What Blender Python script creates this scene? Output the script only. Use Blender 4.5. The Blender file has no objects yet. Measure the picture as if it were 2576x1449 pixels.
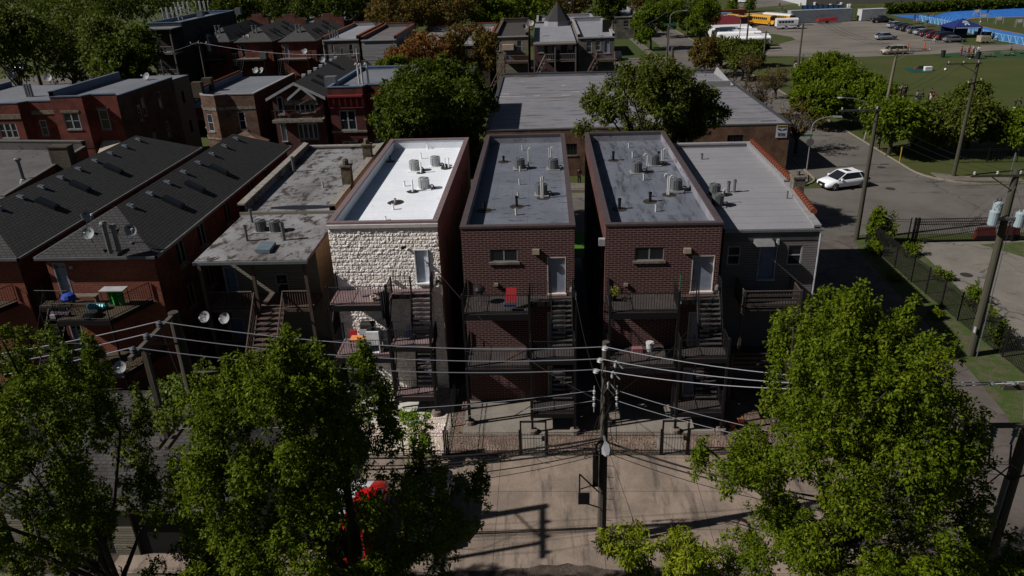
import bpy, math, random
import numpy as np
from mathutils import Vector
random.seed(7); RNG = np.random.default_rng(11)
R = math.radians
SC = bpy.context.scene
COL = SC.collection
# ------------------------------------------------------------------ camera, world, sun, exposure
CF, CX, CY, CH = 1900.0, 1288.0, 724.5, 22.8      # focal length in px of a 2576 px wide frame, centre, height above ground
_y = np.array([75.0, -869.5, CF]); _y /= np.linalg.norm(_y)
_d = np.array([142.0, (CF*CF+75*142)/869.5, CF]); _d /= np.linalg.norm(_d)
_x = np.cross(_y, -_d)
if _x[0] < 0: _x = -_x
ROT = np.array([_x, _y, -_d])
cam = bpy.data.cameras.new('camera'); camo = bpy.data.objects.new('camera', cam); COL.objects.link(camo)
cam.sensor_width = 36; cam.lens = CF/2576*36; cam.clip_start = .5; cam.clip_end = 3000
from mathutils import Matrix
_m = Matrix([[ROT[i][0], -ROT[i][1], -ROT[i][2]] for i in range(3)]).to_4x4()
_m.translation = (0, 0, CH); camo.matrix_world = _m
SC.camera = camo
SUN_EL, SUN_AZ = R(40.5), R(14)                      # light travels towards +X, a little +Y
wd = bpy.data.worlds.new('World'); SC.world = wd; wd.use_nodes = True
_bg = wd.node_tree.nodes['Background']; _sky = wd.node_tree.nodes.new('ShaderNodeTexSky')
_sky.sky_type = 'NISHITA'; _sky.sun_disc = False; _sky.sun_elevation = SUN_EL; _sky.sun_rotation = R(270)-SUN_AZ
wd.node_tree.links.new(_sky.outputs[0], _bg.inputs[0]); _bg.inputs[1].default_value = .022
sl = bpy.data.lights.new('sun', 'SUN'); sl.energy = 5.0; sl.angle = R(.53); sl.color = (1, .96, .9)
so = bpy.data.objects.new('sun', sl); COL.objects.link(so)
so.rotation_euler = Vector((math.cos(SUN_EL)*math.cos(SUN_AZ), math.cos(SUN_EL)*math.sin(SUN_AZ), -math.sin(SUN_EL))).to_track_quat('-Z', 'Y').to_euler()
so.location = (-60, -20, 80)
SC.view_settings.view_transform = 'Standard'; SC.view_settings.look = 'None'
SC.view_settings.gamma = 1; SC.view_settings.exposure = .12
SC.cycles.max_bounces = 5; SC.cycles.diffuse_bounces = 1; SC.cycles.transparent_max_bounces = 4

def ray(px, py): return ROT @ np.array([px-CX, py-CY, CF])
def G(px, py, z=0.0):                              # a point of the photograph seen on the level z
    r = ray(px, py); t = (z-CH)/r[2]; return (r[0]*t, r[1]*t, z)
def Q(px, py, Y):                                  # the same on the upright plane y = Y
    r = ray(px, py); t = Y/r[1]; return (r[0]*t, Y, CH+r[2]*t)
def T(c, r, l): return [(644*c+x/4, 362.25*r+y/4) for x, y in l]
def tp(c, r, x, y): return (644*c+x/4, 362.25*r+y/4)

# ------------------------------------------------------------------ materials
MATS = {}
class NT:
    def __init__(s, name):
        s.m = bpy.data.materials.new(name); s.m.use_nodes = True; s.t = s.m.node_tree
        s.b = s.t.nodes['Principled BSDF']
    def n(s, t, **k):
        o = s.t.nodes.new('ShaderNode'+t)
        for a, v in k.items():
            if a[0] == '_': o.inputs[a[1:].replace('_', ' ')].default_value = v
            else: setattr(o, a, v)
        return o
    def l(s, a, b): s.t.links.new(a, b)
    def mix(s, f, a, b, mode='MIX'):
        o = s.n('MixRGB', blend_type=mode)
        for i, v in enumerate((f, a, b)):
            if hasattr(v, 'links'): s.l(v, o.inputs[i])
            elif i == 0: o.inputs[0].default_value = v
            else: o.inputs[i].default_value = (*v, 1)
        return o.outputs[0]
    def math(s, op, a, b=0.0, c=0.0):
        o = s.n('Math', operation=op)
        for i, v in enumerate((a, b, c)):
            if hasattr(v, 'links'): s.l(v, o.inputs[i])
            else: o.inputs[i].default_value = v
        return o.outputs[0]
    def pos(s): return s.n('NewGeometry').outputs['Position']
    def noise(s, scale, vec=None, detail=4, rough=.6, stretch=None, lo=.4, hi=.6):
        v = vec if vec is not None else s.pos()
        if stretch:
            mp = s.n('Mapping'); mp.inputs['Scale'].default_value = stretch; s.l(v, mp.inputs[0]); v = mp.outputs[0]
        o = s.n('TexNoise', _Scale=scale, _Detail=detail, _Roughness=rough); s.l(v, o.inputs['Vector'])
        r = s.n('MapRange', _From_Min=lo, _From_Max=hi); s.l(o.outputs[0], r.inputs[0])
        return r.outputs[0]
    def wallvec(s):                                # u along the wall or eave, v up it
        g = s.n('NewGeometry')
        c = s.n('VectorMath', operation='CROSS_PRODUCT'); c.inputs[0].default_value = (0, 0, 1); s.l(g.outputs['True Normal'], c.inputs[1])
        nn = s.n('VectorMath', operation='NORMALIZE'); s.l(c.outputs[0], nn.inputs[0])
        b = s.n('VectorMath', operation='CROSS_PRODUCT'); s.l(g.outputs['True Normal'], b.inputs[0]); s.l(nn.outputs[0], b.inputs[1])
        o = s.n('CombineXYZ')
        for i, q in enumerate((nn, b)):
            d = s.n('VectorMath', operation='DOT_PRODUCT'); s.l(g.outputs['Position'], d.inputs[0]); s.l(q.outputs[0], d.inputs[1])
            s.l(d.outputs['Value'], o.inputs[i])
        return o.outputs[0]
    def bump(s, h, strength=.4, dist=.02):
        o = s.n('Bump', _Strength=strength, _Distance=dist); s.l(h, o.inputs['Height']); s.l(o.outputs[0], s.b.inputs['Normal'])
def mat(name, col=(.5, .5, .5), rough=.8, kind='plain', c2=None, metal=0.0, spec=.3, **k):
    if name in MATS: return MATS[name]
    w = NT(name); b = w.b
    b.inputs['Roughness'].default_value = rough; b.inputs['Metallic'].default_value = metal
    b.inputs['Specular IOR Level'].default_value = spec
    dark = tuple(c*.6 for c in col); c2 = c2 or dark
    def out(c): w.l(c, b.inputs['Base Color'])
    if kind == 'plain':
        out(w.mix(w.noise(k.get('scale', 2.5), detail=5), col, tuple(c*k.get('var', .82) for c in col)))
    elif kind == 'flat': b.inputs['Base Color'].default_value = (*col, 1)
    elif kind in ('brick', 'shingle', 'siding'):
        v = w.wallvec(); bw, bh, ms = k.get('size', (.32, .1, .012))
        t = w.n('TexBrick', _Scale=1.0, _Mortar_Size=ms, _Brick_Width=bw, _Row_Height=bh, _Mortar_Smooth=.1, _Bias=0.0)
        t.inputs['Color1'].default_value = (*col, 1); t.inputs['Color2'].default_value = (*c2, 1)
        t.inputs['Mortar'].default_value = (*k.get('mortar', (.2, .12, .1)), 1); w.l(v, t.inputs['Vector'])
        c = w.mix(w.noise(.7, detail=6, lo=.42, hi=.62), t.outputs['Color'], k.get('stain', (.5, .5, .5)), 'MULTIPLY') if k.get('dirt', 1) else t.outputs['Color']
        c = w.mix(w.noise(9, detail=3, lo=.3, hi=.7), c, (.72, .72, .72), 'MULTIPLY')
        out(c)
        if kind == 'siding':
            sp = w.n('SeparateXYZ'); w.l(v, sp.inputs[0])
            w.bump(w.math('FRACT', w.math('DIVIDE', sp.outputs[1], -bh)), .9, .02)
        else: w.bump(w.math('SUBTRACT', 1, t.outputs['Fac']), .6, .015 if kind == 'brick' else .01)
    elif kind == 'roof':                           # coated flat roof: seams, ponding stains, scuffs
        p = w.pos()
        c = w.mix(w.noise(.35, p, 5, .65, lo=.38, hi=.66), col, c2)
        c = w.mix(w.noise(k.get('sc', 2.2), p, 8, .75, k.get('st', (1, .35, 1)), k.get('lo', .56), k.get('hi', .64)), c, k.get('stain', tuple(x*.35 for x in col)))
        sp = w.n('SeparateXYZ'); w.l(p, sp.inputs[0])
        ax = sp.outputs[k.get('ax', 1)]; wob = w.noise(.8, p, 2, lo=0, hi=1)
        f = w.math('FRACT', w.math('DIVIDE', w.math('ADD', ax, w.math('MULTIPLY', wob, .05)), k.get('seam', .95)))
        ln = w.math('LESS_THAN', f, k.get('sw', .035))
        c = w.mix(w.math('MULTIPLY', ln, k.get('sa', .35)), c, k.get('sc2', tuple(x*.5 for x in col)))
        c = w.mix(w.noise(14, p, 3, lo=.3, hi=.7), c, (.86, .86, .88), 'MULTIPLY')
        out(c); w.bump(w.math('ADD', w.noise(5, p, 4, lo=.2, hi=.8), ln), .35, .02)
    elif kind == 'ground':
        p = w.pos(); lo, hi = k.get('lo', .42), k.get('hi', .6)
        c = w.mix(w.noise(k.get('scale', .25), p, 7, .7, k.get('st'), lo, hi), col, c2)
        if 'c3' in k: c = w.mix(w.noise(k.get('s3', 1.1), p, 6, .7, k.get('st3'), k.get('lo3', .56), k.get('hi3', .68)), c, k['c3'])
        c = w.mix(w.noise(k.get('fine', 22), p, 3, lo=.25, hi=.75), c, (k.get('fa', .75),)*3, 'MULTIPLY')
        if 'joints' in k:
            jx, jy, ox, oy = k['joints']; sp = w.n('SeparateXYZ'); w.l(p, sp.inputs[0]); ls = []
            for i, (j, o) in enumerate(((jx, ox), (jy, oy))):
                f = w.math('FRACT', w.math('DIVIDE', w.math('SUBTRACT', sp.outputs[i], o), j)); ls.append(w.math('LESS_THAN', f, .03/j))
            c = w.mix(w.math('MULTIPLY', w.math('MAXIMUM', *ls), .65), c, (.02, .018, .016))
        if 'cracks' in k:
            vo = w.n('TexVoronoi', feature='DISTANCE_TO_EDGE', _Scale=k['cracks']); nz = w.n('TexNoise', _Scale=.8, _Detail=5)
            w.l(p, nz.inputs['Vector']); vm = w.n('VectorMath', operation='ADD'); sc = w.n('VectorMath', operation='SCALE'); sc.inputs['Scale'].default_value = 2.0
            w.l(nz.outputs['Color'], sc.inputs[0]); w.l(sc.outputs[0], vm.inputs[0]); w.l(p, vm.inputs[1]); w.l(vm.outputs[0], vo.inputs['Vector'])
            c = w.mix(w.math('MULTIPLY', w.math('LESS_THAN', vo.outputs['Distance'], k.get('cw', .012)), .6), c, (.02, .02, .02))
        out(c); w.bump(w.noise(k.get('bs', 12), p, 5, lo=.2, hi=.8), k.get('ba', .4), .03)
    elif kind == 'gravel':
        p = w.pos(); vo = w.n('TexVoronoi', _Scale=k.get('scale', 14)); w.l(p, vo.inputs['Vector'])
        hs = w.n('HueSaturation', _Saturation=k.get('sat', .18), _Value=1.0); w.l(vo.outputs['Color'], hs.inputs['Color'])
        c = w.mix(1, hs.outputs[0], col, 'MULTIPLY'); c = w.mix(w.noise(1.2, p, 5), c, c2)
        out(c); w.bump(vo.outputs['Distance'], .9, .05)
    elif kind == 'stone':
        p = w.pos(); c = w.mix(w.noise(3, p, 8, .7), col, c2); c = w.mix(w.noise(7, p, 4, lo=.55, hi=.66), c, k.get('c3', c2)); out(c)
        w.bump(w.noise(16, p, 6, .7, lo=.2, hi=.8), .5, .03)
    elif kind == 'wood':
        c = w.mix(w.noise(3, None, 6, .7, k.get('st', (1, 1, .12)), .35, .65), col, c2); out(c)
        w.bump(w.noise(8, None, 5, .7, k.get('st', (1, 1, .1)), .2, .8), .5, .02)
    elif kind == 'leaf':
        g = w.n('NewGeometry'); r = w.n('ValToRGB'); cr = r.color_ramp; cs = k['ramp']
        cr.elements[0].color = (*cs[0], 1); cr.elements[1].color = (*cs[-1], 1)
        for i, cc in enumerate(cs[1:-1]): e = cr.elements.new((i+1)/(len(cs)-1)); e.color = (*cc, 1)
        w.l(g.outputs['Random Per Island'], r.inputs[0])
        nz = w.noise(k.get('ns', .35), None, 3, lo=.35, hi=.65)
        c = w.mix(w.math('MULTIPLY', nz, .5), r.outputs[0], k.get('tint', (.05, .08, .01)))
        c = w.mix(1, c, (2.15, 1.95, 1.2), 'MULTIPLY'); c = w.mix(w.noise(1.6, None, 4, .7, lo=.38, hi=.62), c, (.68, .76, .7), 'MULTIPLY'); out(c); b.inputs['Roughness'].default_value = .6; b.inputs['Specular IOR Level'].default_value = .12
        tr = w.n('BsdfTranslucent'); w.l(c, tr.inputs[0]); mx = w.n('MixShader'); mx.inputs[0].default_value = .33
        w.l(b.outputs[0], mx.inputs[1]); w.l(tr.outputs[0], mx.inputs[2]); w.l(mx.outputs[0], w.t.nodes['Material Output'].inputs[0])
    MATS[name] = w.m; return w.m

M = mat
GLASS = M('window_glass', (.012, .014, .018), .08, 'flat', spec=.6)
CURT = M('curtained_glass', (.05, .05, .055), .15, 'plain', spec=.6, scale=6)
WHITE = M('white_trim', (.3, .3, .32), .5)
WDOOR = M('white_door', (.2, .225, .29), .4)
BWHITE = M('bright_white', (.78, .78, .8), .45)  # highlight painted into trim white on the stone building; plain white elsewhere
BDOOR = M('bright_door', (.62, .68, .8), .4)  # white door lightened for the stone building, highlight put into the colour
BLACK = M('black_steel', (.008, .007, .008), .6, 'flat', spec=.2)
DARK = M('dark_void', (.006, .006, .006), .9, 'flat')
STONE_T = M('limestone_trim', (.2, .18, .155), .85, 'stone', c2=(.1, .085, .07))
PVC = M('white_pvc', (.4, .4, .4), .4, 'flat')
BPVC = M('bright_pvc', (.8, .8, .8), .4, 'flat')  # lighter copy of the white pipe, its extra light held in the colour
TAR = M('black_tar', (.018, .014, .012), .7, 'stone', c2=(.035, .026, .02))
ALU = M('grey_galvanised', (.16, .17, .18), .45, metal=.4)
BALU = M('bright_galvanised', (.45, .46, .47), .45, metal=.3)  # galvanised grey raised in tone, highlight painted into the colour

# ------------------------------------------------------------------ mesh building
class MB:
    def __init__(s): s.v = []; s.f = []; s.cuts = []
    def cut(s):
        if s.f and (not s.cuts or s.cuts[-1][1] != len(s.f)): s.cuts.append((len(s.v), len(s.f)))
        return s
    def poly(s, pts): n = len(s.v); s.v += [tuple(p) for p in pts]; s.f.append(tuple(range(n, n+len(pts)))); return s
    def box(s, x0, y0, z0, x1, y1, z1):
        if x0 > x1: x0, x1 = x1, x0
        if y0 > y1: y0, y1 = y1, y0
        if z0 > z1: z0, z1 = z1, z0
        return s.hexa([(x0, y0, z0), (x1, y0, z0), (x1, y1, z0), (x0, y1, z0), (x0, y0, z1), (x1, y0, z1), (x1, y1, z1), (x0, y1, z1)])
    def hexa(s, p):
        n = len(s.v); s.v += [tuple(q) for q in p]
        s.f += [tuple(n+i for i in f) for f in ((3, 2, 1, 0), (4, 5, 6, 7), (0, 1, 5, 4), (1, 2, 6, 5), (2, 3, 7, 6), (3, 0, 4, 7))]; return s
    def prism(s, poly, z0, z1):
        n = len(s.v); k = len(poly)
        s.v += [(p[0], p[1], z0 if len(p) < 3 else p[2]+z0) for p in poly]+[(p[0], p[1], z1 if len(p) < 3 else p[2]+z1) for p in poly]
        s.f += [tuple(n+i for i in reversed(range(k))), tuple(n+k+i for i in range(k))]
        s.f += [(n+i, n+(i+1) % k, n+k+(i+1) % k, n+k+i) for i in range(k)]; return s
    def tube(s, a, b, r0, r1=None, n=6, caps=True):
        a, b = Vector(a), Vector(b); d = b-a
        if d.length < 1e-6: return s
        r1 = r0 if r1 is None else r1; d.normalize()
        u = d.cross(Vector((0, 0, 1)) if abs(d.z) < .95 else Vector((1, 0, 0))).normalized(); w = d.cross(u); k = len(s.v)
        for c, r in ((a, r0), (b, r1)):
            for i in range(n):
                t = 2*math.pi*i/n; s.v.append(tuple(c+u*(r*math.cos(t))+w*(r*math.sin(t))))
        s.f += [(k+i, k+n+i, k+n+(i+1) % n, k+(i+1) % n) for i in range(n)]
        if caps: s.f += [tuple(k+i for i in range(n)), tuple(k+n+i for i in reversed(range(n)))]
        return s
    def path(s, pts, r, n=5, r1=None):
        m = len(pts)-1
        for i in range(m):
            ra = r if r1 is None else r+(r1-r)*i/m; rb = r if r1 is None else r+(r1-r)*(i+1)/m
            s.tube(pts[i], pts[i+1], ra, rb, n)
        return s
    def lathe(s, c, prof, n=12, axis=None):
        k = len(s.v); m = len(prof)
        for r, z in prof:
            for i in range(n):
                t = 2*math.pi*i/n; s.v.append((c[0]+r*math.cos(t), c[1]+r*math.sin(t), c[2]+z))
        for j in range(m-1): s.f += [(k+j*n+i, k+j*n+(i+1) % n, k+(j+1)*n+(i+1) % n, k+(j+1)*n+i) for i in range(n)]
        s.f += [tuple(k+i for i in reversed(range(n))), tuple(k+(m-1)*n+i for i in range(n))]; return s
    def build(s, name, m, parent=None, smooth=False, label=None, local=False):
        if s.cuts:                                 # one object for each piece
            ends = s.cuts+([(len(s.v), len(s.f))] if s.cuts[-1][1] < len(s.f) else []); a = (0, 0); first = None
            for e in ends:
                q = MB(); q.v = s.v[a[0]:e[0]]; q.f = [tuple(i-a[0] for i in f) for f in s.f[a[1]:e[1]]]; o_ = q.build(name, m, parent, smooth, label, local); first = first or o_; a = e
            return first
        if parent is not None and not local:
            r = parent
            while r.parent: r = r.parent
            o = np.array(r.location)
        else: o = np.zeros(3)
        me = bpy.data.meshes.new(name); me.from_pydata([(v[0]-o[0], v[1]-o[1], v[2]-o[2]) for v in s.v], [], s.f); me.validate()
        if smooth:
            me.polygons.foreach_set('use_smooth', [True]*len(me.polygons))
        me.materials.append(m); ob = bpy.data.objects.new(name, me); COL.objects.link(ob)
        if parent is not None: ob.parent = parent
        if label: ob['label'] = label
        return ob
def tag(o, label, cat, group=None):
    o['label'] = label; o['category'] = cat
    if group: o['group'] = group
    return o
def thing(name, label, cat, loc=(0, 0, 0), group=None, rz=0):
    o = bpy.data.objects.new(name, None); COL.objects.link(o); o.location = loc; o.rotation_euler = (0, 0, rz)
    o.empty_display_size = .3
    return tag(o, label, cat, group)
def struct(name, mb, m, kind='structure'):
    o = mb.build(name, m); o['kind'] = kind; return o
def dup(o, loc=None, rz=None, label=None, parent=None, scale=None):
    c = o.copy(); COL.objects.link(c)
    if parent is not None: c.parent = parent
    if loc is not None: c.location = loc
    if rz is not None: c.rotation_euler = (0, 0, rz)
    if scale is not None: c.scale = scale
    if label: c['label'] = label
    for ch in [q for q in KIDS(o)]: dup(ch, parent=c)
    return c
def KIDS(o): return [q for q in bpy.data.objects if q.parent == o]
def sheet(name, pts, z, m, th=None, kind='structure'):
    mb = MB()
    if th: mb.prism([(p[0], p[1]) for p in pts], z-th, z)
    else: mb.poly([(p[0], p[1], z) for p in pts])
    a = sum(pts[i][0]*pts[(i+1) % len(pts)][1]-pts[(i+1) % len(pts)][0]*pts[i][1] for i in range(len(pts)))
    if a < 0: mb.f = [tuple(reversed(f)) for f in mb.f]
    return struct(name, mb, m, kind)

# frames: a wall line from p0 to p1, outward normal on its right
class Fr:
    def __init__(s, p0, p1):
        s.o = np.array([p0[0], p0[1]], float); d = np.array([p1[0]-p0[0], p1[1]-p0[1]], float); s.L = np.linalg.norm(d); s.u = d/s.L
        s.n = np.array([s.u[1], -s.u[0]])
    def p(s, u, d, z): q = s.o+s.u*u+s.n*d; return (q[0], q[1], z)
    def box(s, mb, u0, u1, d0, d1, z0, z1):
        if d0 > d1: d0, d1 = d1, d0
        if u0 > u1: u0, u1 = u1, u0
        return mb.hexa([s.p(u0, d1, z0), s.p(u1, d1, z0), s.p(u1, d0, z0), s.p(u0, d0, z0), s.p(u0, d1, z1), s.p(u1, d1, z1), s.p(u1, d0, z1), s.p(u0, d0, z1)])
    def U(s, X, Y=None):                           # distance along the line of a world x (or y)
        return (X-s.o[0])/s.u[0]
def wall(mb, fr, z0, z1, holes=(), depth=.12):
    us = sorted({0, fr.L, *[h[0] for h in holes], *[h[1] for h in holes]}); zs = sorted({z0, z1, *[h[2] for h in holes], *[h[3] for h in holes]})
    us = [u for u in us if 0 <= u <= fr.L]; zs = [z for z in zs if z0 <= z <= z1]
    for i in range(len(us)-1):
        for j in range(len(zs)-1):
            uc, zc = (us[i]+us[i+1])/2, (zs[j]+zs[j+1])/2
            if any(h[0] < uc < h[1] and h[2] < zc < h[3] for h in holes): continue
            mb.poly([fr.p(us[i], 0, zs[j]), fr.p(us[i+1], 0, zs[j]), fr.p(us[i+1], 0, zs[j+1]), fr.p(us[i], 0, zs[j+1])])
    for h in holes:
        a, b, c, d = h[:4]
        mb.poly([fr.p(a, 0, c), fr.p(b, 0, c), fr.p(b, -depth, c), fr.p(a, -depth, c)]); mb.poly([fr.p(a, -depth, d), fr.p(b, -depth, d), fr.p(b, 0, d), fr.p(a, 0, d)])
        mb.poly([fr.p(a, 0, c), fr.p(a, -depth, c), fr.p(a, -depth, d), fr.p(a, 0, d)]); mb.poly([fr.p(b, -depth, c), fr.p(b, 0, c), fr.p(b, 0, d), fr.p(b, -depth, d)])
def window(root, fr, h, m=None, cols=1, rail=True, sill=STONE_T, lintel=None, glass=None, depth=.1, grid=0, fw=.06):
    a, b, c, d = h[:4]; m = m or WHITE; f = MB(); e = .006
    fr.box(f, a+e, a+fw, -depth+.02, -.03, c+e, d-e); fr.box(f, b-fw, b-e, -depth+.02, -.03, c+e, d-e)
    fr.box(f, a+fw, b-fw, -depth+.02, -.03, c+e, c+fw); fr.box(f, a+fw, b-fw, -depth+.02, -.03, d-fw, d-e)
    w = (b-a)/cols
    for i in range(1, cols): fr.box(f, a+w*i-fw*.7, a+w*i+fw*.7, -depth+.022, -.035, c+fw, d-fw)
    if rail:
        for i in range(cols): fr.box(f, a+w*i+fw, a+w*(i+1)-fw, -depth+.024, -.05, (c+d)/2-.03, (c+d)/2+.03)
    wo = f.build('window', m, root)
    g = MB(); fr.box(g, a+.01, b-.01, -depth-.03, -depth+.03, c+.01, d-.01); g.build('pane', glass or GLASS, wo)
    if sill: s = MB(); fr.box(s, a-.08, b+.08, -.06, .07, c-.13, c-.003); s.build('sill', sill, wo)
    if lintel: s = MB(); fr.box(s, a-.15, b+.15, -.05, .05, d+.01, d+.24); s.build('lintel', lintel, wo)
    return wo
def door(root, fr, h, m=None, frame=None, depth=.1, hinge=1, panes=0, sill=True):
    a, b, c, d = h[:4]; m = m or WDOOR; f = MB(); e = .005
    fr.box(f, a+.05, b-.05, -depth-.04, -depth, c+.02, d-.05); do = f.build('door', m, root)
    g = MB(); fr.box(g, a+e, a+.05, -depth-.05, .012, c+e, d-e); fr.box(g, b-.05, b-e, -depth-.05, .012, c+e, d-e); fr.box(g, a+.05, b-.05, -depth-.05, .012, d-.05, d-e)
    if sill: fr.box(g, a-.02, b+.02, -depth, .1, c-.07, c+.018)
    g.build('door_frame', frame or m, do)
    k = MB(); hx = a+.13 if hinge > 0 else b-.13
    for z in (.95, 1.12): k.tube(fr.p(hx, -depth, c+z), fr.p(hx, -depth+.05, c+z), .025, n=6)
    k.build('handle', BLACK, do)
    if panes:
        k = MB(); mid = (a+b)/2
        for sx in (-.17, .17): fr.box(k, mid+sx-.09, mid+sx+.09, -depth-.001, -depth+.006, d-.32, d-.2)
        k.build('pane', GLASS, do)
    return do
def inset(poly, ds):
    n = len(poly); out = []
    if not hasattr(ds, '__len__'): ds = [ds]*n
    for i in range(n):
        a, b = Fr(poly[i-1], poly[i]), Fr(poly[i], poly[(i+1) % n]); pa = a.o-a.n*ds[i-1]; pb = b.o-b.n*ds[i]
        den = a.u[0]*b.u[1]-a.u[1]*b.u[0]
        if abs(den) < 1e-6: out.append(tuple(pb)); continue
        t = ((pb[0]-pa[0])*b.u[1]-(pb[1]-pa[1])*b.u[0])/den; out.append(tuple(pa+a.u*t))
    return out
def flat_building(root, poly, zt, zr, walls, roofm, coping=None, thick=.22, holes={}, par=None, zb=0, cop_h=.06, parin=None, oh=.04, skip=()):
    """poly counter-clockwise; walls: material per side; par: per-side parapet top (None = eave at roof level)"""
    n = len(poly); par = par or [zt]*n; byM = {}
    for i in range(n):
        if i in skip: continue
        fr = Fr(poly[i], poly[(i+1) % n]); top = par[i] if par[i] else zr
        byM.setdefault(walls[i].name, (walls[i], MB()))[1].__class__
        byM[walls[i].name][1].cut(); wall(byM[walls[i].name][1], fr, zb, top, holes.get(i, ()))
    for k, (m, mb) in byM.items(): mb.build('wall', m, root)
    ins = inset(poly, [thick if par[i] else 0 for i in range(n)])
    rf = MB(); rf.poly([(p[0], p[1], zr) for p in ins]); ro = rf.build('roof', roofm, root)
    pi = MB(); cp = MB(); oc = inset(poly, [-oh if par[i] else 0 for i in range(n)]); ic = inset(poly, [thick+oh if par[i] else 0 for i in range(n)])
    for i in range(n):
        j = (i+1) % n
        if not par[i]: continue
        pi.poly([(*ins[j], zr-.02), (*ins[i], zr-.02), (*ins[i], par[i]), (*ins[j], par[i])])
        a, b, c, d = oc[i], oc[j], ic[j], ic[i]; z0, z1 = par[i]-.05, par[i]+cop_h
        cp.hexa([(*a, z0), (*b, z0), (*c, z0), (*d, z0), (*a, z1), (*b, z1), (*c, z1), (*d, z1)])
    if pi.f: pi.build('parapet', parin or roofm, root)
    if cp.f: cp.build('coping', coping or roofm, root)
    return ro
def hip_roof(root, x0, x1, y0, y1, z, h, m, oh=.35, run=None, run2=None, gutter=None, gable_front=False):
    x0 -= oh; x1 += oh; y0 -= oh; y1 += oh; w = (x1-x0)/2; run = w if run is None else run; run2 = run if run2 is None else run2; xm = (x0+x1)/2
    A, B, C, D = (x0, y0, z), (x1, y0, z), (x1, y1, z), (x0, y1, z); E, F = (xm, y0+run, z+h), (xm, y1-run2, z+h)
    rf = MB(); rf.poly([A, B, E]); rf.poly([B, C, F, E]); rf.poly([C, D, F]); rf.poly([D, A, E, F]); o = rf.build('roof', m, root)
    so_ = MB(); so_.poly([(x0, y0, z-.01), (x0, y1, z-.01), (x1, y1, z-.01), (x1, y0, z-.01)]); so_.build('soffit', gutter or ALU, root)
    g = MB()
    for a, b in ((A, B), (B, C), (C, D), (D, A)):
        f = Fr(a, b); f.box(g, -.1, f.L+.1, 0, .1, z-.1, z+.03)
    g.build('gutter', gutter or ALU, root)
    return o
# ------------------------------------------------------------------ ground
GRASS = M('park_grass', (.038, .054, .006), .95, 'ground', c2=(.055, .06, .01), scale=.09, lo=.4, hi=.62, c3=(.075, .055, .035), s3=.16, lo3=.6, hi3=.7, fine=9, fa=.6, st3=(1, 2.2, 1))
LAWN = M('mown_lawn', (.03, .052, .006), .95, 'ground', c2=(.045, .06, .008), scale=.5, fine=12, fa=.6)
WEEDS = M('weedy_verge', (.045, .078, .01), .95, 'ground', c2=(.1, .085, .05), scale=1.2, lo=.45, hi=.6, fine=14, fa=.5, ba=.9)
ASPH = M('old_asphalt', (.12, .107, .097), .9, 'ground', c2=(.088, .078, .07), scale=.12, c3=(.05, .044, .04), s3=.35, st3=(.4, 1.6, 1), fine=30, fa=.85, cracks=.09, cw=.006)
ALLEY = M('alley_pavement', (.105, .088, .078), .9, 'ground', c2=(.075, .06, .053), scale=.5, c3=(.11, .095, .085), s3=.8, fine=20, fa=.8, cracks=.2, cw=.008)
CONC = M('driveway_concrete', (.24, .185, .148), .88, 'ground', c2=(.165, .128, .102), scale=.5, c3=(.05, .042, .038), s3=.6, st3=(1.9, .28, 1), lo3=.51, hi3=.68, fine=26, fa=.88, joints=(4.55, 2.45, -2.33, 22.6))
PATIO = M('patio_concrete', (.2, .175, .15), .85, 'ground', c2=(.16, .14, .12), scale=.7, fine=24, fa=.9, joints=(2.6, 9, -3.3, 20))
BPATIO = M('brightened_patio_concrete', (.5, .47, .42), .85, 'ground', c2=(.4, .37, .33), scale=.7, fine=24, fa=.9)  # lighter copy of the patio concrete; the highlight is in its colour
SIDEW = M('sidewalk_concrete', (.15, .13, .11), .9, 'ground', c2=(.11, .095, .08), scale=.5, joints=(1.5, 1.5, 0, 0))
KERB = M('kerb_concrete', (.2, .17, .14), .9, 'plain')
LOTM = M('gravel_lot', (.165, .148, .13), .95, 'ground', c2=(.12, .103, .09), scale=.12, st=(.5, 1.4, 1), c3=(.06, .05, .045), s3=.22, st3=(.4, 1.8, 1), lo3=.55, hi3=.66, fine=20, fa=.8)
YARD = M('yard_gravel', (.24, .17, .135), .95, 'gravel', c2=(.1, .07, .055), scale=11, sat=.25)
BYARD = M('brightened_yard_gravel', (.8, .66, .6), 1.0, 'gravel', c2=(.42, .35, .28), scale=11, sat=.25)  # yard gravel lightened; extra light on this yard put into the colour
PALE = M('pale_worn_concrete', (.17, .155, .135), .95, 'ground', c2=(.14, .125, .108), scale=.3, c3=(.11, .1, .085), s3=.8, fine=18, fa=.85, cracks=.07, cw=.004)
DIRT = M('dark_dirt', (.045, .032, .026), .95, 'ground', c2=(.08, .06, .048), scale=.9, fine=16, fa=.6, ba=.9)
TRACKM = M('blue_track', (.012, .115, .42), .8, 'plain', scale=.3)
LANE = M('track_lane_white', (.16, .35, .6), .8, 'flat')
struct('ground', MB().poly([(-900, -60, 0), (900, -60, 0), (900, 1200, 0), (-900, 1200, 0)]), GRASS)
sheet('front_yards', [(-140, 52), (25, 52), (25, 59.5), (-140, 59.5)], .004, M('front_yard_grass', (.02, .04, .006), .95, 'ground', c2=(.04, .05, .01), scale=.4))
sheet('back_yards', [(-60, 22.5), (-11.4, 22.5), (-11.4, 52), (-60, 52)], .004, DIRT)
sheet('road', [(-300, 59.5), (300, 59.5), (300, 72.5), (-300, 72.5)], .016, ASPH)
kx0, kx1 = 27.6, 37.9
sheet('street', [(kx0, 72.5), (kx1, 72.5), (37.6, 110), (37.2, 150), (35.6, 215), (34, 420), (26, 420), (27.2, 150)], .02, ASPH)
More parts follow.
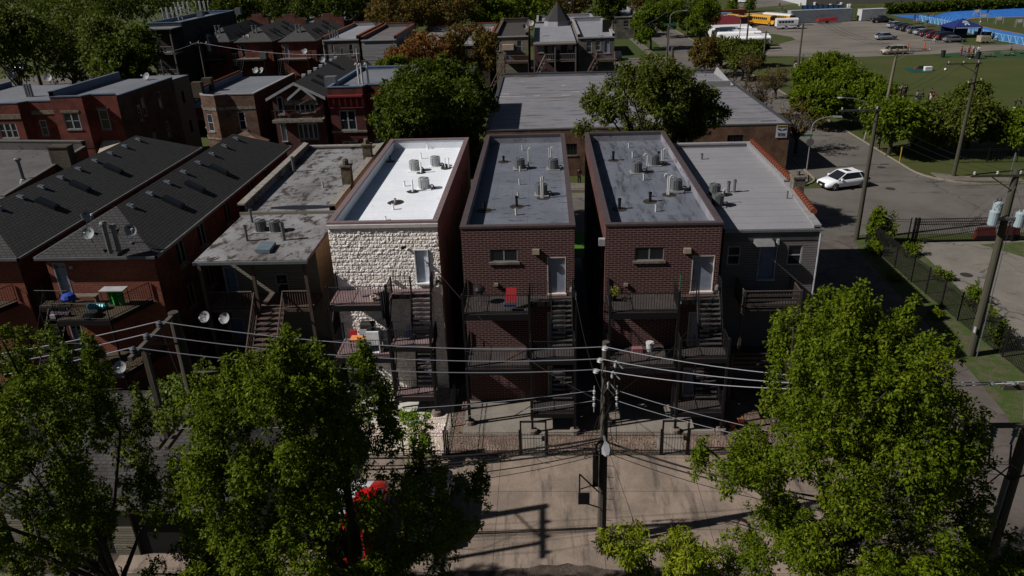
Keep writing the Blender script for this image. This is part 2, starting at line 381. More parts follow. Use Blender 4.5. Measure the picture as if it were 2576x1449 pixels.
def fillet(cx, cy, r, a0, a1, n=8): return [(cx+r*math.cos(R(a0+(a1-a0)*i/n)), cy+r*math.sin(R(a0+(a1-a0)*i/n))) for i in range(n+1)]
sheet('road_corner', [(kx1-.1, 72.4)]+[(46, 72.4)]+fillet(43.6, 78.2, 5.7, 270, 180), .024, ASPH)
def kerb(pts, w=.16, h=.13, name='kerb', m=KERB):
    mb = MB()
    for a, b in zip(pts, pts[1:]): f = Fr(a, b); f.box(mb, 0, f.L+.02, 0, w, 0, h)
    return struct(name, mb, m)
kerb([(300, 72.6), (46, 72.6)]+[(x, y) for x, y in fillet(43.6, 78.2, 5.6, 270, 180)]+[(37.75, 110), (37.3, 150), (35.7, 215), (34.1, 400)])
kerb([(26.9, 150), (27.5, 110), (27.5, 79)]+fillet(24.5, 76.2, 3, 0, -90)+[(-200, 73.2)])
sheet('sidewalk', [(24.9, 73.4), (26.4, 74.6), (27.2, 77), (27.2, 150), (25.1, 150)], .13, SIDEW, .13)
sheet('sidewalk', [(-200, 73.6), (24.6, 73.6), (24.6, 75.6), (-200, 75.6)], .125, SIDEW, .125)
sheet('park_apron', [(39.5, 74.2), (47, 73.0), (47, 74.4), (42, 75.6), (39.6, 77)], .09, SIDEW, .09)
sheet('alley_paving', [(14.3, 59.5), (14.3, 22.5), (20.5, 22.5), (22.0, 28), (23.5, 33.5), (24.1, 40), (24.2, 45.5), (24.3, 52), (24.6, 56), (25.2, 59.5)], .012, ALLEY)
sheet('alley_paving', [(-80, 13), (60, 13), (60, 22.45), (-80, 22.45)], .012, ALLEY)
sheet('verge', [(24.35, 58), (24.25, 46), (24.15, 40), (23.5, 33.5), (22, 28), (20.6, 22.5), (60, 22.5), (60, 30), (28.5, 41), (28.9, 49), (29.2, 56), (27.5, 59)], .008, WEEDS)
sheet('vacant_lot', [(29.2, 57.6), (28.9, 52), (28.6, 48), (28.9, 45), (28.2, 40), (29.2, 34), (29.6, 22.6), (90, 22.6), (90, 57.4), (38, 57.7)], .012, PALE)
sheet('weed_patch', [G(*p)[:2] for p in T(3, 1, [(2130, 1010), (2576, 985), (2576, 1140), (2440, 1100)])], .016, WEEDS)
sheet('parking_pad', [(-18, 22.5), (14.3, 22.5), (14.3, 30.15), (-11.0, 30.15), (-11, 30.15), (-18, 30.15)], .012, CONC)
sheet('gravel_yard', [(-4.95, 30.2), (14.2, 30.2), (14.2, 36.9), (-4.95, 36.9)], .011, YARD)
sheet('brightened_gravel_yard', [(-11.3, 30.2), (-5.0, 30.2), (-5.0, 36.3), (-11.3, 36.3)], .011, BYARD)
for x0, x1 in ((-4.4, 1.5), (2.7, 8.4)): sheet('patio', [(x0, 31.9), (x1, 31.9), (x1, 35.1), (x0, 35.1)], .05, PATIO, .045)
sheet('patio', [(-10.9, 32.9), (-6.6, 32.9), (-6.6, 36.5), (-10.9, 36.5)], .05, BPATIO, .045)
for x in (-1.35, 5.35): sheet('garden_path', [(x, 30.2), (x+1.25, 30.2), (x+1.25, 31.9), (x, 31.9)], .03, PATIO, .02)
sheet('gangway', [(1.5, 35.2), (2.8, 35.2), (2.8, 58), (1.5, 58)], .012, PATIO)
sheet('bright_lawn', [(1.6, 55.5), (4.2, 55.5), (4.2, 61.3), (1.6, 61.3)], .03, M('bright_lawn_grass', (.05, .16, .01), .95, 'ground', c2=(.04, .11, .01)))
sheet('courtyard', [(14.2, 44), (14.2, 59), (24, 59), (24, 50)], .008, ALLEY)
# dirt heap lines at the bottom edge of the pad
sheet('dirt_edge', [G(*p)[:2] for p in [(1120, 1440), (1180, 1437), (1250, 1438), (1290, 1430), (1330, 1429), (1362, 1421), (1400, 1423), (1428, 1417), (1455, 1424), (1480, 1422), (1520, 1432), (1560, 1435), (1700, 1438), (1700, 1500), (1120, 1500)]], .016, M('damp_soil', (.1, .075, .06), .95, 'ground', c2=(.05, .037, .03), scale=1.5, fine=14, fa=.5, ba=1.0))
# park: lot, track, lawns
sheet('gravel_lot', [G(*p)[:2] for p in T(3, 0, [(-330, 250), (-60, 200), (300, 240), (420, 212), (940, 208), (1240, 238), (1420, 330), (1760, 400), (2000, 425), (2060, 455), (2600, 445), (2600, 492), (1650, 545), (1000, 570), (700, 575), (0, 562), (-120, 520), (0, 470), (280, 400), (240, 375), (80, 345), (-200, 320)])], .01, LOTM)
sheet('concrete_path', [G(*p)[:2] for p in T(3, 0, [(-260, 140), (0, 118), (150, 125), (140, 135), (0, 132), (-270, 165)])], .012, PALE)
sheet('grass_island', [G(*p)[:2] for p in T(3, 0, [(1980, 455), (1900, 430), (2010, 380), (2250, 380), (2420, 430), (2150, 452)])], .014, GRASS)
sheet('green_mat', [G(*p)[:2] for p in T(3, 0, [(1640, 552), (2000, 533), (2600, 505), (2600, 572), (2100, 590), (1800, 575)])], .015, M('green_turf_mat', (.012, .05, .015), .95, 'plain'))
TR = T(3, 0, [(1230, 152), (1520, 148), (1690, 158), (1780, 130), (2000, 100), (2600, 82), (2700, 60), (3300, 40), (3300, 640), (2576, 462), (2250, 375), (2070, 300), (1830, 245), (1560, 208)])
sheet('running_track', [G(*p)[:2] for p in TR], .02, TRACKM)
def oval(c, a, b, th, n=40, t0=0, t1=360): return [(c[0]+a*math.cos(R(t0+(t1-t0)*i/n))*math.cos(th)-b*math.sin(R(t0+(t1-t0)*i/n))*math.sin(th), c[1]+a*math.cos(R(t0+(t1-t0)*i/n))*math.sin(th)+b*math.sin(R(t0+(t1-t0)*i/n))*math.cos(th)) for i in range(n+1)]
IN = [G(*p)[:2] for p in T(3, 0, [(3300, 60), (2700, 170), (2400, 176), (2150, 182), (2030, 190), (1995, 204), (2010, 222), (2080, 245), (2250, 285), (2576, 342), (3300, 480)])]
sheet('infield_edge', [G(*p)[:2] for p in T(3, 0, [(3300, 54), (2700, 164), (2400, 171), (2150, 176), (2020, 184), (1978, 203), (1995, 226), (2075, 251), (2250, 292), (2576, 351), (3300, 492)])], .024, M('tan_track_edge', (.2, .12, .07), .9, 'plain'))
sheet('infield', IN, .028, GRASS)
ln = MB()
for k in range(1, 8):
    f = k/8.6
    a = T(3, 0, [(3300, 492), (2576, 351), (2250, 292), (2075, 251), (1995, 226), (1978, 203), (2020, 184), (2150, 176), (2400, 171)]); b = T(3, 0, [(3300, 640), (2576, 455), (2250, 368), (2030, 290), (1800, 238), (1690, 195), (1700, 162), (1840, 125), (2200, 95)])
    pts = [G(a[i][0]*(1-f)+b[i][0]*f, a[i][1]*(1-f)+b[i][1]*f) for i in range(9)]
    for p, q in zip(pts, pts[1:]): w = Fr(p, q); ln.poly([w.p(0, -.05, .026), w.p(w.L, -.05, .026), w.p(w.L, .05, .026), w.p(0, .05, .026)])
struct('track_lane_lines', ln, LANE)
# side street 2 with lawns and paths beyond the third row of houses
sheet('road', [(-300, 150), (27.3, 150), (27.3, 163), (-300, 163)], .012, ASPH)
sheet('lawn', [(14, 166), (26, 166), (25.5, 204), (14, 204)], .014, LAWN)
sheet('sidewalk', [(14, 163.3), (26.6, 163.3), (26.6, 165), (14, 165)], .12, SIDEW, .12)
sheet('sidewalk', [(22.6, 165), (24.4, 165), (23, 212), (21.4, 212)], .12, SIDEW, .12)
sheet('sidewalk', [(14, 205), (22, 205), (22, 207.5), (14, 207.5)], .12, SIDEW, .12)
sheet('street_verge', [(24.7, 165), (26.7, 165), (26.2, 240), (24, 240)], .02, LAWN)
sheet('paved_drive', [G(*p)[:2] for p in T(3, 0, [(-290, 95), (60, 62), (300, 32), (320, 8), (120, -20), (-290, -20)])], .012, ASPH)
sheet('red_mulch_bed', [G(*p)[:2] for p in T(3, 0, [(-290, 70), (-150, 72), (-150, 78), (-290, 80)])], .02, M('red_mulch', (.12, .02, .015), .9, 'plain'))
sheet('manhole_rim', [(x, y) for x, y in oval(G(*tp(3, 1, 1230, 452)), .45, .45, 0, 16)], .03, M('iron_cover', (.03, .025, .022), .7, 'plain'))
for px, py in (tp(3, 1, 1995, 1320), tp(3, 1, 355, 415), tp(3, 1, 1140, 237)): sheet('manhole_cover', [(x, y) for x, y in oval(G(px, py), .42, .42, 0, 16)], .14 if px < 2060 else .03, MATS['iron_cover'])
mk = MB()
for a, b in ((tp(3, 1, 1290, 302), tp(3, 1, 1430, 308)), (tp(3, 1, 1490, 350), tp(3, 1, 1600, 353))): w = Fr(G(*a), G(*b)); w.box(mk, 0, w.L, -.06, .06, .01, .014)
struct('road_marking', mk, M('worn_road_paint', (.3, .28, .26), .9, 'plain'))

# ------------------------------------------------------------------ wheel stops
WS = M('wheel_stop_concrete', (.14, .13, .12), .9, 'plain')
for i, (a, b, lb) in enumerate(((tp(3-1, 4, -60, 372), tp(2, 4, 240, 372), 'concrete wheel stop at the left end of the row, cut by the tree'), (tp(2, 4, 290, 328), tp(2, 4, 725, 352), 'concrete wheel stop just left of the wooden utility pole'), (tp(2, 4, 935, 350), tp(2, 4, 1260, 358), 'concrete wheel stop just right of the wooden utility pole'), (tp(2, 4, 1350, 370), tp(2, 4, 1715, 455), 'skewed concrete wheel stop beside the tree on the right'))):
    w = Fr(G(*a), G(*b)); c = G(*a); t = thing('wheel_stop', lb, 'wheel stop', (*c[:2], .01), 'wheel stops in front of the iron fence')
    mb = MB(); mb.hexa([w.p(0, .09, .013), w.p(w.L, .09, .013), w.p(w.L, -.09, .013), w.p(0, -.09, .013), w.p(.03, .05, .13), w.p(w.L-.03, .05, .13), w.p(w.L-.03, -.05, .13), w.p(.03, -.05, .13)]); mb.build('bar', WS, t)

# ------------------------------------------------------------------ roof fittings
def ac_unit(label, px, py, z, group, bright=False, sc=1.0, rz=.1, wh=(.62, .62, .68)):
    key = 'ac_b' if bright else 'ac_d'; x, y, _ = G(px, py, z)
    if key in PROTO: return dup(PROTO[key], (x, y, z), rz, label) if not PROTO[key].get('g') else None
    t = thing('air_conditioner', label, 'air conditioner', (x, y, z), group, rz); w, d, h = wh; a, b = (BALU, BPVC) if bright else (ALU, PVC)
    def ring(s, zz, r=.27):
        o = []
        for cx, cy, a0 in ((1, 1, 0), (-1, 1, 90), (-1, -1, 180), (1, -1, 270)):
            for k in range(4): q = R(a0+30*k); o.append((cx*(w/2*s-r)+r*math.cos(q), cy*(d/2*s-r)+r*math.sin(q), zz))
        return o
    body = MB(); lo, hi = ring(1, .08), ring(1, h)
    n = len(lo); body.v += lo+hi; body.f += [(i, (i+1) % n, n+(i+1) % n, n+i) for i in range(n)]
    body.build('body', a, t, local=True)
    lou = MB()
    for i in range(9):
        zz = .14+i*(h-.24)/8; l2, h2 = ring(1.02, zz), ring(1.02, zz+.02); k = len(lou.v); lou.v += l2+h2; lou.f += [(k+i2, k+(i2+1) % n, k+n+(i2+1) % n, k+n+i2) for i2 in range(n)]
    for i in range(0, n, 2):
        p = ring(1.03, 0)[i]; lou.tube((p[0], p[1], .1), (p[0], p[1], h-.04), .012, n=4)
    lou.build('louvre', M('ac_louvre', (.09, .095, .1), .5, 'flat') if not bright else M('ac_louvre_bright', (.3, .31, .33), .5, 'flat'), t, local=True)  # the bright louvre repeats the dark one with light put into its colour
    tp_ = MB(); tp_.poly(ring(1.04, h+.005)); k = len(tp_.v); tp_.v += ring(1.04, h+.005)+ring(1.04, h-.05); tp_.f += [(k+(i+1) % n, k+i, k+n+i, k+n+(i+1) % n) for i in range(n)]; tp_.build('lid', a, t, local=True)
    fn = MB(); fn.lathe((0, 0, h+.008), [(.25, 0), (.25, .012)], 16); fo = fn.build('fan', DARK, t, local=True)
    gr = MB()
    for r in (.08, .16, .245): gr.path([(r*math.cos(q*math.pi/8), r*math.sin(q*math.pi/8), h+.035) for q in range(17)], .009, 4)
    for q in range(6): gr.tube((0, 0, h+.04), (.25*math.cos(q*1.047), .25*math.sin(q*1.047), h+.03), .009, n=4)
    gr.build('fan_guard', a, fo, local=True)
    bs = MB(); bs.box(-.42, -.4, 0, .42, .4, .07); bs.build('base', M('ac_pad', (.2, .2, .2), .8, 'flat') if not bright else b, t, local=True)
    li = MB(); li.path([(.33, -.1, .25), (.5, -.15, .3), (.6, -.2, .15), (.62, -.22, 0)], .03, 5); li.path([(.33, .05, .2), (.55, 0, .22), (.7, -.05, 0)], .02, 5); li.build('refrigerant_line', BLACK, t, local=True)
    PROTO[key] = t; t['group'] = group
    return t
PROTO = {}
def acs(rows, z, group, bright):
    for px, py, lb in rows:
        key = 'ac_b' if bright else 'ac_d'
        if key in PROTO: x, y, _ = G(px, py, z); o = dup(PROTO[key], (x, y, z), random.uniform(-.05, .15), lb); o['group'] = group
        else: ac_unit(lb, px, py, z, group, bright)
def pipe(root, x, y, z, h=.4, r=.05, m=None, cane=0, tar=0, cap=True):
    mb = MB(); m = m or PVC
    if cane:
        mb.tube((x, y, z), (x, y, z+h), r, n=8); c = .11*cane/abs(cane)
        mb.path([(x, y, z+h), (x+c*.3, y, z+h+.09), (x+c, y, z+h+.12), (x+c*1.7, y, z+h+.08), (x+c*1.9, y, z+h-.03)], r, 7)
    else:
        mb.tube((x, y, z), (x, y, z+h), r, n=8)
        if cap: mb.tube((x, y, z+h*.82), (x, y, z+h), r*1.25, n=8)
    p = mb.build('vent_pipe', m, root)
    if tar:
        k = MB(); n = 14; k.poly([(x+tar*(1+random.uniform(-.12, .12))*math.cos(2*math.pi*i/n), y+tar*(1+random.uniform(-.12, .12))*math.sin(2*math.pi*i/n), z+.012) for i in range(n)]); k.build('tar_patch', TAR if m.name != 'bpvc' else TAR, p)
    return p
def pipes(root, z, rows):
    for r in rows:
        c, q, x, y = r[:4]; gx, gy, _ = G(*tp(c, q, x, y), z); pipe(root, gx, gy, z, **(r[4] if len(r) > 4 else {}))
def dish(label, pos, rz, group, mast=.5, r=.29, dark=False, mark=True, lean=0):
    key = 'dish'
    if key not in PROTO:
        t = thing('satellite_dish', label, 'satellite dish', pos, group, rz); n = 16
        d = MB(); c = Vector((0, -.06, .72)); ax = Vector((0, -.82, .57)).normalized(); u = Vector((1, 0, 0)); w = ax.cross(u)
        rings = [[tuple(c+ax*(.09*(q*q)-.05)+u*(r*q*math.cos(2*math.pi*i/n))+w*(r*1.1*q*math.sin(2*math.pi*i/n))) for i in range(n)] for q in (.05, .4, .75, 1)]
        for q in rings: d.v += q
        d.f = [tuple(range(n))]+[(j*n+i, j*n+(i+1) % n, (j+1)*n+(i+1) % n, (j+1)*n+i) for j in range(3) for i in range(n)]
        k = len(d.v); back = [[tuple(Vector(p)-ax*.02) for p in q] for q in rings]
        for q in back: d.v += q
        d.f += [(k+j*n+(i+1) % n, k+j*n+i, k+(j+1)*n+i, k+(j+1)*n+(i+1) % n) for j in range(3) for i in range(n)]+[(3*n+i, 3*n+(i+1) % n, k+3*n+(i+1) % n, k+3*n+i) for i in range(n)]
        dd = d.build('reflector', M('dish_grey', (.2, .21, .22), .6, 'flat'), t, smooth=False, local=True)
        lg = MB()
        for x0, x1, z0, z1 in ((-.07, .0, .12, .2), (.015, .07, .12, .155), (.015, .07, .165, .2)):
            lg.poly([tuple(c+ax*.012+u*a+w*b) for a, b in ((x0, z0), (x1, z0), (x1, z1), (x0, z1))])
        lg.build('logo', BLACK, dd, local=True)
        a = MB(); a.tube(c-w*r*1.05, c+ax*.42-w*.1, .014, n=5); e = c+ax*.45-w*.12; a.box(e.x-.05, e.y-.05, e.z-.04, e.x+.05, e.y+.04, e.z+.05); a.build('receiver_arm', PVC, t, local=True)
        ms = MB(); ms.path([(0, .25, 0), (0, .12, .35), (0, 0, .62), tuple(c-ax*.06)], .022, 6); ms.box(-.08, .15, -.02, .08, .35, .02); ms.build('mast', ALU, t, local=True)
        PROTO[key] = t; return t
    o = dup(PROTO[key], pos, rz, label); o['group'] = group; return o
def railing(mb, pts, h=1.0, gap=.13, post=.03, r=.012, rails=(.1, 1.0), rr=.02):
    for a, b in zip(pts, pts[1:]):
        a, b = Vector(a), Vector(b); L = (b-a).length; n = max(1, round(L/gap)); Z = Vector((0, 0, 1))
        for q in rails: mb.tube(a+Z*q*h, b+Z*q*h, rr, n=4)
        for i in range(n+1): p = a.lerp(b, i/n); mb.tube(p+Z*.05, p+Z*h, post if i in (0, n) else r, n=4, caps=False)
def stairs(mb, x0, x1, ya, za, yb, zb, n, tread=.26):
    for i in range(n):
        t = (i+.5)/n; y = ya+(yb-ya)*t; z = za+(zb-za)*(i+1)/(n+1); mb.box(x0, y-tread/2, z-.035, x1, y+tread/2, z)
    for x in (x0, x1):
        mb.hexa([(x-.025, ya, za-.2), (x+.025, ya, za-.2), (x+.025, yb, zb-.2), (x-.025, yb, zb-.2), (x-.025, ya, za+.02), (x+.025, ya, za+.02), (x+.025, yb, zb+.02), (x-.025, yb, zb+.02)])
# ------------------------------------------------------------------ the near row of buildings
def hp(fr, a, b, Y):
    p, q = Q(*a, Y), Q(*b, Y); return (fr.U(p[0]), fr.U(q[0]), q[2], p[2])
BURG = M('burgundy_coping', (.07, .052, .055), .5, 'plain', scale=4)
EBURG = M('lit_burgundy_coping', (.17, .12, .125), .5, 'plain', scale=4)  # burgundy coping lightened, the light painted into its colour
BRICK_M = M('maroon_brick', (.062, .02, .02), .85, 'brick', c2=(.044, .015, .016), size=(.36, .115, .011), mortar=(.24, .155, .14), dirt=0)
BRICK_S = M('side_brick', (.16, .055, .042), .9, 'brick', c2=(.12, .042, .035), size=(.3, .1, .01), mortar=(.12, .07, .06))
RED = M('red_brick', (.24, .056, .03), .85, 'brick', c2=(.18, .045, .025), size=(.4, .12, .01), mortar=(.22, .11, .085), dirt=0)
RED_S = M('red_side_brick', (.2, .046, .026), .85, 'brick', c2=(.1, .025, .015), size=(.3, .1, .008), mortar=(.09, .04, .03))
BROWN_S = M('brown_side_stucco', (.3, .185, .16), .9, 'stone', c2=(.24, .145, .125))
ROOFE = M('white_coated_roof', (.72, .74, .78), .6, 'roof', c2=(.64, .67, .73), stain=(.5, .48, .46), lo=.62, hi=.7, seam=1.0, sa=.5, sc2=(.5, .52, .56), ax=1)
ROOFB1 = M('scuffed_silver_roof', (.135, .145, .178), .6, 'roof', c2=(.1, .108, .132), stain=(.03, .022, .018), sc=3.2, st=(.45, 1.6, 1), lo=.57, hi=.62, seam=.95, sa=.4, ax=0)
ROOFB2 = M('streaked_silver_roof', (.135, .145, .178), .6, 'roof', c2=(.094, .102, .126), stain=(.05, .052, .062), sc=1.6, st=(1.6, .3, 1), lo=.5, hi=.62, seam=.9, sa=.45, ax=0)
ROOFG = M('pale_seamed_roof', (.23, .225, .24), .6, 'roof', c2=(.2, .196, .21), stain=(.13, .13, .14), lo=.62, hi=.7, seam=1.02, sa=.75, sw=.03, sc2=(.06, .05, .05))
ROOFD = M('weathered_roof', (.22, .215, .225), .75, 'roof', c2=(.12, .112, .11), stain=(.035, .027, .022), sc=1.7, st=(.8, .5, 1), lo=.5, hi=.58, seam=.9, sa=.3)
SHING = M('dark_shingles', (.044, .042, .044), .9, 'shingle', c2=(.034, .032, .034), size=(.33, .19, .018), mortar=(.006, .006, .006), dirt=0)
SHING2 = M('grey_shingles', (.06, .057, .057), .9, 'shingle', c2=(.048, .045, .046), size=(.33, .17, .012), mortar=(.02, .02, .02), dirt=0)
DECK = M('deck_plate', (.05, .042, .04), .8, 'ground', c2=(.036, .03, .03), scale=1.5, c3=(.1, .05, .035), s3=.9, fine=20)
EDECK = M('rusty_lilac_deck_plate', (.22, .15, .15), .8, 'ground', c2=(.17, .115, .12), scale=1.5, c3=(.3, .1, .07), s3=1.2, lo3=.62, hi3=.7, fine=20)  # deck plate lightened, highlight put into the colour; rust spots are real
WOODD = M('tan_deck_boards', (.2, .15, .095), .85, 'shingle', c2=(.17, .13, .085), size=(3.0, .14, .012), mortar=(.05, .035, .02), dirt=0)
WOODP = M('weathered_brown_wood', (.09, .06, .048), .85, 'wood', c2=(.055, .036, .03))

def steel_porch(root, x0, xs, x1, Yf, yd, yl, ym0, ym1, zs, deckm):
    z3, zm, z2, zl = zs
    dk, fs = MB(), MB()
    for z, y in ((z3, yd), (z2, yd-.2)):
        dk.cut(); fs.cut(); dk.box(x0, y, z-.05, xs, Yf-.01, z); fs.box(x0-.03, y-.05, z-.33, xs+.03, y-.002, z-.02); fs.box(x0-.05, y, z-.3, x0-.002, Yf-.02, z-.03)
        dk.box(xs+.003, yl, z-.05, x1, Yf-.011, z-.002); fs.box(xs, yl-.05, z-.28, x1, yl-.002, z-.03)
        for i in range(1, 4): fs.box(x0+.05, y+(Yf-y)*i/4, z-.2, xs, y+(Yf-y)*i/4+.06, z-.055)
    for z in (zm, zl): dk.cut(); fs.cut(); dk.box(xs+.05, ym0, z-.05, x1+.05, ym1, z); fs.box(xs+.02, ym0-.05, z-.26, x1+.08, ym0-.002, z-.02); fs.box(xs+.02, ym0, z-.22, xs+.047, ym1, z-.03)
    do = dk.build('deck', deckm, root); fs.build('beam', BLACK, do)
    rl = MB()
    for z, y in ((z3, yd), (z2, yd-.2)):
        rl.cut(); railing(rl, [(x0+.02, Yf-.05, z), (x0+.02, y+.02, z), (xs, y+.02, z)])
        railing(rl, [(xs, y+.02, z), (xs, yl, z)] if z == z3 else [(xs, y+.02, z), (xs, y+.5, z)])
        railing(rl, [(xs+.02, yl+.02, z), ((xs+x1)/2-.05, yl+.02, z)] if z == z3 else [(x1, yl, z), (x1, Yf-.05, z)])
    rl.cut(); railing(rl, [(x1, yl, z3), (x1, Yf-.05, z3)])
    for z in (zm, zl): rl.cut(); railing(rl, [(xs+.06, ym1, z), (xs+.06, ym0+.02, z), (x1+.04, ym0+.02, z), (x1+.04, ym1, z)])
    rl.build('railing', BLACK, do)
    xm = (xs+x1)/2
    for z, w in ((z3, zm), (z2, zl)):
        st = MB(); stairs(st, xm+.02, x1-.03, yl-.02, z, ym1-.02, w, 9); so_ = st.build('stair_flight', M('stair_tread', (.05, .046, .046), .7) if deckm is DECK else M('stair_tread_bright', (.15, .12, .12), .7), root)  # bright treads are the same treads with light added to the colour
        r = MB()
        for x in (xm+.02, x1-.03):
            r.tube((x, yl, z+.95), (x, ym1, w+.95), .022, n=5); r.tube((x, yl, z+.1), (x, ym1, w+.1), .02, n=4)
            for i in range(11): t = i/10; y = yl+(ym1-yl)*t; q = z+(w-z)*t; r.tube((x, y, q), (x, y, q+.95), .009, n=4, caps=False)
        r.build('handrail', BLACK, so_)
        st = MB(); lo = z2 if z == z3 else .06; stairs(st, xs+.12, xm-.08, ym1+.02, w, yl-.05, lo, 4); st.build('stair_flight', BLACK, root)
    po = MB()
    for x, y, t in ((x0, yd, z3+1.05), (x0, yd-.2, z2), (xs+.05, ym0, zm+1.05), (x1+.05, ym0, zm+1.05), (xs, yd, z3+1.1)):
        po.cut(); po.box(x-.06, y-.06, .25, x+.06, y+.06, t); po.tube((x, y, t), (x, y, t+.08), .05, .01, n=6)
    for x in (x0, xs):
        for z in (z3, z2): po.cut(); po.tube((x, yd+.05, z-1.3), (x, yd+1.1, z-.15), .03, n=5)
    po.build('post', BLACK, root)
    ft = MB()
    for x, y in ((x0, yd-.1), (xs+.05, ym0), (x1+.05, ym0)): ft.cut(); ft.lathe((x, y, 0), [(.27, 0), (.25, .24), (.16, .27)], 10)
    ft.build('footing', M('footing_concrete', (.16, .13, .11), .9), root)

def lamp_box(root, fr, p, Y, m, s=(.3, .2, .14), label=None):
    q = Q(*p, Y); u = fr.U(q[0]); mb = MB(); w, d, h = s
    mb.hexa([fr.p(u-w/2, d, q[2]-h/2), fr.p(u+w/2, d, q[2]-h/2), fr.p(u+w/2, 0, q[2]-h*.8), fr.p(u-w/2, 0, q[2]-h*.8), fr.p(u-w/2, d*.8, q[2]+h/2), fr.p(u+w/2, d*.8, q[2]+h/2), fr.p(u+w/2, 0, q[2]+h/2), fr.p(u-w/2, 0, q[2]+h/2)])
    return mb.build('wall_lamp', m, root)

# --- the pale stone building
ex0, ex1, ey = -11.24, -5.55, 36.3
E_ = thing('apartment_building', 'three-storey building with pale rough stone rear wall and bright white roof', 'building', (-8.4, ey, 0))
pE = [(ex0, ey+.12), (ex1, ey+.12), (ex1, 54.6), (ex0, 54.6)]
frE = Fr((ex0, ey), (ex1, ey)); hE = [hp(frE, (1040, 628), (1083, 712), ey), hp(frE, (1050, 762), (1094, 845), ey), hp(frE, (1058, 888), (1100, 968), ey)]
STONE = M('split_face_stone', (.94, .88, .84), .85, 'stone', c2=(.74, .68, .64), c3=(.56, .48, .4))
rng = np.random.default_rng(3)
def stone_grid():
    cw, chh = .42, .2; step = .035; zt = 9.85; L = ex1-ex0; nx, nz = int(L/step), int(zt/step)
    X, Z = np.meshgrid(np.linspace(0, L, nx+1), np.linspace(0, zt, nz+1))
    def vn(X, Z, s, seed):
        g = np.random.default_rng(seed).random((400, 400)); x, z = X/s, Z/s; i, j = np.floor(x).astype(int), np.floor(z).astype(int); a, b = x-i, z-j; a = a*a*(3-2*a); b = b*b*(3-2*b)
        return (g[i, j]*(1-a)+g[i+1, j]*a)*(1-b)+(g[i, j+1]*(1-a)+g[i+1, j+1]*a)*b
    row = np.floor(Z/chh); off = (row % 2)*cw/2; fx = ((X+off)/cw) % 1; fz = (Z/chh) % 1
    edge = np.minimum(np.minimum(fx, 1-fx)*cw, np.minimum(fz, 1-fz)*chh); e = .35+.65*np.clip(edge/.03, 0, 1)
    D = .01+e*(.01+.026*vn(X, Z, .1, 1)+.026*vn(X, Z, .055, 2)+.015*vn(X, Z, .4, 5))*(.75+.5*vn(np.floor((X+off)/cw)*1.0+.5, row+.5, 1, 9))
    V = np.stack([ex0+X, ey+.1-D, Z], -1).reshape(-1, 3); w = nx+1
    mb = MB(); mb.v = [tuple(v) for v in V]; fs = []
    for j in range(nz):
        zc = (j+.5)*step
        for i in range(nx):
            uc = (i+.5)*step
            if any(h[0] < uc < h[1] and h[2] < zc < h[3] for h in hE): continue
            k = j*w+i; fs.append((k, k+1, k+w+1, k+w))
    mb.f = fs; return mb
stone_grid().build('stone_wall', STONE, E_)
fE = Fr((ex1, ey+.12), (ex1, 54.6))
flat_building(E_, pE, 9.95, 9.32, [BROWN_S]*4, ROOFE, EBURG, holes={0: hE, 1: [(u, u+.7, z, z+1.3) for u in (2.0, 6.5, 11.5, 15) for z in (1.2, 4.2, 7.0)]}, skip=())
for u in (2.0, 6.5, 11.5, 15):
    for z in (1.2, 4.2, 7.0): window(E_, fE, (u, u+.7, z, z+1.3), sill=None)
mb = MB(); frE.box(mb, -.04, frE.L+.04, -.1, .03, 9.72, 9.9); mb.build('cornice', M('pale_cornice', (.5, .46, .45), .6), E_)
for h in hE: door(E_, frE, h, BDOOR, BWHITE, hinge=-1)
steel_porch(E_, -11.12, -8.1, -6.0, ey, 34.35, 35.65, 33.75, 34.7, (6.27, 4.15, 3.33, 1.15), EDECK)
mb = MB(); frE.box(mb, frE.U(Q(1019, 624, ey)[0])-.06, frE.U(Q(1019, 624, ey)[0])+.06, 0, .1, 8.6, 8.72); q = Q(1019, 624, ey); mb.path([(q[0], ey-.1, 8.66), (q[0]-.05, ey-.25, 8.72)], .03, 5); mb.lathe((q[0]-.08, ey-.3, 8.62), [(.03, 0), (.1, .06), (.08, .16), (.03, .19)], 8); mb.build('wall_lamp', BLACK, E_)
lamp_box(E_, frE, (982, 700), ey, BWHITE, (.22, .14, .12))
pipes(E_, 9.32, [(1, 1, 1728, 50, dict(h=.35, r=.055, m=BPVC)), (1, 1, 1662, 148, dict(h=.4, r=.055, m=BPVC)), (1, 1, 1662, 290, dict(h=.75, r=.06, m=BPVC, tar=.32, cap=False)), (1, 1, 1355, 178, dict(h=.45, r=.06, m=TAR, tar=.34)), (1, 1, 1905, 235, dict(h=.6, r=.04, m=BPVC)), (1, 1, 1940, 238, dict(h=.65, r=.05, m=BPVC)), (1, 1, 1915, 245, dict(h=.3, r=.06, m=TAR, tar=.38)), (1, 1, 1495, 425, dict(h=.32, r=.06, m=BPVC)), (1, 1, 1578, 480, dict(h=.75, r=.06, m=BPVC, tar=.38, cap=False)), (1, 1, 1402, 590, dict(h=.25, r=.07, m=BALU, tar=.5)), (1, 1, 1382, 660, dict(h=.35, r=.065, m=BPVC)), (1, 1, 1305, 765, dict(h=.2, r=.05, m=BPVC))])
acs([(*tp(1, 1, 1695, 452), 'bright air conditioner nearest the stone wall on the white roof'), (*tp(1, 1, 1597, 270), 'bright air conditioner at the left of the far pair on the white roof'), (*tp(1, 1, 1808, 228), 'bright air conditioner at the right of the far pair on the white roof')], 9.32, 'air conditioners on the white roof', True)

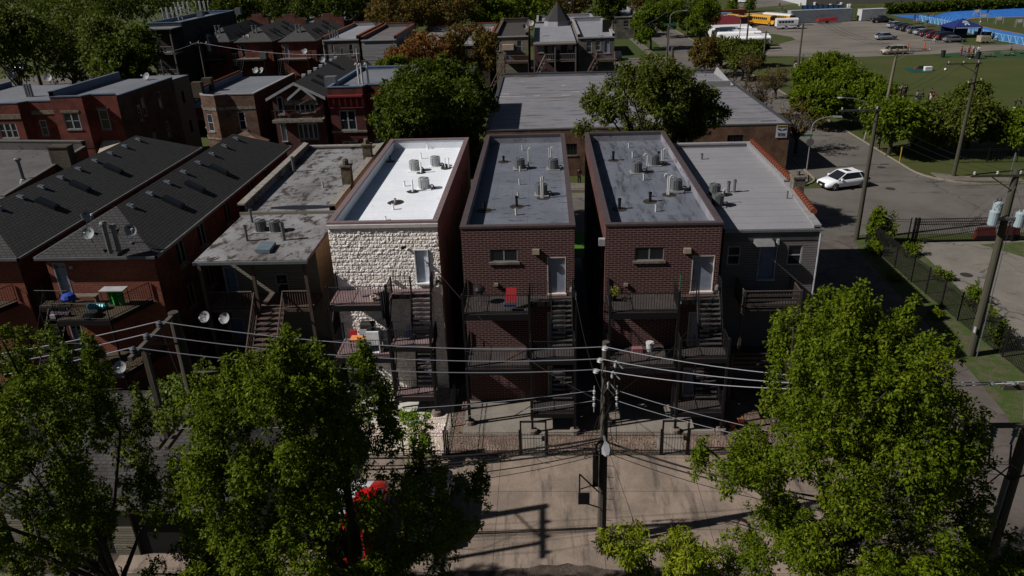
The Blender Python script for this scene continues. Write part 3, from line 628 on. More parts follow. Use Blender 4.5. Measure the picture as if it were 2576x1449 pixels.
# --- the two maroon brick buildings
def maroon(x0, x1, lab, win, d1, d2, d3, roofm, xs, xr, rp, sidem):
    o = thing('apartment_building', lab, 'building', ((x0+x1)/2, 35, 0)); fr = Fr((x0, 35), (x1, 35)); H = [hp(fr, *q, 35) for q in (win, d1, d2, d3)]
    sd = [(u, u+.8, z, z+1.3) for u in (2.2, 7, 12, 16) for z in (1.4, 4.3, 7.1)]
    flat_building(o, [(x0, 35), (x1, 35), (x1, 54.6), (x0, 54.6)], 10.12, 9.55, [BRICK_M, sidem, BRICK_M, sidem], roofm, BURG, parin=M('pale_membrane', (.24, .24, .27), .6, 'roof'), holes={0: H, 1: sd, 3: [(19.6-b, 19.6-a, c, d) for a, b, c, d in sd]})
    for h in sd: window(o, Fr((x1, 35), (x1, 54.6)), h, sill=None); window(o, Fr((x0, 54.6), (x0, 35)), (19.6-h[1], 19.6-h[0], h[2], h[3]))
    window(o, fr, H[0], M('vinyl_trim', (.22, .22, .24), .4), 2, False, depth=.08, fw=.05)
    for h in H[1:]: door(o, fr, h, WDOOR, M('cream_frame', (.5, .42, .38), .6), hinge=1)
    steel_porch(o, x0+.12, xs, xr, 35, 32.95, 34.35, 32.05, 33.15, (6.37, 4.3, 3.4, 1.2), DECK)
    for p in rp: lamp_box(o, fr, p[:2], 35, M('tan_lamp', (.2, .16, .13), .6), p[2])
    return o
B1 = maroon(-4.2, 1.42, 'middle maroon brick building with black speckled silver roof', ((1232, 627), (1303, 658)), ((1376, 647), (1424, 738)), ((1377, 785), (1422, 868)), ((1378, 920), (1421, 994)), ROOFB1, -.85, 1.3, [((1348, 632), 0, (.3, .25, .22))][0:0]+[(1348, 631, (.34, .26, .22)), (1248, 715, (.2, .12, .14))], BRICK_S)
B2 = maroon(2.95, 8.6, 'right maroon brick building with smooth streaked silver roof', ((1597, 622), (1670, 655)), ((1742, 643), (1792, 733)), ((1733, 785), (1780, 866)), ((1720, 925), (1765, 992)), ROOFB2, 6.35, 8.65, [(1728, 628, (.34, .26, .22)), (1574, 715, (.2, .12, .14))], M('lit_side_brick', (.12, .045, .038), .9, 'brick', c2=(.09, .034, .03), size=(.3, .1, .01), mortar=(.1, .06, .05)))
k = MB(); k.box(2.62, 35.1, 9.0, 2.93, 35.35, 9.35); k.build('wall_lamp', WHITE, B2)
pipes(B1, 9.55, [(2, 1, 105, 65, dict(h=.38, r=.05)), (2, 1, 75, 410, dict(h=.38, r=.05)), (2, 1, 80, 275, dict(h=.35, r=.05)), (2, 1, 62, 550, dict(h=.38, r=.05)), (2, 1, 42, 715, dict(h=.38, r=.06)), (2, 1, 48, 630, dict(h=.6, r=.07, m=BLACK, tar=.4)), (2, 1, 168, 250, dict(h=1.25, r=.04, cane=1)), (2, 1, 375, 200, dict(h=1.1, r=.03)), (2, 1, 392, 200, dict(h=1.0, r=.04, cane=1)), (2, 1, 297, 545, dict(h=1.25, r=.045)), (2, 1, 313, 545, dict(h=1.3, r=.045, tar=.35)), (1, 1, 2492, 180, dict(h=.4, r=.07, m=BLACK, tar=.38)), (1, 1, 2297, 672, dict(h=.5, r=.08, m=BLACK, tar=.42))])
acs([(*tp(2, 1, 80, 252), 'dark grey air conditioner at the far left of the speckled roof'), (*tp(2, 1, 415, 255), 'dark grey air conditioner by the right parapet of the speckled roof'), (*tp(2, 1, 298, 515), 'dark grey air conditioner behind two tall white pipes, nearest on the speckled roof')], 9.55, 'air conditioners on the speckled roof', False)
pipes(B2, 9.55, [(2, 1, 1175, 38, dict(h=.35, r=.05)), (2, 1, 1213, 135, dict(h=.4, r=.055)), (2, 1, 1018, 165, dict(h=.6, r=.08, m=BLACK, tar=.36)), (2, 1, 1325, 365, dict(h=.4, r=.055)), (2, 1, 1357, 290, dict(h=1.1, r=.04, cane=-1)), (2, 1, 1505, 185, dict(h=.85, r=.035)), (2, 1, 1520, 185, dict(h=.8, r=.04, cane=1, tar=.3)), (2, 1, 1473, 150, dict(h=.5, r=.07, m=BLACK)), (2, 1, 1563, 510, dict(h=1.1, r=.045, cane=-1)), (2, 1, 1580, 512, dict(h=1.0, r=.045, cane=1, tar=.42)), (2, 1, 1388, 580, dict(h=.55, r=.08, m=BLACK, tar=.42)), (2, 1, 1390, 530, dict(h=.3, r=.06)), (2, 1, 1080, 655, dict(h=.6, r=.08, m=BLACK, tar=.42)), (2, 1, 1448, 680, dict(h=.4, r=.06))])
acs([(*tp(2, 1, 1255, 290), 'dark grey air conditioner at the left of the far pair on the streaked roof'), (*tp(2, 1, 1430, 215), 'dark grey air conditioner at the right of the far pair on the streaked roof'), (*tp(2, 1, 1650, 468), 'dark grey air conditioner nearest on the streaked roof, by the right parapet')], 9.55, 'air conditioners on the streaked roof', False)

# --- grey sided building with clay tile parapet
GS = M('grey_siding', (.13, .12, .12), .7, 'siding', c2=(.12, .11, .11), size=(6, .13, .014), mortar=(.03, .025, .025), dirt=0)
Gb = thing('sided_building', 'grey clapboard building with pale roof and orange clay tile edge', 'building', (11.5, 36.8, 0))
pG = [(9.16, 36.8), (13.98, 36.8), (14.6, 44.3), (14.65, 53.8), (9.16, 53.8)]
frG = Fr(pG[0], pG[1]); hG = [hp(frG, *q, 36.8) for q in (((1832, 620), (1860, 667)), ((1912, 618), (1947, 702)), ((1984, 617), (2014, 667)), ((1940, 760), (1975, 800)))]
flat_building(Gb, pG, 9.3, 9.12, [GS, GS, GS, GS, GS], ROOFG, M('white_flashing', (.24, .23, .24), .5), par=[None, 9.24, 9.4, 9.4, None], holes={0: hG}, thick=.3)
for h in (hG[0], hG[2], hG[3]): window(Gb, frG, h, sill=None)
door(Gb, frG, hG[1], M('blue_grey_door', (.1, .13, .22), .5), WHITE)
mb = MB(); frG.box(mb, 0, frG.L, 0, .12, 8.98, 9.1); mb.build('gutter', ALU, Gb)
mb = MB(); frG.box(mb, 0, frG.L, .01, .03, 8.5, 8.97); mb.build('fascia', M('dark_fascia', (.06, .06, .065), .6), Gb)
CLAY = M('clay_tile', (.13, .034, .014), .8, 'plain', scale=8)
mb = MB(); fr = Fr((14.62, 43.9), (14.68, 53.5)); n = 24
for i in range(n):
    if 15 <= 0: continue
    u = i*fr.L/n; a, b = fr.p(u, .0, 9.58), fr.p(u+fr.L/n*1.1, .0, 9.54); mb.tube(a, b, .2, .15, 10)
mb.cut(); fr2 = Fr((14.2, 38.6), (14.5, 42.6))
for i in range(10): u = i*fr2.L/10; mb.tube(fr2.p(u, .0, 9.4), fr2.p(u+fr2.L/9, .0, 9.37), .18, .14, 10)
mb.build('clay_coping', CLAY, Gb, smooth=False)
mb = MB(); x, y = 14.65, 43.1; mb.box(x-.3, y-.35, 0, x+.35, y+.35, 9.95); mb.box(x-.35, y-.4, 9.95, x+.4, y+.4, 10.07); mb.tube((x, y, 10.07), (x, y, 10.35), .12, n=8); mb.build('chimney', M('mottled_chimney_block', (.16, .145, .125), .95, 'stone', c2=(.07, .055, .045)), Gb)
pipes(Gb, 9.12, [(2, 1, 1908, 155, dict(h=.4, r=.08, m=ALU)), (2, 1, 2073, 480, dict(h=.35, r=.08, m=ALU)), (2, 1, 2175, 485, dict(h=.65, r=.09, m=ALU)), (2, 1, 2235, 485, dict(h=.75, r=.08, m=ALU)), (3, 1, 190, 550, dict(h=.45, r=.05, m=ALU)), (2, 1, 2115, 600, dict(h=.75, r=.035, cane=1))])
acs([(*tp(2, 1, 2035, 520), 'shaded air conditioner, rear one of two against the maroon wall'), (*tp(2, 1, 2065, 625), 'shaded air conditioner, front one of two against the maroon wall')], 9.12, 'air conditioners on the pale seamed roof', False)
mb = MB()
for z, x0, x1, y0 in ((5.46, 10.0, 12.8, 35.0), (2.3, 9.5, 13.2, 34.2)):
    mb.box(x0, y0, z-.12, x1, 36.78, z); railing(mb, [(x0, 36.7, z), (x0, y0, z), (x1, y0, z), (x1, 36.7, z)], gap=.14, post=.05, r=.02, rr=.04)
    for k in range(3): mb.box(x0, y0-.05, z+.2+k*.25, x1, y0-.02, z+.32+k*.25)
stairs(mb, 11.9, 12.8, 35.0, 5.4, 33.0, 3.2, 8); stairs(mb, 11.3, 12.3, 34.1, 2.3, 32.2, .1, 9)
for x, y in ((10.0, 35.0), (12.8, 35.0), (9.5, 34.2), (13.2, 34.2)): mb.box(x-.07, y-.07, 0, x+.07, y+.07, 6.5 if y > 34.5 else 3.3)
mb.build('rear_porch', M('dark_stained_wood', (.05, .038, .034), .85, 'wood', c2=(.035, .028, .026)), Gb)
lamp_box(Gb, frG, (1956, 607), 36.8, WHITE, (.12, .14, .3))
lamp_box(Gb, frG, (1918, 604), 36.8, M('awning_metal', (.16, .16, .16), .6), (.9, .7, .18))
mb = MB(); mb.tube((14.02, 36.72, 8.9), (14.06, 36.72, .2), .05, n=6); mb.build('downpipe', WHITE, Gb)

# --- weathered building with enclosed wooden porch
Dz = 8.25
D_ = thing('frame_building', 'flat-roofed building with badly weathered roof and brown wooden back porch', 'building', (-15.4, 38, 0))
CREAM = M('cream_side_stucco', (.42, .36, .22), .9, 'stone', c2=(.34, .28, .17))
TANS = M('tan_siding', (.2, .185, .15), .7, 'siding', c2=(.19, .175, .14), size=(6, .14, .014), mortar=(.05, .045, .035), dirt=0)
pD = [(-18.0, 38.0), (-12.6, 38.0), (-12.6, 42.8), (-18.0, 42.8)]; frD = Fr(pD[0], pD[1])
hD = [hp(frD, *q, 38) for q in (((560, 672), (606, 752)), ((690, 690), (730, 740)), ((575, 800), (625, 868)))]
flat_building(D_, pD, Dz, Dz-.05, [TANS, CREAM, TANS, CREAM], ROOFD, par=[None]*4, holes={0: hD})
mb = MB(); mb.hexa([(-18.35, 35.8, Dz-.17), (-12.4, 35.8, Dz-.17), (-12.35, 42.8, Dz-.17), (-18.35, 42.8, Dz-.17), (-18.35, 35.8, Dz-.02), (-12.4, 35.8, Dz-.02), (-12.35, 42.8, Dz+.08), (-18.35, 42.8, Dz+.08)]); mb.build('porch_roof', ROOFD, D_)
mb = MB(); f = Fr((-18.4, 35.78), (-12.35, 35.78)); f.box(mb, 0, f.L, 0, .13, Dz-.2, Dz-.05); mb.build('gutter', ALU, D_)
flat_building(D_, [(-18.5, 42.85), (-12.6, 42.85), (-12.6, 58.3), (-18.9, 58.3)], Dz+.55, Dz+.28, [TANS, CREAM, TANS, RED_S], ROOFD, M('stone_coping', (.24, .22, .2), .85, 'stone', c2=(.16, .14, .12)), par=[None, Dz+.6, Dz+.5, Dz+.75], thick=.38)
k = MB(); cx, cy, _ = G(*tp(1, 1, 455, 640), Dz+.3); k.poly([(cx+2.0*math.cos(a*.4)*(1+.06*math.sin(a*3)), cy+.1+.4*math.sin(a*.4), Dz+.295) for a in range(16)]); k.build('puddle', M('roof_puddle', (.015, .014, .017), .35, 'flat', spec=.3), D_)
for h in (hD[0], hD[2]): door(D_, frD, h, M('blue_grey_door', (.1, .13, .22), .5), WHITE)
window(D_, frD, hD[1], sill=None)
mb = MB()
for x, y, z in ((*G(*tp(1, 1, 930, 420), Dz+.5)[:2], 1.3), (*G(*tp(1, 1, 1130, 145), Dz+.5)[:2], 1.0)):
    mb.cut(); mb.box(x-.3, y-.3, Dz+.2, x+.3, y+.3, Dz+.5+z); mb.box(x-.36, y-.36, Dz+.5+z, x+.36, y+.36, Dz+.6+z); mb.lathe((x, y, Dz+.6+z), [(.2, 0), (.2, .3), (.12, .4)], 8)
mb.build('chimney', M('sooty_chimney', (.12, .1, .065), .95, 'stone', c2=(.05, .04, .03)), D_)
pipes(D_, Dz+.28, [(1, 1, 383, 280, dict(h=1.1, r=.09, m=ALU)), (1, 1, 675, 440, dict(h=.4, r=.06))])
pipes(D_, Dz, [(1, 1, 285, 972, dict(h=1.05, r=.1, m=ALU)), (0, 1, 2490, 980, dict(h=.95, r=.08, m=ALU)), (0, 1, 2540, 800, dict(h=.9, r=.08, m=ALU))])
mb = MB(); a = [G(*tp(1, 1, *p), Dz) for p in ((0, 1100), (140, 1105), (205, 1020), (60, 1015))]; mb.prism([(p[0], p[1]) for p in a], Dz+.02, Dz+.22); mb.build('roof_hatch', M('blue_grey_metal', (.1, .13, .16), .5), D_)
acs([(*tp(1, 1, 55, 880), 'air conditioner, left of the pair on the weathered roof'), (*tp(1, 1, 200, 885), 'air conditioner, right of the pair on the weathered roof')], Dz, 'air conditioners on the weathered roof', False)
mb = MB()
for x in (-18.2, -15.4, -12.6): mb.box(x-.08, 35.86, 0, x+.08, 36.02, Dz-.18)
for z in (5.35, 2.4):
    mb.box(-18.2, 35.95, z-.2, -12.55, 37.98, z)
    railing(mb, [(-18.15, 36.0, z), (-15.7, 36.0, z)], gap=.13, post=.05, r=.02, rr=.04); railing(mb, [(-14.05, 36.0, z), (-12.6, 36.0, z)], gap=.13, post=.05, r=.02, rr=.04)
w = mb.build('rear_porch', WOODP, D_)
for z in (5.35, 2.4):
    mb = MB(); stairs(mb, -15.55, -14.1, 36.0, z, 33.2, max(z-2.9, 0), 13, .28)
    for x in (-15.6, -14.05):
        mb.hexa([(x-.03, 36.0, z+.85), (x+.03, 36.0, z+.85), (x+.03, 33.1, z-2.05), (x-.03, 33.1, z-2.05), (x-.03, 36.0, z+.97), (x+.03, 36.0, z+.97), (x+.03, 33.1, z-1.93), (x-.03, 33.1, z-1.93)])
        for i in range(14): t = i/13; mb.tube((x, 36.0-2.9*t, z-2.9*t), (x, 36.0-2.9*t, z-2.9*t+.9), .018, n=4, caps=False)
    mb.build('stair_flight', WOODP, w)
mb = MB(); mb.box(-15.6, 32.1, 2.2, -14.0, 33.2, 2.4); mb.box(-15.6, 32.2, 0, -15.45, 32.35, 2.2); mb.box(-14.15, 32.2, 0, -14.0, 32.35, 2.2); mb.build('stair_landing', WOODP, w)

# --- the two hip-roofed red brick buildings
def hipped(x0, x1, y0, y1, z, h, lab, hs, loc_deck, n_vent, sky, run=3.0):
    o = thing('brick_building', lab, 'building', ((x0+x1)/2, y0, 0)); fr = Fr((x0, y0), (x1, y0)); fr1 = Fr((x1, y0), (x1, y1)); mb = MB()
    H = [hp(fr, *q, y0) for q in hs]; wall(mb, fr, 0, z, H); mb.build('wall', RED, o); mb = MB()
    S = [(u, u+1.0, zz, zz+1.35) for u in (2.4, 5.2, 9.2, 13.5, 17) for zz in (1.8, 4.6, 7.2)]
    wall(mb, fr1, 0, z, S); mb.cut(); wall(mb, Fr((x1, y1), (x0, y1)), 0, z); mb.cut(); wall(mb, Fr((x0, y1), (x0, y0)), 0, z); mb.build('wall', RED_S, o)
    for s_ in S: window(o, fr1, s_, M('grey_frame', (.2, .19, .18), .6), 2, False)
    for q in H: door(o, fr, q, WDOOR, WHITE, panes=1)
    hip_roof(o, x0, x1, y0, y1, z, h, SHING, .3, run=run, gutter=M('dull_gutter', (.12, .125, .13), .5, metal=.3))
    xm = (x0+x1)/2
    for i in range(n_vent):
        y = y0+run+.3+i*(y1-y0-2*run)/(n_vent-.7); v = MB(); x = xm+.45; zz = z+h-.45*h/((x1-x0)/2+.3); sl_ = h/((x1-x0)/2+.3)
        v.hexa([(x-.19, y-.17, zz+.04+.19*sl_), (x+.19, y-.17, zz+.04-.19*sl_), (x+.19, y+.17, zz+.04-.19*sl_), (x-.19, y+.17, zz+.04+.19*sl_), (x-.13, y-.11, zz+.13+.13*sl_), (x+.13, y-.11, zz+.13-.13*sl_), (x+.13, y+.11, zz+.13-.13*sl_), (x-.13, y+.11, zz+.13+.13*sl_)])
        v.box(x-.12, y-.12, zz-.12, x+.12, y+.12, zz+.12); v.build('roof_vent', M('roof_vent_metal', (.2, .225, .25), .35, metal=.4), o)
    for u in sky:
        v = MB(); y = y0+u; x0_, x1_ = xm+1.1, xm+2.1; sl_ = h/((x1-x0)/2+.3); za, zb_ = z+h-1.1*sl_, z+h-2.1*sl_
        v.hexa([(x0_, y, za-.05), (x1_, y, zb_-.05), (x1_, y+.55, zb_-.05), (x0_, y+.55, za-.05), (x0_, y, za+.2), (x1_, y, zb_+.2), (x1_, y+.55, zb_+.2), (x0_, y+.55, za+.2)]); s_ = v.build('skylight', BLACK, o)
        v = MB(); v.poly([(x0_+.06, y+.06, za+.208-.06*sl_), (x1_-.06, y+.06, zb_+.208+.06*sl_), (x1_-.06, y+.49, zb_+.208+.06*sl_), (x0_+.06, y+.49, za+.208-.06*sl_)]); v.build('pane', GLASS, s_)
    return o
Bb = hipped(-25.75, -20.05, 35.05, 57.2, 8.95, 1.75, 'red brick building with dark hipped shingle roof and three satellite dishes', (((130, 662), (187, 745)), ((172, 815), (222, 880))), 0, 8, (5.4, 8.4, 12.2), 3.0)
Ab = hipped(-33.4, -27.25, 35.05, 57.4, 8.95, 1.75, 'red brick building with dark hipped shingle roof, farthest left of the near row', (), 0, 9, (5.4, 8.8, 12.8), 3.0)
def iron_balcony(o, pts, z, deckm=WOODD, posts=True):
    mb = MB(); mb.prism(pts, z-.12, z); d = mb.build('balcony', deckm, o); mb = MB()
    railing(mb, [(*p, z) for p in pts], gap=.13, h=.95); a = [(*p, z-.02) for p in pts]
    mb.build('railing', BLACK, d); mb = MB()
    for p, q in zip(a, a[1:]): f = Fr(p, q); f.box(mb, 0, f.L, 0, .04, z-.26, z-.0)
    if posts:
        for p in pts[1:-1]: mb.cut(); mb.tube((*p, 0), (*p, z-.1), .05, n=6)
    mb.build('frame', BLACK, d); return d
for z in (6.45, 3.4):
    iron_balcony(Bb, [(-26.3, 35.0), (-26.2, 34.2), (-24.4, 34.1), (-24.3, 32.6), (-21.6, 32.6), (-20.6, 35.0)][::1], z)
    mb = MB(); stairs(mb, -25.6, -24.6, 34.0, z, 31.6, z-2.95, 12)
    for x in (-25.62, -24.58): mb.tube((x, 34, z+.9), (x, 31.6, z-2.05), .02, n=5); [mb.tube((x, 34-2.4*i/10, z-2.95*i/10), (x, 34-2.4*i/10, z-2.95*i/10+.9), .01, n=4, caps=False) for i in range(11)]
    mb.build('stair_flight', BLACK, Bb)
    iron_balcony(Ab, [(-31.5, 35.0), (-31.5, 33.0), (-28.6, 33.6), (-27.9, 35.0)], z)
lamp_box(Bb, Fr((-25.75, 35.05), (-20.05, 35.05)), (181, 671), 35.05, WHITE, (.16, .14, .14))
zz = 9.9
for (x, y), r, h in ((T(0, 1, [(1100, 1045)])[0], .12, 1.2), (T(0, 1, [(1185, 1025)])[0], .12, .95)):
    gx, gy, _ = G(x, y, 9.6); mb = MB(); mb.tube((gx, gy, 9.3), (gx, gy, 9.6+h), r, n=10); mb.lathe((gx, gy, 9.6+h), [(r*1.5, 0), (r*1.5, .1), (r, .2)], 10); mb.build('flue', ALU, Bb)
# --- far-left flat roof
Cb = thing('flat_building', 'low grey flat-roofed building with a square chimney at the left edge', 'building', (-38, 45, 0))
c0 = [(-52, 42), (-34.15, 42), (-34.05, 44.5), (-36.1, 57.6), (-52, 59.5)]
flat_building(Cb, c0, 9.3, 9.0, [RED, RED_S, RED_S, RED_S, RED_S], M('grey_felt_roof', (.085, .08, .08), .85, 'roof', c2=(.06, .055, .055), seam=1.2), M('grey_stone_coping', (.1, .09, .085), .9), par=[None, 9.2, 9.3, 9.7, None])
mb = MB(); x, y, _ = G(160, 400, 9.6); mb.box(x-.7, y-.4, 8.6, x+.7, y+.4, 10.5); mb.box(x-.75, y-.45, 10.5, x+.75, y+.45, 10.6); mb.build('chimney', M('yellow_grey_chimney', (.13, .11, .075), .95, 'brick', c2=(.1, .085, .06), mortar=(.05, .04, .03)), Cb)
x, y, _ = G(62, 462, 9); mb = MB(); mb.tube((x, y, 9), (x, y, 10.6), .12, n=8); mb.lathe((x, y, 9), [(.35, 0), (.2, .3), (.13, .35)], 8); mb.lathe((x, y, 10.6), [(.24, 0), (.24, .12), (.1, .2)], 8); mb.build('flue', ALU, Cb)
# dishes on the near roofs
PROTO.clear if False else None
dz = 'satellite dishes on the hipped roof'
def pdish(p, z, lab, grp, rz, mh=0): x, y, _ = G(*p, z); return dish(lab, (x, y, z), rz, grp)
pdish(T(0, 1, [(930, 1030)])[0], 9.55, 'round satellite dish at the left of two flue pipes on the hipped roof', dz, .2)
pdish(T(0, 1, [(905, 860)])[0], 10.05, 'edge-on satellite dish beside the ridge of the hipped roof', dz, 1.1)
pdish(T(0, 1, [(1340, 1000)])[0], 9.45, 'satellite dish right of two flue pipes on the hipped roof', dz, .75)
for i, (p, lb) in enumerate((((516, 796), 'shadowed satellite dish on the porch post, left of its pair'), ((566, 799), 'sunlit satellite dish with a dark logo, right of its pair by the wooden porch'))):
    x, y, z = Q(*p, 35.4); dish(lb, (x, y, z-.72), -.1, 'satellite dishes by the wooden porch')
x, y, z = Q(302, 922, 32.4); dish('satellite dish on the lower balcony rail, half hidden by leaves', (x, y, z-.72), .4, 'satellite dishes by the wooden porch')
# ------------------------------------------------------------------ second row, street fronts facing the camera
def Z1(x, y): return ((480+x*.3727)/1.4907, (60+y*.3729)/1.4907)
def Z2(x, y): return ((1820+x*.3727)/1.4907, (y*.3727)/1.4907)
def Z3(x, y): return ((2100+x*.3494)/1.4907, (y*.3494)/1.4907)
def t00(x, y): return tp(0, 0, x, y)
def t10(x, y): return tp(1, 0, x, y)
ROOFS = M('far_silver_roof', (.15, .155, .175), .6, 'roof', c2=(.12, .125, .14), seam=1.2, sa=.2, lo=.6, hi=.7)
ROOFW = M('far_pale_roof', (.23, .23, .25), .6, 'roof', c2=(.19, .19, .21), seam=1.2, sa=.15, lo=.62, hi=.72)
REDF = M('front_red_brick', (.2, .04, .026), .85, 'brick', c2=(.16, .032, .022), size=(.25, .09, .006), mortar=(.12, .03, .02))
YELS = M('dirty_yellow_brick', (.1, .075, .05), .9, 'brick', c2=(.07, .05, .036), size=(.25, .09, .008), mortar=(.06, .045, .03))
BRNF = M('brown_front_brick', (.16, .085, .055), .85, 'brick', c2=(.1, .05, .036), size=(.4, .1, .008), mortar=(.15, .1, .07))
DKRED = M('dark_red_brick', (.11, .03, .022), .85, 'brick', c2=(.085, .024, .018), size=(.3, .09, .008), mortar=(.1, .05, .04))
VICT = M('oxblood_brick', (.13, .025, .02), .85, 'brick', c2=(.1, .02, .017), size=(.25, .08, .006), mortar=(.07, .02, .016))
GREYB = M('grey_painted_brick', (.17, .15, .145), .85, 'brick', c2=(.14, .125, .12), size=(.3, .09, .008), mortar=(.1, .09, .085))
SILVER = M('silver_parapet_paint', (.1, .14, .22), .5, 'plain')
OXPAINT = M('oxblood_paint', (.16, .015, .018), .6, 'plain')
S2 = M('rusticated_stone', (.2, .16, .12), .9, 'stone', c2=(.11, .085, .065))
F = 78.0
def X_(p, Y): return Q(*p, Y)[0]
def Zq(p, Y): return Q(*p, Y)[2]
# F2 : red bay front with brown side wall
o = thing('brick_building', 'red brick front with stone lintels, dirty brown side wall and cream awning', 'building', (-48, F, 0))
xa, xb, xc = X_(t00(492, 960), F), X_(t00(812, 960), F), X_(t00(1115, 950), F); z = 9.75
pl = [(xa, F), (xb, F), (xb+.5, F+.9), (xc, F+.9), (xc+.5, F+13), (xa+.5, F+13)]
f0, f2, f3 = Fr(pl[0], pl[1]), Fr(pl[2], pl[3]), Fr(pl[3], pl[4])
h0 = [hp(f0, t00(625, 1135), t00(828, 1300), F), hp(f0, t00(690, 1440), t00(880, 1590), F)]; h2 = [hp(f2, t00(980, 1105), t00(1125, 1300), F+.9)]
h3 = [(3.4, 4.0, 6.2, 7.9), (4.4, 5.1, 6.5, 8.4), (8.0, 8.7, 6.7, 8.5), (5.2, 5.9, 2.6, 4.4), (8.4, 9.1, 3.2, 5.0)]
flat_building(o, pl, z, z-.3, [REDF, REDF, REDF, YELS, YELS, YELS], ROOFS, M('blue_grey_coping', (.09, .12, .17), .5), par=[z, z, z, z-.25, None, z+.5], holes={0: h0, 2: h2, 3: h3}, thick=.3, parin=SILVER)
for h in h0: window(o, f0, h, WHITE, 2, lintel=S2, fw=.1)
window(o, f2, h2[0], WHITE, 1, lintel=S2, fw=.1)
for h in h3: window(o, f3, h, WHITE, 1, fw=.08)
mb = MB(); f0.box(mb, .8, 3.4, 0, .04, 4.3, 5.0); mb.build('brick_panel', VICT, o)
mb = MB(); a = [Q(*t00(*p), F+.9) for p in ((1030, 1415), (1215, 1410))]; x0, x1, zt = a[0][0], a[1][0], a[0][2]
mb.hexa([(x0-.1, F-.6, zt-1.35), (x1+.1, F-.6, zt-1.35), (x1, F+.88, zt-1.35), (x0, F+.88, zt-1.35), (x0-.1, F-.62, zt-1.25), (x1+.1, F-.62, zt-1.25), (x1, F+.88, zt), (x0, F+.88, zt)]); mb.build('awning', M('cream_awning', (.36, .3, .24), .8), o)
mb = MB(); f4 = Fr((xc+.55, F+13.05), (xc+.9, F+17)); pw = [(xc-4, F+13.02), (xc+.5, F+13.02), (xc+.9, F+16.5), (xc-4, F+16.5)]; flat_building(o, pw, 9.3, 9.25, [M('tan_stucco', (.14, .115, .1), .9)]*4, ROOFS, par=[None]*4, holes={1: [(1.2, 1.8, 6.2, 7.6), (1.6, 2.2, 2.5, 4.0)]})
# F1 : attached red building, cut by the frame
o = thing('brick_building', 'red brick front with a stone band and triple window, cut by the left edge', 'building', (-57, F, 0)); z = 9.2
x0, x1, x2 = X_(t00(-700, 1020), F), X_(t00(165, 1020), F), xa-.02
pl = [(x0, F), (x1, F), (x1+.6, F+.9), (x2, F+.9), (x2+.5, F+12.9), (x0, F+12.9)]; f0, f2 = Fr(pl[0], pl[1]), Fr(pl[2], pl[3])
h0 = [hp(f0, t00(-30, 1240), t00(200, 1390), F)]; h2 = [hp(f2, t00(385, 1210), t00(500, 1360), F+.9)]
flat_building(o, pl, z, z-.2, [REDF]*4+[YELS]*2, ROOFS, M('blue_grey_coping', (.09, .12, .17), .5), par=[z, z, z, None, None, z+.3], holes={0: h0, 2: h2}, parin=SILVER)
window(o, f0, h0[0], WHITE, 3, fw=.12); window(o, f2, h2[0], WHITE, 1, fw=.1)
mb = MB(); zb = Zq(t00(90, 1165), F); f0.box(mb, 0, f0.L, -.02, .08, zb-.35, zb+.15); mb.cut(); f2.box(mb, .05, f2.L, -.02, .06, zb-.1, zb+.3); mb.build('stone_band', S2, o)
mb = MB()
for px in (275, 300, 325): x, y, _ = G(*t00(px, 965), 9.1); mb.tube((x, y, 9), (x, y, 10.4), .16, n=7)
mb.build('flue', ALU, o)
# F3 : brown octagonal bay
o = thing('brick_building', 'brown brick house with faceted bay front, white windows and low brown hip roof entry', 'building', (-34, F, 0)); z = 9.45
xs = [X_(t00(p, 960), F) for p in (1925, 1985, 2150, 2270, 2530)]
pl = [(xs[0], F+2.0), (xs[1], F+.7), (xs[2], F), (xs[3], F+.6), (xs[4], F+.6), (xs[4]+.3, F+14), (xs[0], F+14)]
fs_ = [Fr(pl[i], pl[i+1]) for i in range(4)]
H = {1: [hp(fs_[1], t00(2060, 1150), t00(2165, 1325), F+.3)], 2: [], 3: [hp(fs_[3], t00(2385, 1125), t00(2490, 1305), F+.6)], 0: [hp(fs_[0], t00(1972, 1130), t00(2035, 1310), F+1.4)]}
H[2] = [(.25, 1.2, H[1][0][2], H[1][0][3])] if fs_[2].L > 1.5 else []
flat_building(o, pl, z, z-.25, [BRNF]*4+[DKRED]*3, ROOFS, M('pale_coping', (.26, .25, .25), .6), par=[z]*5+[None, z+.35], holes=H, parin=SILVER)
for i, f in enumerate(fs_):
    for h in H.get(i, []): window(o, f, h, WHITE, 1, fw=.1)
mb = MB(); zs = Zq(t00(2200, 1110), F)
for f in fs_: mb.cut(); f.box(mb, .02, f.L-.02, -.02, .05, zs-.05, zs+.25); mb.cut(); f.box(mb, .02, f.L-.02, -.02, .07, zs-3.1, zs-2.95)
mb.build('stone_band', STONE_T, o)
mb = MB(); x0, x1 = X_(t00(2210, 1400), F-1), X_(t00(2660, 1400), F-1); zc = Zq(t00(2440, 1370), F-1)
mb.poly([(x0, F-1.5, zc-.8), (x1, F-1.5, zc-.8), ((x0+x1)/2, F+.3, zc+.3)]); mb.poly([(x1, F-1.5, zc-.8), (x1, F+.55, zc-.8), ((x0+x1)/2, F+.3, zc+.3)]); mb.poly([(x0, F+.55, zc-.8), (x0, F-1.5, zc-.8), ((x0+x1)/2, F+.3, zc+.3)]); mb.build('entry_roof', M('tan_shingles', (.2, .12, .07), .9, 'shingle', c2=(.15, .09, .055), size=(.35, .2, .015)), o)
mb = MB(); mb.box(x0+.2, F-1.3, 0, x1-.2, F+.5, zc-.8); mb.build('entry', BRNF, o)
mb = MB()
for p in ((2005, 950), (2105, 905)): mb.cut(); x, y, _ = G(*t00(*p), 9.3); mb.box(x-.5, y-.4, 9, x+.5, y+.4, 10.6)
mb.build('chimney', YELS, o)
mb = MB()
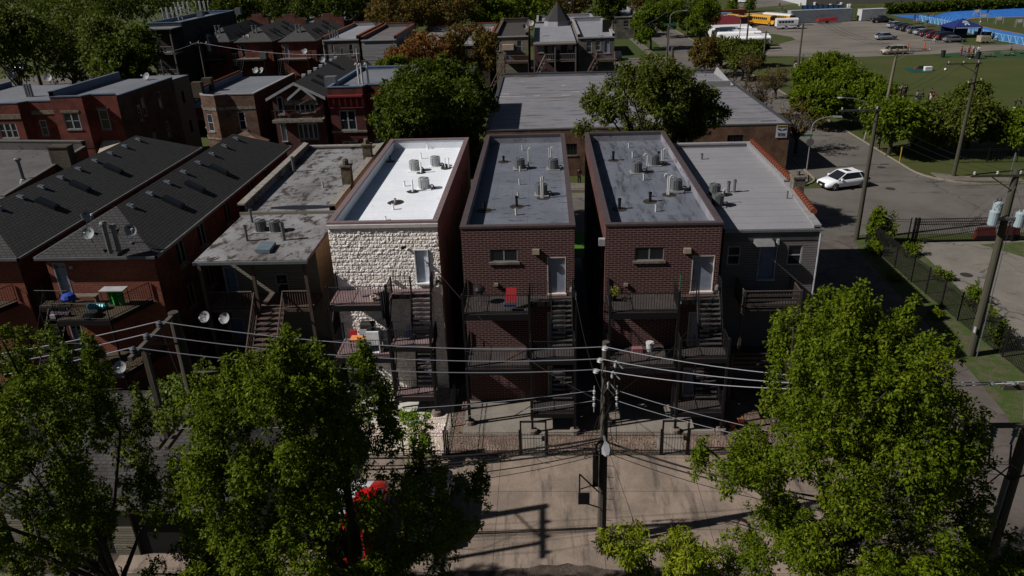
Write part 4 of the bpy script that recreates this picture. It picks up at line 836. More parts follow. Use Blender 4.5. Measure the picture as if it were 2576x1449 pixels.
for i in range(14): x, y = xs[0]+.15, F+2.4+i*.8; mb.tube((x, y, z+.5), (x, y+.85, z+.45), .16, .13, 8)
mb.build('clay_coping', CLAY, o)
# F4 : gabled
o = thing('gabled_house', 'brick house with white-trimmed front gable and dark shingle roof', 'house', (-24.5, F, 0)); z = 9.3
x0, x1 = X_(t10(150, 935), F), X_(t10(660, 925), F); f = Fr((x0, F), (x1, F)); xm = X_(t10(390, 815), F); za = Zq(t10(390, 822), F)
H = [hp(f, t10(375, 975), t10(600, 1130), F), hp(f, t10(200, 975), t10(290, 1150), F), hp(f, t10(415, 1245), t10(635, 1395), F), hp(f, t10(240, 1240), t10(325, 1420), F)]
mb = MB(); wall(mb, f, 0, z, H); mb.poly([(x0, F, z), (x1, F, z), (xm, F, za)]); wall(mb, Fr((x1, F), (x1, F+20)), 0, z); wall(mb, Fr((x0, F+20), (x0, F)), 0, z); wall(mb, Fr((x1, F+20), (x0, F+20)), 0, z); mb.build('wall', DKRED, o)
mb = MB(); e = .45
mb.poly([(x1+e, F-.5, z-.2), (x1+e, F+20.3, z-.2), (xm, F+20.3, za), (xm, F-.5, za)]); mb.poly([(x0-e, F-.5, z-.2), (xm, F-.5, za), (xm, F+20.3, za), (x0-e, F+20.3, z-.2)]); mb.build('roof', SHING, o)
def rake(mb, xl, zl, xr, zr, xp, zp, y, t=.28, d=.1):
    for a, b, c, e_ in ((xl, zl, xp, zp), (xp, zp, xr, zr)): mb.hexa([(a, y-d, b-t), (c, y-d, e_-t), (c, y, e_-t), (a, y, b-t), (a, y-d, b), (c, y-d, e_), (c, y, e_), (a, y, b)])
mb = MB(); rake(mb, x0-.45, z-.17, x1+.45, z-.17, xm, za+.03, F-.52); q0, q1 = X_(t10(325, 940), F), X_(t10(610, 938), F); qm, qz = X_(t10(455, 865), F-.4), Zq(t10(455, 865), F-.4); rake(mb, q0, z-.2, q1, z-.2, qm, qz, F-.54); mb.build('bargeboard', M('white_fascia', (.3, .3, .31), .5), o)
mb = MB(); mb.poly([(q0+.1, F-.5, z-.4), (q1-.1, F-.5, z-.4), (qm, F-.5, qz-.2)]); mb.build('small_gable', DKRED, o)
mb = MB()
for a, b in ((270, 365), (360, 610)): f.box(mb, f.U(X_(t10(a, 950), F)), f.U(X_(t10(b, 950), F)), 0, .08, z-1.0, z-.35)
mb.build('stone_lintel', STONE_T, o)
for i, h in enumerate(H):
    if i in (0, 2): window(o, f, h, WHITE, 4, False, fw=.09, glass=CURT if i else GLASS)
    elif i == 1: window(o, f, h, WHITE, 1, False, fw=.12)
    else: door(o, f, h, WHITE, WHITE, panes=1)
mb = MB(); zb = Zq(t10(420, 1180), F); f.box(mb, 0, f.L, 0, 1.0, zb-.35, zb-.1); mb.build('balcony', STONE_T, o)
mb = MB(); railing(mb, [f.p(.1, .05, zb-.1), f.p(.1, .95, zb-.1), f.p(f.L-.1, .95, zb-.1)], gap=.2, r=.012, rr=.02); mb.build('railing', BLACK, o)
sl_ = (za-z+.2)/(x1+e-xm)
for p in ((770, 700), (685, 805), (635, 845)):
    gx, gy, gz = G(*t10(*p), 9.9); u0, u1 = gx-xm-.7, gx-xm+.7; v = MB()
    v.hexa([(gx-.8, gy, za-u0*sl_), (gx+.8, gy, za-u1*sl_-.05), (gx+.8, gy+.7, za-u1*sl_-.05), (gx-.8, gy+.7, za-u0*sl_), (gx-.8, gy, za-u0*sl_+.2), (gx+.8, gy, za-u1*sl_+.15), (gx+.8, gy+.7, za-u1*sl_+.15), (gx-.8, gy+.7, za-u0*sl_+.2)]); v.build('skylight', BLACK, o)
for i in range(7):
    y = F+4+i*2.3; v = MB(); v.box(xm-.5, y, za-.25, xm-.1, y+.4, za+.12); v.build('roof_vent', WHITE, o)
# F5 : oxblood Victorian
o = thing('brick_building', 'oxblood brick house with ornate red cornice, half hidden by the big maple', 'building', (-19, F, 0)); z = 10.0
x0, xb, x1 = X_(t10(715, 880), F), X_(t10(1065, 860), F), X_(t10(1480, 850), F)
pl = [(x0, F), (xb, F), (xb+.3, F+1.1), (x1, F+1.1), (x1+.2, F+14), (x0+.4, F+14)]; f0, f2 = Fr(pl[0], pl[1]), Fr(pl[2], pl[3])
h0 = [hp(f0, t10(832, 1112), t10(1020, 1308), F), hp(f0, t10(870, 1425), t10(1040, 1600), F)]; h2 = [hp(f2, t10(1180, 1085), t10(1290, 1280), F+1.1)]
flat_building(o, pl, z, z-.35, [VICT]*6, ROOFS, SILVER, holes={0: h0, 2: h2}, parin=SILVER)
for h in h0: window(o, f0, h, WHITE, 2, lintel=M('red_sandstone', (.14, .045, .03), .9, 'stone', c2=(.09, .03, .02)), fw=.1)
window(o, f2, h2[0], WHITE, 1, fw=.1)
for f in (f0, f2):
    mb = MB(); f.box(mb, 0, f.L, 0, .5, z-.95, z-.78); f.box(mb, 0, f.L, .0, .25, z-2.1, z-2.0); f.box(mb, 0, f.L, 0, .12, z-2.0, z-.95)
    n = int(f.L/.6)
    for i in range(n+1): u = i*f.L/n; mb.hexa([f.p(max(u-.09, 0), .28, z-1.9), f.p(u+.09, .28, z-1.9), f.p(u+.09, .1, z-1.9), f.p(max(u-.09, 0), .1, z-1.9), f.p(max(u-.09, 0), .48, z-.96), f.p(u+.09, .48, z-.96), f.p(u+.09, .1, z-.96), f.p(max(u-.09, 0), .1, z-.96)])
    mb.build('cornice', OXPAINT, o)
mb = MB(); zs = Zq(t10(940, 1320), F); f0.box(mb, -.05, f0.L+.05, 0, .12, zs-.12, zs+.08); mb.cut(); f2.box(mb, 0, f2.L, 0, .1, zs, zs+.15); mb.build('stone_band', STONE_T, o)
mb = MB(); a = Q(*t10(1185, 1395), F+1.1); b = Q(*t10(1320, 1470), F+1.1); mb.box(a[0], F+1.0, b[2], b[0], F+1.08, a[2]); pn = mb.build('transom_panel', M('number_panel', (.2, .18, .17), .7), o)
def text(s, loc, size, m, parent, rot=(R(90), 0, 0), ext=.01):
    c = bpy.data.curves.new('t', 'FONT'); c.body = s; c.size = size; c.extrude = ext; c.align_x = 'CENTER'; c.align_y = 'CENTER'
    ob = bpy.data.objects.new('t', c); COL.objects.link(ob); dg = bpy.context.evaluated_depsgraph_get(); me = bpy.data.meshes.new_from_object(ob.evaluated_get(dg)); bpy.data.objects.remove(ob)
    me.materials.clear(); me.materials.append(m); q = bpy.data.objects.new('lettering', me); COL.objects.link(q)
    if parent is not None:
        q.parent = parent; r = parent
        while r.parent: r = r.parent
        loc = Vector(loc)-r.location
    q.location = loc; q.rotation_euler = rot; return q
text('2714', (a[0]*.4+b[0]*.6, F+.97, (a[2]+b[2])/2), .42, BLACK, pn)
mb = MB(); x, y, _ = G(*t10(760, 845), 9.9); mb.box(x-.6, y-.5, 9.6, x+.6, y+.5, 10.7); mb.build('chimney', ALU, o)
for p in ((1040, 845), (1075, 850), (1133, 845)): x, y, _ = G(*t10(*p), 9.65); pipe(o, x, y, 9.65, h=2.0, r=.11, m=M('far_pvc', (.4, .4, .4), .5), cane=-1)
# another pair hidden behind the maple
o = thing('brick_building', 'flat-roofed brick house mostly behind the big maple crown', 'building', (-11, F, 0))
flat_building(o, [(-14.6, F), (-8.0, F), (-8.0, F+14), (-14.6, F+14)], 9.6, 9.2, [DKRED]*4, ROOFS, SILVER)

# ------------------------------------------------------------------ long brick commercial building
o = thing('commercial_building', 'long low tan brick building with huge grey flat roof by the street corner', 'building', (9, 78.5, 0))
TANB = M('tan_brown_brick', (.17, .085, .05), .88, 'brick', c2=(.13, .065, .04), size=(.3, .09, .008), mortar=(.13, .08, .055))
BROOF = M('big_grey_roof', (.185, .178, .192), .65, 'roof', c2=(.155, .16, .182), stain=(.1, .082, .078), sc=.6, st=(.35, 1.6, 1), lo=.5, hi=.62, seam=1.3, sa=.2)
pb = [(-6.2, 78.5), (25.3, 78.5), (25.1, 112.5), (-6.2, 113.5)]; fb = Fr(pb[0], pb[1]); fb1 = Fr(pb[1], pb[2])
hb = [hp(fb, tp(2, 0, 2170, 1360), tp(2, 0, 2320, 1470), 78.5), (8, 9.6, 2.3, 3.5), (16, 17.6, 2.3, 3.5)]; hb1 = [(u, u+1.5, 2.2, 3.4) for u in (5, 12, 19, 26)]
flat_building(o, pb, 5.2, 5.0, [TANB]*4, BROOF, M('dark_metal_coping', (.05, .05, .055), .5), par=[5.05, 5.12, 5.5, 5.12], holes={0: hb, 1: hb1}, thick=.35, cop_h=.05)
for h in hb: window(o, fb, h, BLACK, 5, False, fw=.03)
for h in hb1: window(o, fb1, h, BLACK, 3, False, fw=.03)
mb = MB(); mb.box(20.5, 101, 4.99, 24.2, 101.4, 5.75); mb.hexa([(24.3, 101.2, 5.0), (24.78, 101.2, 5.0), (24.78, 112.0, 5.0), (24.3, 112.0, 5.0), (24.7, 101.2, 5.05), (24.78, 101.2, 5.05), (24.78, 112.0, 5.9), (24.7, 112.0, 5.9)]); mb.build('inner_parapet', M('membrane_white', (.22, .22, .23), .6), o)
mb = MB()
for a in ((2, 0, 0, 972, 135), (2, 0, 218, 967, 285), (2, 0, 495, 861, 540), (2, 0, 598, 929, 680), (2, 0, 500, 962, 590), (2, 0, 95, 822, 120), (1, 0, 2455, 948, 2550), (1, 0, 2410, 976, 2570)):
    p, q = G(*tp(a[0], a[1], a[2], a[3]), 5), G(*tp(a[0], a[1], a[4], a[3]), 5); mb.box(p[0], p[1]-.12, 5.01, q[0], p[1]+.12, 5.025)
mb.build('seam_patch', M('white_seam_paint', (.42, .42, .42), .6), o)
mb = MB(); x, y, _ = G(*tp(3, 0, 20, 1222), 5); mb.box(x-1.0, y, 5, x+.6, y+.3, 5.12); mb.build('roof_scrap', BROOF, o)
q = Q(*tp(3, 0, 137, 1322), 78.5); sg = thing('warning_sign', 'white camera warning sign with yellow header on the tan brick corner', 'sign', (q[0], 78.4, q[2]))
mb = MB(); mb.box(q[0]-.55, 78.42, q[2]-.62, q[0]+.55, 78.47, q[2]+.62); bd = mb.build('board', M('sign_white', (.42, .45, .5), .5), sg)
mb = MB(); mb.box(q[0]-.55, 78.405, q[2]+.42, q[0]+.55, 78.418, q[2]+.62); mb.build('header', M('sign_yellow', (.5, .32, .02), .5), bd)
text('WARNING', (q[0], 78.4, q[2]+.52), .2, BLACK, bd); text('This Property is\nUnder 24 Hour\nVideo & Audio', (q[0], 78.41, q[2]-.3), .125, BLACK, bd)
mb = MB()
for s in (-1, 1): c = q[0]+s*.27; mb.hexa([(c-.17, 78.40, q[2]+.17-s*.05), (c+.17, 78.40, q[2]+.17+s*.05), (c+.17, 78.415, q[2]+.17+s*.05), (c-.17, 78.415, q[2]+.17-s*.05), (c-.17, 78.40, q[2]+.29-s*.05), (c+.17, 78.40, q[2]+.29+s*.05), (c+.17, 78.415, q[2]+.29+s*.05), (c-.17, 78.415, q[2]+.29-s*.05)]); mb.box(c-s*.2-.03, 78.405, q[2]+.08, c-s*.2+.03, 78.415, q[2]+.2)
mb.build('camera_symbol', BLACK, bd)

# ------------------------------------------------------------------ third row, backs facing the camera
K = 125.0
REDK = M('far_red_brick', (.22, .05, .034), .88, 'brick', c2=(.17, .04, .03), size=(.4, .12, .01), mortar=(.16, .07, .05))
def back_porch(o, x0, x1, z, d=2.2, m=None, xs=None, down=-1):
    m = m or WOODP; mb = MB(); y = K-d; mb.box(x0, y, z-.2, x1, K-.02, z); dk = mb.build('balcony', m, o)
    mb = MB(); railing(mb, [(x0, K-.1, z), (x0, y, z), (x1, y, z), (x1, K-.1, z)], gap=.3, post=.06, r=.025, rr=.05, rails=(.15, 1)); mb.build('railing', m, dk)
    mb = MB(); [(mb.cut(), mb.box(x-.07, y-.07, 0, x+.07, y+.07, z)) for x in (x0, x1)]; mb.build('post', m, dk)
    if xs is not None:
        mb = MB(); n = 9
        for i in range(n): t = (i+.5)/n; x = xs+down*3.0*t; mb.box(x-.18, y-1.0, z-z*t*.95-.04, x+.18, y-.05, z-z*t*.95)
        for yy in (y-1.02, y-.03):
            mb.hexa([(xs, yy-.03, z-.25), (xs+down*3.0, yy-.03, .0), (xs+down*3.0, yy+.03, .0), (xs, yy+.03, z-.25), (xs, yy-.03, z), (xs+down*3.0, yy-.03, .25), (xs+down*3.0, yy+.03, .25), (xs, yy+.03, z)])
            mb.tube((xs, yy, z+.95), (xs+down*3.0, yy, 1.1), .05, n=4)
            for i in range(6): t = i/5; mb.tube((xs+down*3*t, yy, z*(1-t)), (xs+down*3*t, yy, z*(1-t)+.95), .025, n=4)
        mb.build('stair_flight', m, o)
def far_hip(lab, pl_, pr, ze, ridge_px, doors, depth=20, sky=((0, 0),), stair=True):
    x0, x1 = X_(Z1(*pl_), K), X_(Z1(*pr), K); o = thing('brick_building', lab, 'building', ((x0+x1)/2, K, 0), 'hip-roofed brick houses of the third row'); f = Fr((x0, K), (x1, K))
    H = [hp(f, Z1(*a), Z1(*b), K) for a, b in doors]; mb = MB(); wall(mb, f, 0, ze, H); mb.build('wall', REDK, o); mb = MB(); h1 = [(u, u+1, 6.2, 7.6) for u in (2.5, 9, 14)]
    wall(mb, Fr((x1, K), (x1, K+depth)), 0, ze, h1); wall(mb, Fr((x1, K+depth), (x0, K+depth)), 0, ze+1.9); wall(mb, Fr((x0, K+depth), (x0, K)), 0, ze); mb.build('wall', RED_S, o)
    for h in h1: window(o, Fr((x1, K), (x1, K+depth)), h, WHITE, 1, False)
    for h in H: door(o, f, h, WDOOR if doors[0][0][0] > 1500 else M('dark_storm_door', (.03, .03, .035), .5), WHITE, panes=1)
    hip_roof(o, x0, x1, K, K+depth, ze, 1.9, SHING2, .3, run=3.6, gutter=M('dull_gutter'))
    xm = (x0+x1)/2; mb = MB(); mb.box(xm-2.3, K+depth+.05, 0, xm+2.3, K+depth+.5, ze+1.2); mb.box(xm-1.0, K+depth+.05, ze+1.2, xm+1.0, K+depth+.5, ze+2.5); mb.build('front_gable_parapet', DKRED, o)
    for i, (u, v) in enumerate(((4.5, 1.2), (6.5, 1.2), (11, 1.1), (14, .4), (9, -.3))):
        v_ = MB(); zz = ze+1.9-abs(v)*1.9/((x1-x0)/2+.3); v_.hexa([(xm+v, K+u, zz-.05), (xm+v+1.0, K+u, zz-.5), (xm+v+1.0, K+u+.6, zz-.5), (xm+v, K+u+.6, zz-.05), (xm+v, K+u, zz+.2), (xm+v+1.0, K+u, zz-.25), (xm+v+1.0, K+u+.6, zz-.25), (xm+v, K+u+.6, zz+.2)]); v_.build('skylight', BLACK, o)
    for dx in (-.5, .1): mb = MB(); mb.tube((xm+dx, K+1.8, ze+.5), (xm+dx, K+1.8, ze+2.2), .14, n=7); mb.lathe((xm+dx, K+1.8, ze+2.2), [(.2, 0), (.2, .12)], 7); mb.build('flue', ALU, o)
    dzz = H[0][2]-.1; iron_balcony(o, [(x0-.3, K), (x0-.3, K-2.0), (x1-.9, K-2.0), (x1-.9, K)], dzz, M('grey_deck_boards', (.18, .15, .13), .85))
    mb = MB(); stairs(mb, x0+.4, x0+1.5, K-2.0, dzz, K-4.6, dzz-2.7, 9); mb.path([(x0+.4, K-2, dzz+.9), (x0+.4, K-4.6, dzz-1.8)], .03, 4); mb.path([(x0+1.5, K-2, dzz+.9), (x0+1.5, K-4.6, dzz-1.8)], .03, 4); mb.box(x0-1.2, K-5.6, dzz-2.8, x0+1.6, K-4.5, dzz-2.7); mb.build('stair_flight', BLACK, o)
    return o, x0, x1, ze
rh = []
rh.append(far_hip('leftmost of three hip-roofed brick houses, with a closed white parasol on its balcony', (765, 258), (1015, 258), Zq(Z1(880, 258), K), None, [((735, 300), (775, 425))]))
rh.append(far_hip('middle of three hip-roofed brick houses, dark door and an air conditioner on its balcony', (1090, 258), (1440, 255), Zq(Z1(1260, 256), K), None, [((1130, 290), (1190, 415))]))
rh.append(far_hip('right of three hip-roofed brick houses, white door and red bicycles on its balcony', (1535, 250), (1880, 250), Zq(Z1(1700, 250), K), None, [((1565, 285), (1632, 415))]))
# pale-roofed grey house W1
def far_flat(lab, zf, a, b, Y, wm, rm, doors=(), wins=(), depth=22, par=None, z=None, dy=0, cop=None, side=None, name='flat_roofed_house', slope=0):
    x0, x1 = X_(zf(*a), Y), X_(zf(*b), Y); z = z or Zq(zf(*a), Y); o = thing(name, lab, 'house', ((x0+x1)/2, Y, 0)); f = Fr((x0, Y), (x1, Y)); H = [hp(f, zf(*p), zf(*q), Y) for p, q in (*doors, *wins)]
    pl = [(x0, Y), (x1, Y), (x1, Y+depth), (x0, Y+depth)]; flat_building(o, pl, z+.5, z, [wm, side or wm, wm, side or wm], rm, cop or CLAY, par=par or [None, z+.45, z+.7, z+.45], holes={0: H}, thick=.35)
    for i, h in enumerate(H):
        if i < len(doors): door(o, f, h, WDOOR, WHITE)
        else: window(o, f, h, WHITE, 1, fw=.1)
    mb = MB(); f.box(mb, 0, f.L, 0, .15, z-.2, z-.03); mb.build('gutter', WHITE, o)
    return o, x0, x1, z
o, x0, x1, z = far_flat('grey brick house with pale blue-grey roof, right of the three hipped houses', Z1, (1955, 240), (2320, 240), K, GREYB, ROOFW, [((2133, 322), (2182, 450))], [((2045, 290), (2078, 375)), ((2222, 285), (2275, 400))])
for dx in (.9, 1.4, 1.8, 2.2): pipe(o, x0+dx, K+1.5, z, h=1.3, r=.12, m=ALU)
back_porch(o, x0+2.6, x1-.3, Zq(Z1(2160, 455), K), 2.0)
mb = MB(); mb.tube((x0+.1, K-.1, z), (x0+.1, K-.1, .2), .06, n=5); mb.build('downpipe', WHITE, o)
o, x0, x1, z = far_flat('white-sided house with dull roof, partly behind the rust-leaved tree', Z1, (2345, 240), (2700, 250), K, M('far_white_siding', (.26, .27, .28), .7, 'siding', size=(6, .2, .02), mortar=(.1, .1, .1), dirt=0), M('brown_grey_roof', (.12, .11, .11), .8, 'roof', c2=(.09, .08, .08)), depth=20)
back_porch(o, x0+.2, x0+4, 5.6, 2.0); mb = MB(); mb.tube((x0-.2, K-3, 0), (x0-.2, K-3, 8.6), .12, n=6); mb.build('porch_post', M('pale_post', (.25, .24, .23), .7), o)
o, x0, x1, z = far_flat('long low white-roofed house behind the brown trees', t10, (1500, 400), (2010, 400), K, DKRED, M('old_white_roof', (.22, .22, .225), .8, 'roof', c2=(.15, .145, .14), stain=(.06, .05, .045), lo=.5, hi=.6), z=8.2, depth=26)
o, x0, x1, z = far_flat('second white-roofed house behind the brown trees, left of the beige one', t10, (2025, 400), (2340, 400), K, YELS, M('old_white_roof'), z=8.4, depth=28)
# three-flat, far left
Y3 = 118.0; x0, x1, x2 = X_(t00(1372, 292), Y3), X_(t00(1720, 295), Y3), X_(t00(1795, 240), Y3+4)
o = thing('brick_building', 'tall dark brick three-flat with pale roof, white pipes and wooden back porches', 'building', ((x0+x1)/2, Y3, 0)); z = Zq(t00(1550, 293), Y3); x2 = x1+.2
SL = M('slate_grey_brick', (.045, .045, .05), .88, 'brick', c2=(.036, .036, .04), size=(.3, .1, .008), mortar=(.03, .03, .032))
pl = [(x0, Y3+3.4), (x2, Y3+3.4), (x2, Y3+26), (x0, Y3+26)]; hh = [(u, u+.9, zz, zz+1.9) for u in (5.2, 8.6, 12, 15.5, 17.5) for zz in (6.2, 9.4, 2.8)]
flat_building(o, pl, z+.6, z+.1, [SL]*4, ROOFS, SILVER, holes={1: hh}, parin=SILVER)
for h in hh: window(o, Fr(pl[1], pl[2]), h, M('grey_frame'), 1, True)
mb = MB(); mb.box(x0-.3, Y3-.2, z-.1, x1+.2, Y3+3.4, z+.05); mb.build('porch_roof', ROOFS, o)
mb = MB(); GW = M('grey_porch_wood', (.12, .105, .095), .85)
for x in (x0, (x0+x1)/2, x1-.3): mb.box(x-.1, Y3, 0, x+.1, Y3+.2, z)
for zz in (z-3.6, z-7.0): mb.box(x0, Y3, zz-.15, x1, Y3+3.3, zz); railing(mb, [(x0, Y3+.1, zz), (x1, Y3+.1, zz)], gap=.3, post=.05, r=.025, rr=.04)
mb.hexa([(x0+1, Y3+.3, z-3.6), (x0+1.3, Y3+.3, z-3.8), (x0+4, Y3+.3, z-7), (x0+3.7, Y3+.3, z-6.8), (x0+1, Y3+1.3, z-3.6), (x0+1.3, Y3+1.3, z-3.8), (x0+4, Y3+1.3, z-7), (x0+3.7, Y3+1.3, z-6.8)]); mb.build('rear_porch', GW, o)
for c, n in (((1730, 210), 8), ((1845, 140), 7), ((2055, 130), 6)):
    gx, gy, _ = G(*t00(*c), z+.1)
    for i in range(n): pipe(o, gx-1.3+i*.42, gy+(i % 2)*.5, z+.1, h=1.9, r=.09, m=M("far_pvc"), cane=1 if i % 2 else -1)
mb = MB(); gx, gy, _ = G(*t00(1690, 205), z+.1)
for dx in (0, 4, 9): mb.box(gx+dx-.5, gy+dx*.9, z+.1, gx+dx+.5, gy+dx*.9+.9, z+1.2)
mb.build('rooftop_unit', M('ac_louvre'), o)
# right group: R1 beige, R2 turret, R3 grey
CRM = M('far_cream_wall', (.2, .17, .13), .85, 'siding', size=(6, .2, .015), mortar=(.12, .1, .08), dirt=0)
o, x0, x1, z = far_flat('beige house with dark rolled roof and grey wooden stair, left of the turret house', Z2, (100, 365), (430, 365), K, CRM, M('dark_rolled_roof', (.05, .042, .04), .85, 'roof', c2=(.038, .032, .03), seam=1.4), [((203, 470), (257, 605))], [((120, 418), (147, 515)), ((320, 410), (370, 525))], cop=M('brown_stone_coping', (.09, .055, .045), .9))
back_porch(o, X_(Z2(200, 600), K), x1, Zq(Z2(300, 605), K), 2.4, xs=X_(Z2(205, 600), K))
mb = MB(); a = Q(*Z2(228, 440), K); mb.box(a[0]-.9, K-.7, a[2]-.9, a[0]+.9, K-.05, a[2]-.05); mb.build('awning', M('cream_awning'), o)
o, x0, x1, z = far_flat('house with pale roof, dark turret cone and open back porch', Z2, (485, 425), (910, 420), K, M('dark_porch_wall', (.07, .035, .035), .85), ROOFW, [((628, 460), (680, 550))], [((530, 440), (595, 530)), ((708, 445), (758, 545)), ((825, 440), (880, 540))], par=[None]*4, depth=30)
mb = MB()
for x in (x0+.1, (x0+x1)/2, x1-.1): mb.box(x-.1, K-2.4, 0, x+.1, K-2.2, z-.05)
mb.box(x0, K-2.5, z-.2, x1, K-.02, z-.02); mb.build('porch_frame', GW, o)
back_porch(o, X_(Z2(600, 600), K), x1-.1, Zq(Z2(750, 610), K-2.2), 2.2, m=GW, xs=X_(Z2(600, 600), K))
cx, cy, _ = G(*Z2(725, 235), z+.3); mb = MB(); mb.lathe((cx, cy, z), [(2.6, 0), (2.4, .9)], 8); mb.build('turret_base', ROOFW, o)
mb = MB(); mb.lathe((cx, cy, z+.9), [(2.5, 0), (.12, 3.1)], 8); mb.build('turret_roof', SHING, o)
o, x0, x1, z = far_flat('grey brick house with pale roof and brown wooden stair, at the street corner', Z2, (930, 375), (1300, 365), K, GREYB, ROOFW, [((1195, 400), (1252, 532))], [((1020, 405), (1070, 528)), ((1113, 405), (1158, 508))], depth=26, cop=M('pale_coping'))
back_porch(o, X_(Z2(1115, 600), K), x1, Zq(Z2(1250, 600), K-1.5), 2.4, xs=X_(Z2(1105, 600), K))
gx, gy, _ = G(*Z2(1215, 320), z); mb = MB(); mb.box(gx-.6, gy-.5, z, gx+.6, gy+.5, z+1.9); mb.build('rooftop_unit', BLACK, o)
# beyond
o, x0, x1, z = far_flat('orange brick shopfront building with pale roof, behind the turret house', Z2, (515, 175), (1110, 180), 168, M('orange_brown_brick', (.2, .08, .045), .88, 'brick', size=(.5, .15, .01)), ROOFW, depth=16, par=[z*0+7.6]*4, z=7.0, cop=M('pale_coping'))
o, x0, x1, z = far_flat('tan brick corner building with grey flat roof and one big rear window', Z2, (1300, 180), (1510, 175), 200, M('far_tan_brick', (.17, .15, .12), .88, 'brick', c2=(.14, .12, .1), size=(.4, .12, .01), mortar=(.1, .09, .08)), ROOFW, [], [((1393, 208), (1447, 272))], depth=30, cop=M('pale_coping'), par=[None, 6.2, 6.4, 6.2], z=5.4)
o, x0, x1, z = far_flat('small white-parapet flat building far behind the turret house', Z2, (750, 130), (960, 130), 215, GREYB, ROOFW, depth=18, z=7.2, cop=M('membrane_white'), par=[7.7]*4)
for i, (a, b, Y, z_, lb) in enumerate((((380, 170), (640, 170), 172, 8, 'far flat building under the trees, blue-grey roof'), ((720, 165), (1010, 165), 175, 8.4, 'far brown building under the top trees with a pale roof line'), ((-300, 300), (-60, 300), 150, 8, 'x'))[:2]):
    far_flat(lb, t10, a, b, Y, SL if i == 0 else YELS, ROOFS, depth=16, z=z_, cop=M('pale_coping'))
# garages along the alley between rows two and three
GAR = 'garages along the far alley'
for i, (x0, x1, y0, y1, zz, m_, lb) in enumerate(((-62, -50, 103, 110, 3.4, ROOFS, 'low garage with pale roof below the three-flat'), (-49, -41.5, 101, 109, 3.8, ROOFD, 'dark low garage between the satellite dish roof and the red brick house'), (-41, -31, 104, 111, 3.2, ROOFS, 'long low garage under the middle brick house balconies'), (-30.5, -22, 104, 111, 3.2, ROOFD, 'low garage under the right brick house balconies'), (-6, 1, 119, 122, 2.6, ROOFD, 'low garage strip behind the beige house'))):
    g = thing('garage', lb, 'garage', ((x0+x1)/2, y0, 0), GAR); flat_building(g, [(x0, y0), (x1, y0), (x1, y1), (x0, y1)], zz+.2, zz, [DKRED if i % 2 else YELS]*4, m_, M('grey_stone_coping'), holes={0: [(1, 3.6, 0, 2.3)]})
# front-left garages by the near alley (under the trees)
G1 = thing('garage', 'grey hip-roofed garage with square roof vents, beside the transformer pole', 'garage', (-16.5, 23.2, 0), 'garages on the near alley')
SH3 = M('worn_grey_shingles', (.075, .068, .066), .92, 'shingle', c2=(.06, .055, .054), size=(.33, .17, .012), mortar=(.025, .022, .022))
fg = Fr((-22.3, 23.5), (-12.2, 23.5)); mb = MB(); hg = [(5.2, 9.3, 0, 2.2), (.6, 4.2, 0, 2.2)]; wall(mb, fg, 0, 2.6, hg); wall(mb, Fr((-12.2, 23.5), (-12.2, 30.3)), 0, 2.6); wall(mb, Fr((-12.2, 30.3), (-22.3, 30.3)), 0, 2.6); wall(mb, Fr((-22.3, 30.3), (-22.3, 23.5)), 0, 2.6); mb.build('wall', M('cream_siding', (.24, .22, .16), .7, 'siding', size=(6, .13, .014), mortar=(.06, .05, .04), dirt=0), G1)
mb = MB(); fg.box(mb, 5.2, 9.3, -.2, -.12, 0, 2.2); fg.box(mb, .6, 4.2, -.2, -.12, 0, 2.2); mb.build('garage_door', DARK, G1)
x0, x1, y0, y1, z, h = -22.6, -11.9, 23.2, 30.6, 2.62, 1.75
A, B, C, D, E1, E2 = (x0, y0, z), (x1, y0, z), (x1, y1, z), (x0, y1, z), (x0+4.3, 27.1, z+h), (x1-3.9, 27.1, z+h)
mb = MB(); mb.poly([A, B, E2, E1]); mb.poly([B, C, E2]); mb.poly([C, D, E1, E2]); mb.poly([D, A, E1]); mb.build('roof', SH3, G1)
for p in ((1835, 95), (1535, 140), (1840, 370)):
    gx, gy, _ = G(*tp(0, 4, *p), 4.1); v = MB(); zz = 4.15 if p[1] < 200 else 3.55; v.box(gx-.2, gy-.18, zz-.25, gx+.2, gy+.18, zz+.15); v.build('roof_vent', ALU, G1)
G2 = thing('garage', 'second grey garage with white gable trim behind the first', 'garage', (-19, 31.5, 0), 'garages on the near alley')
mb = MB(); z0, z1 = 1.7, 2.4; mb.box(-26.5, 31.2, 0, -19.9, 33.6, 1.65); mb.build('wall', MATS['cream_siding'], G2)
mb = MB(); mb.hexa([(-26.8, 30.9, z0), (-19.6, 30.9, z0), (-19.6, 33.9, z0), (-26.8, 33.9, z0), (-26.8, 32.3, z1), (-19.6, 32.3, z1), (-19.6, 32.5, z1), (-26.8, 32.5, z1)]); mb.build('roof', SH3, G2)
mb = MB(); mb.hexa([(-19.6, 30.8, z0-.1), (-19.5, 30.8, z0-.1), (-19.5, 32.4, z1-.1), (-19.6, 32.4, z1-.1), (-19.6, 30.8, z0+.12), (-19.5, 30.8, z0+.12), (-19.5, 32.4, z1+.12), (-19.6, 32.4, z1+.12)]); mb.build('bargeboard', WHITE, G2)
G3 = thing('garage', 'grey-roofed garage at the left edge behind the leaning tree', 'garage', (-29, 24, 0), 'garages on the near alley')
mb = MB(); mb.box(-36, 23.6, 0, -23.4, 30, 2.5); mb.build('wall', MATS['cream_siding'], G3)
mb = MB(); mb.hexa([(-36.3, 23.3, 2.5), (-23.1, 23.3, 2.5), (-23.1, 30.3, 2.5), (-36.3, 30.3, 2.5), (-34, 26.5, 3.8), (-25.5, 26.5, 3.8), (-25.5, 27, 3.8), (-34, 27, 3.8)]); mb.build('roof', SH3, G3)
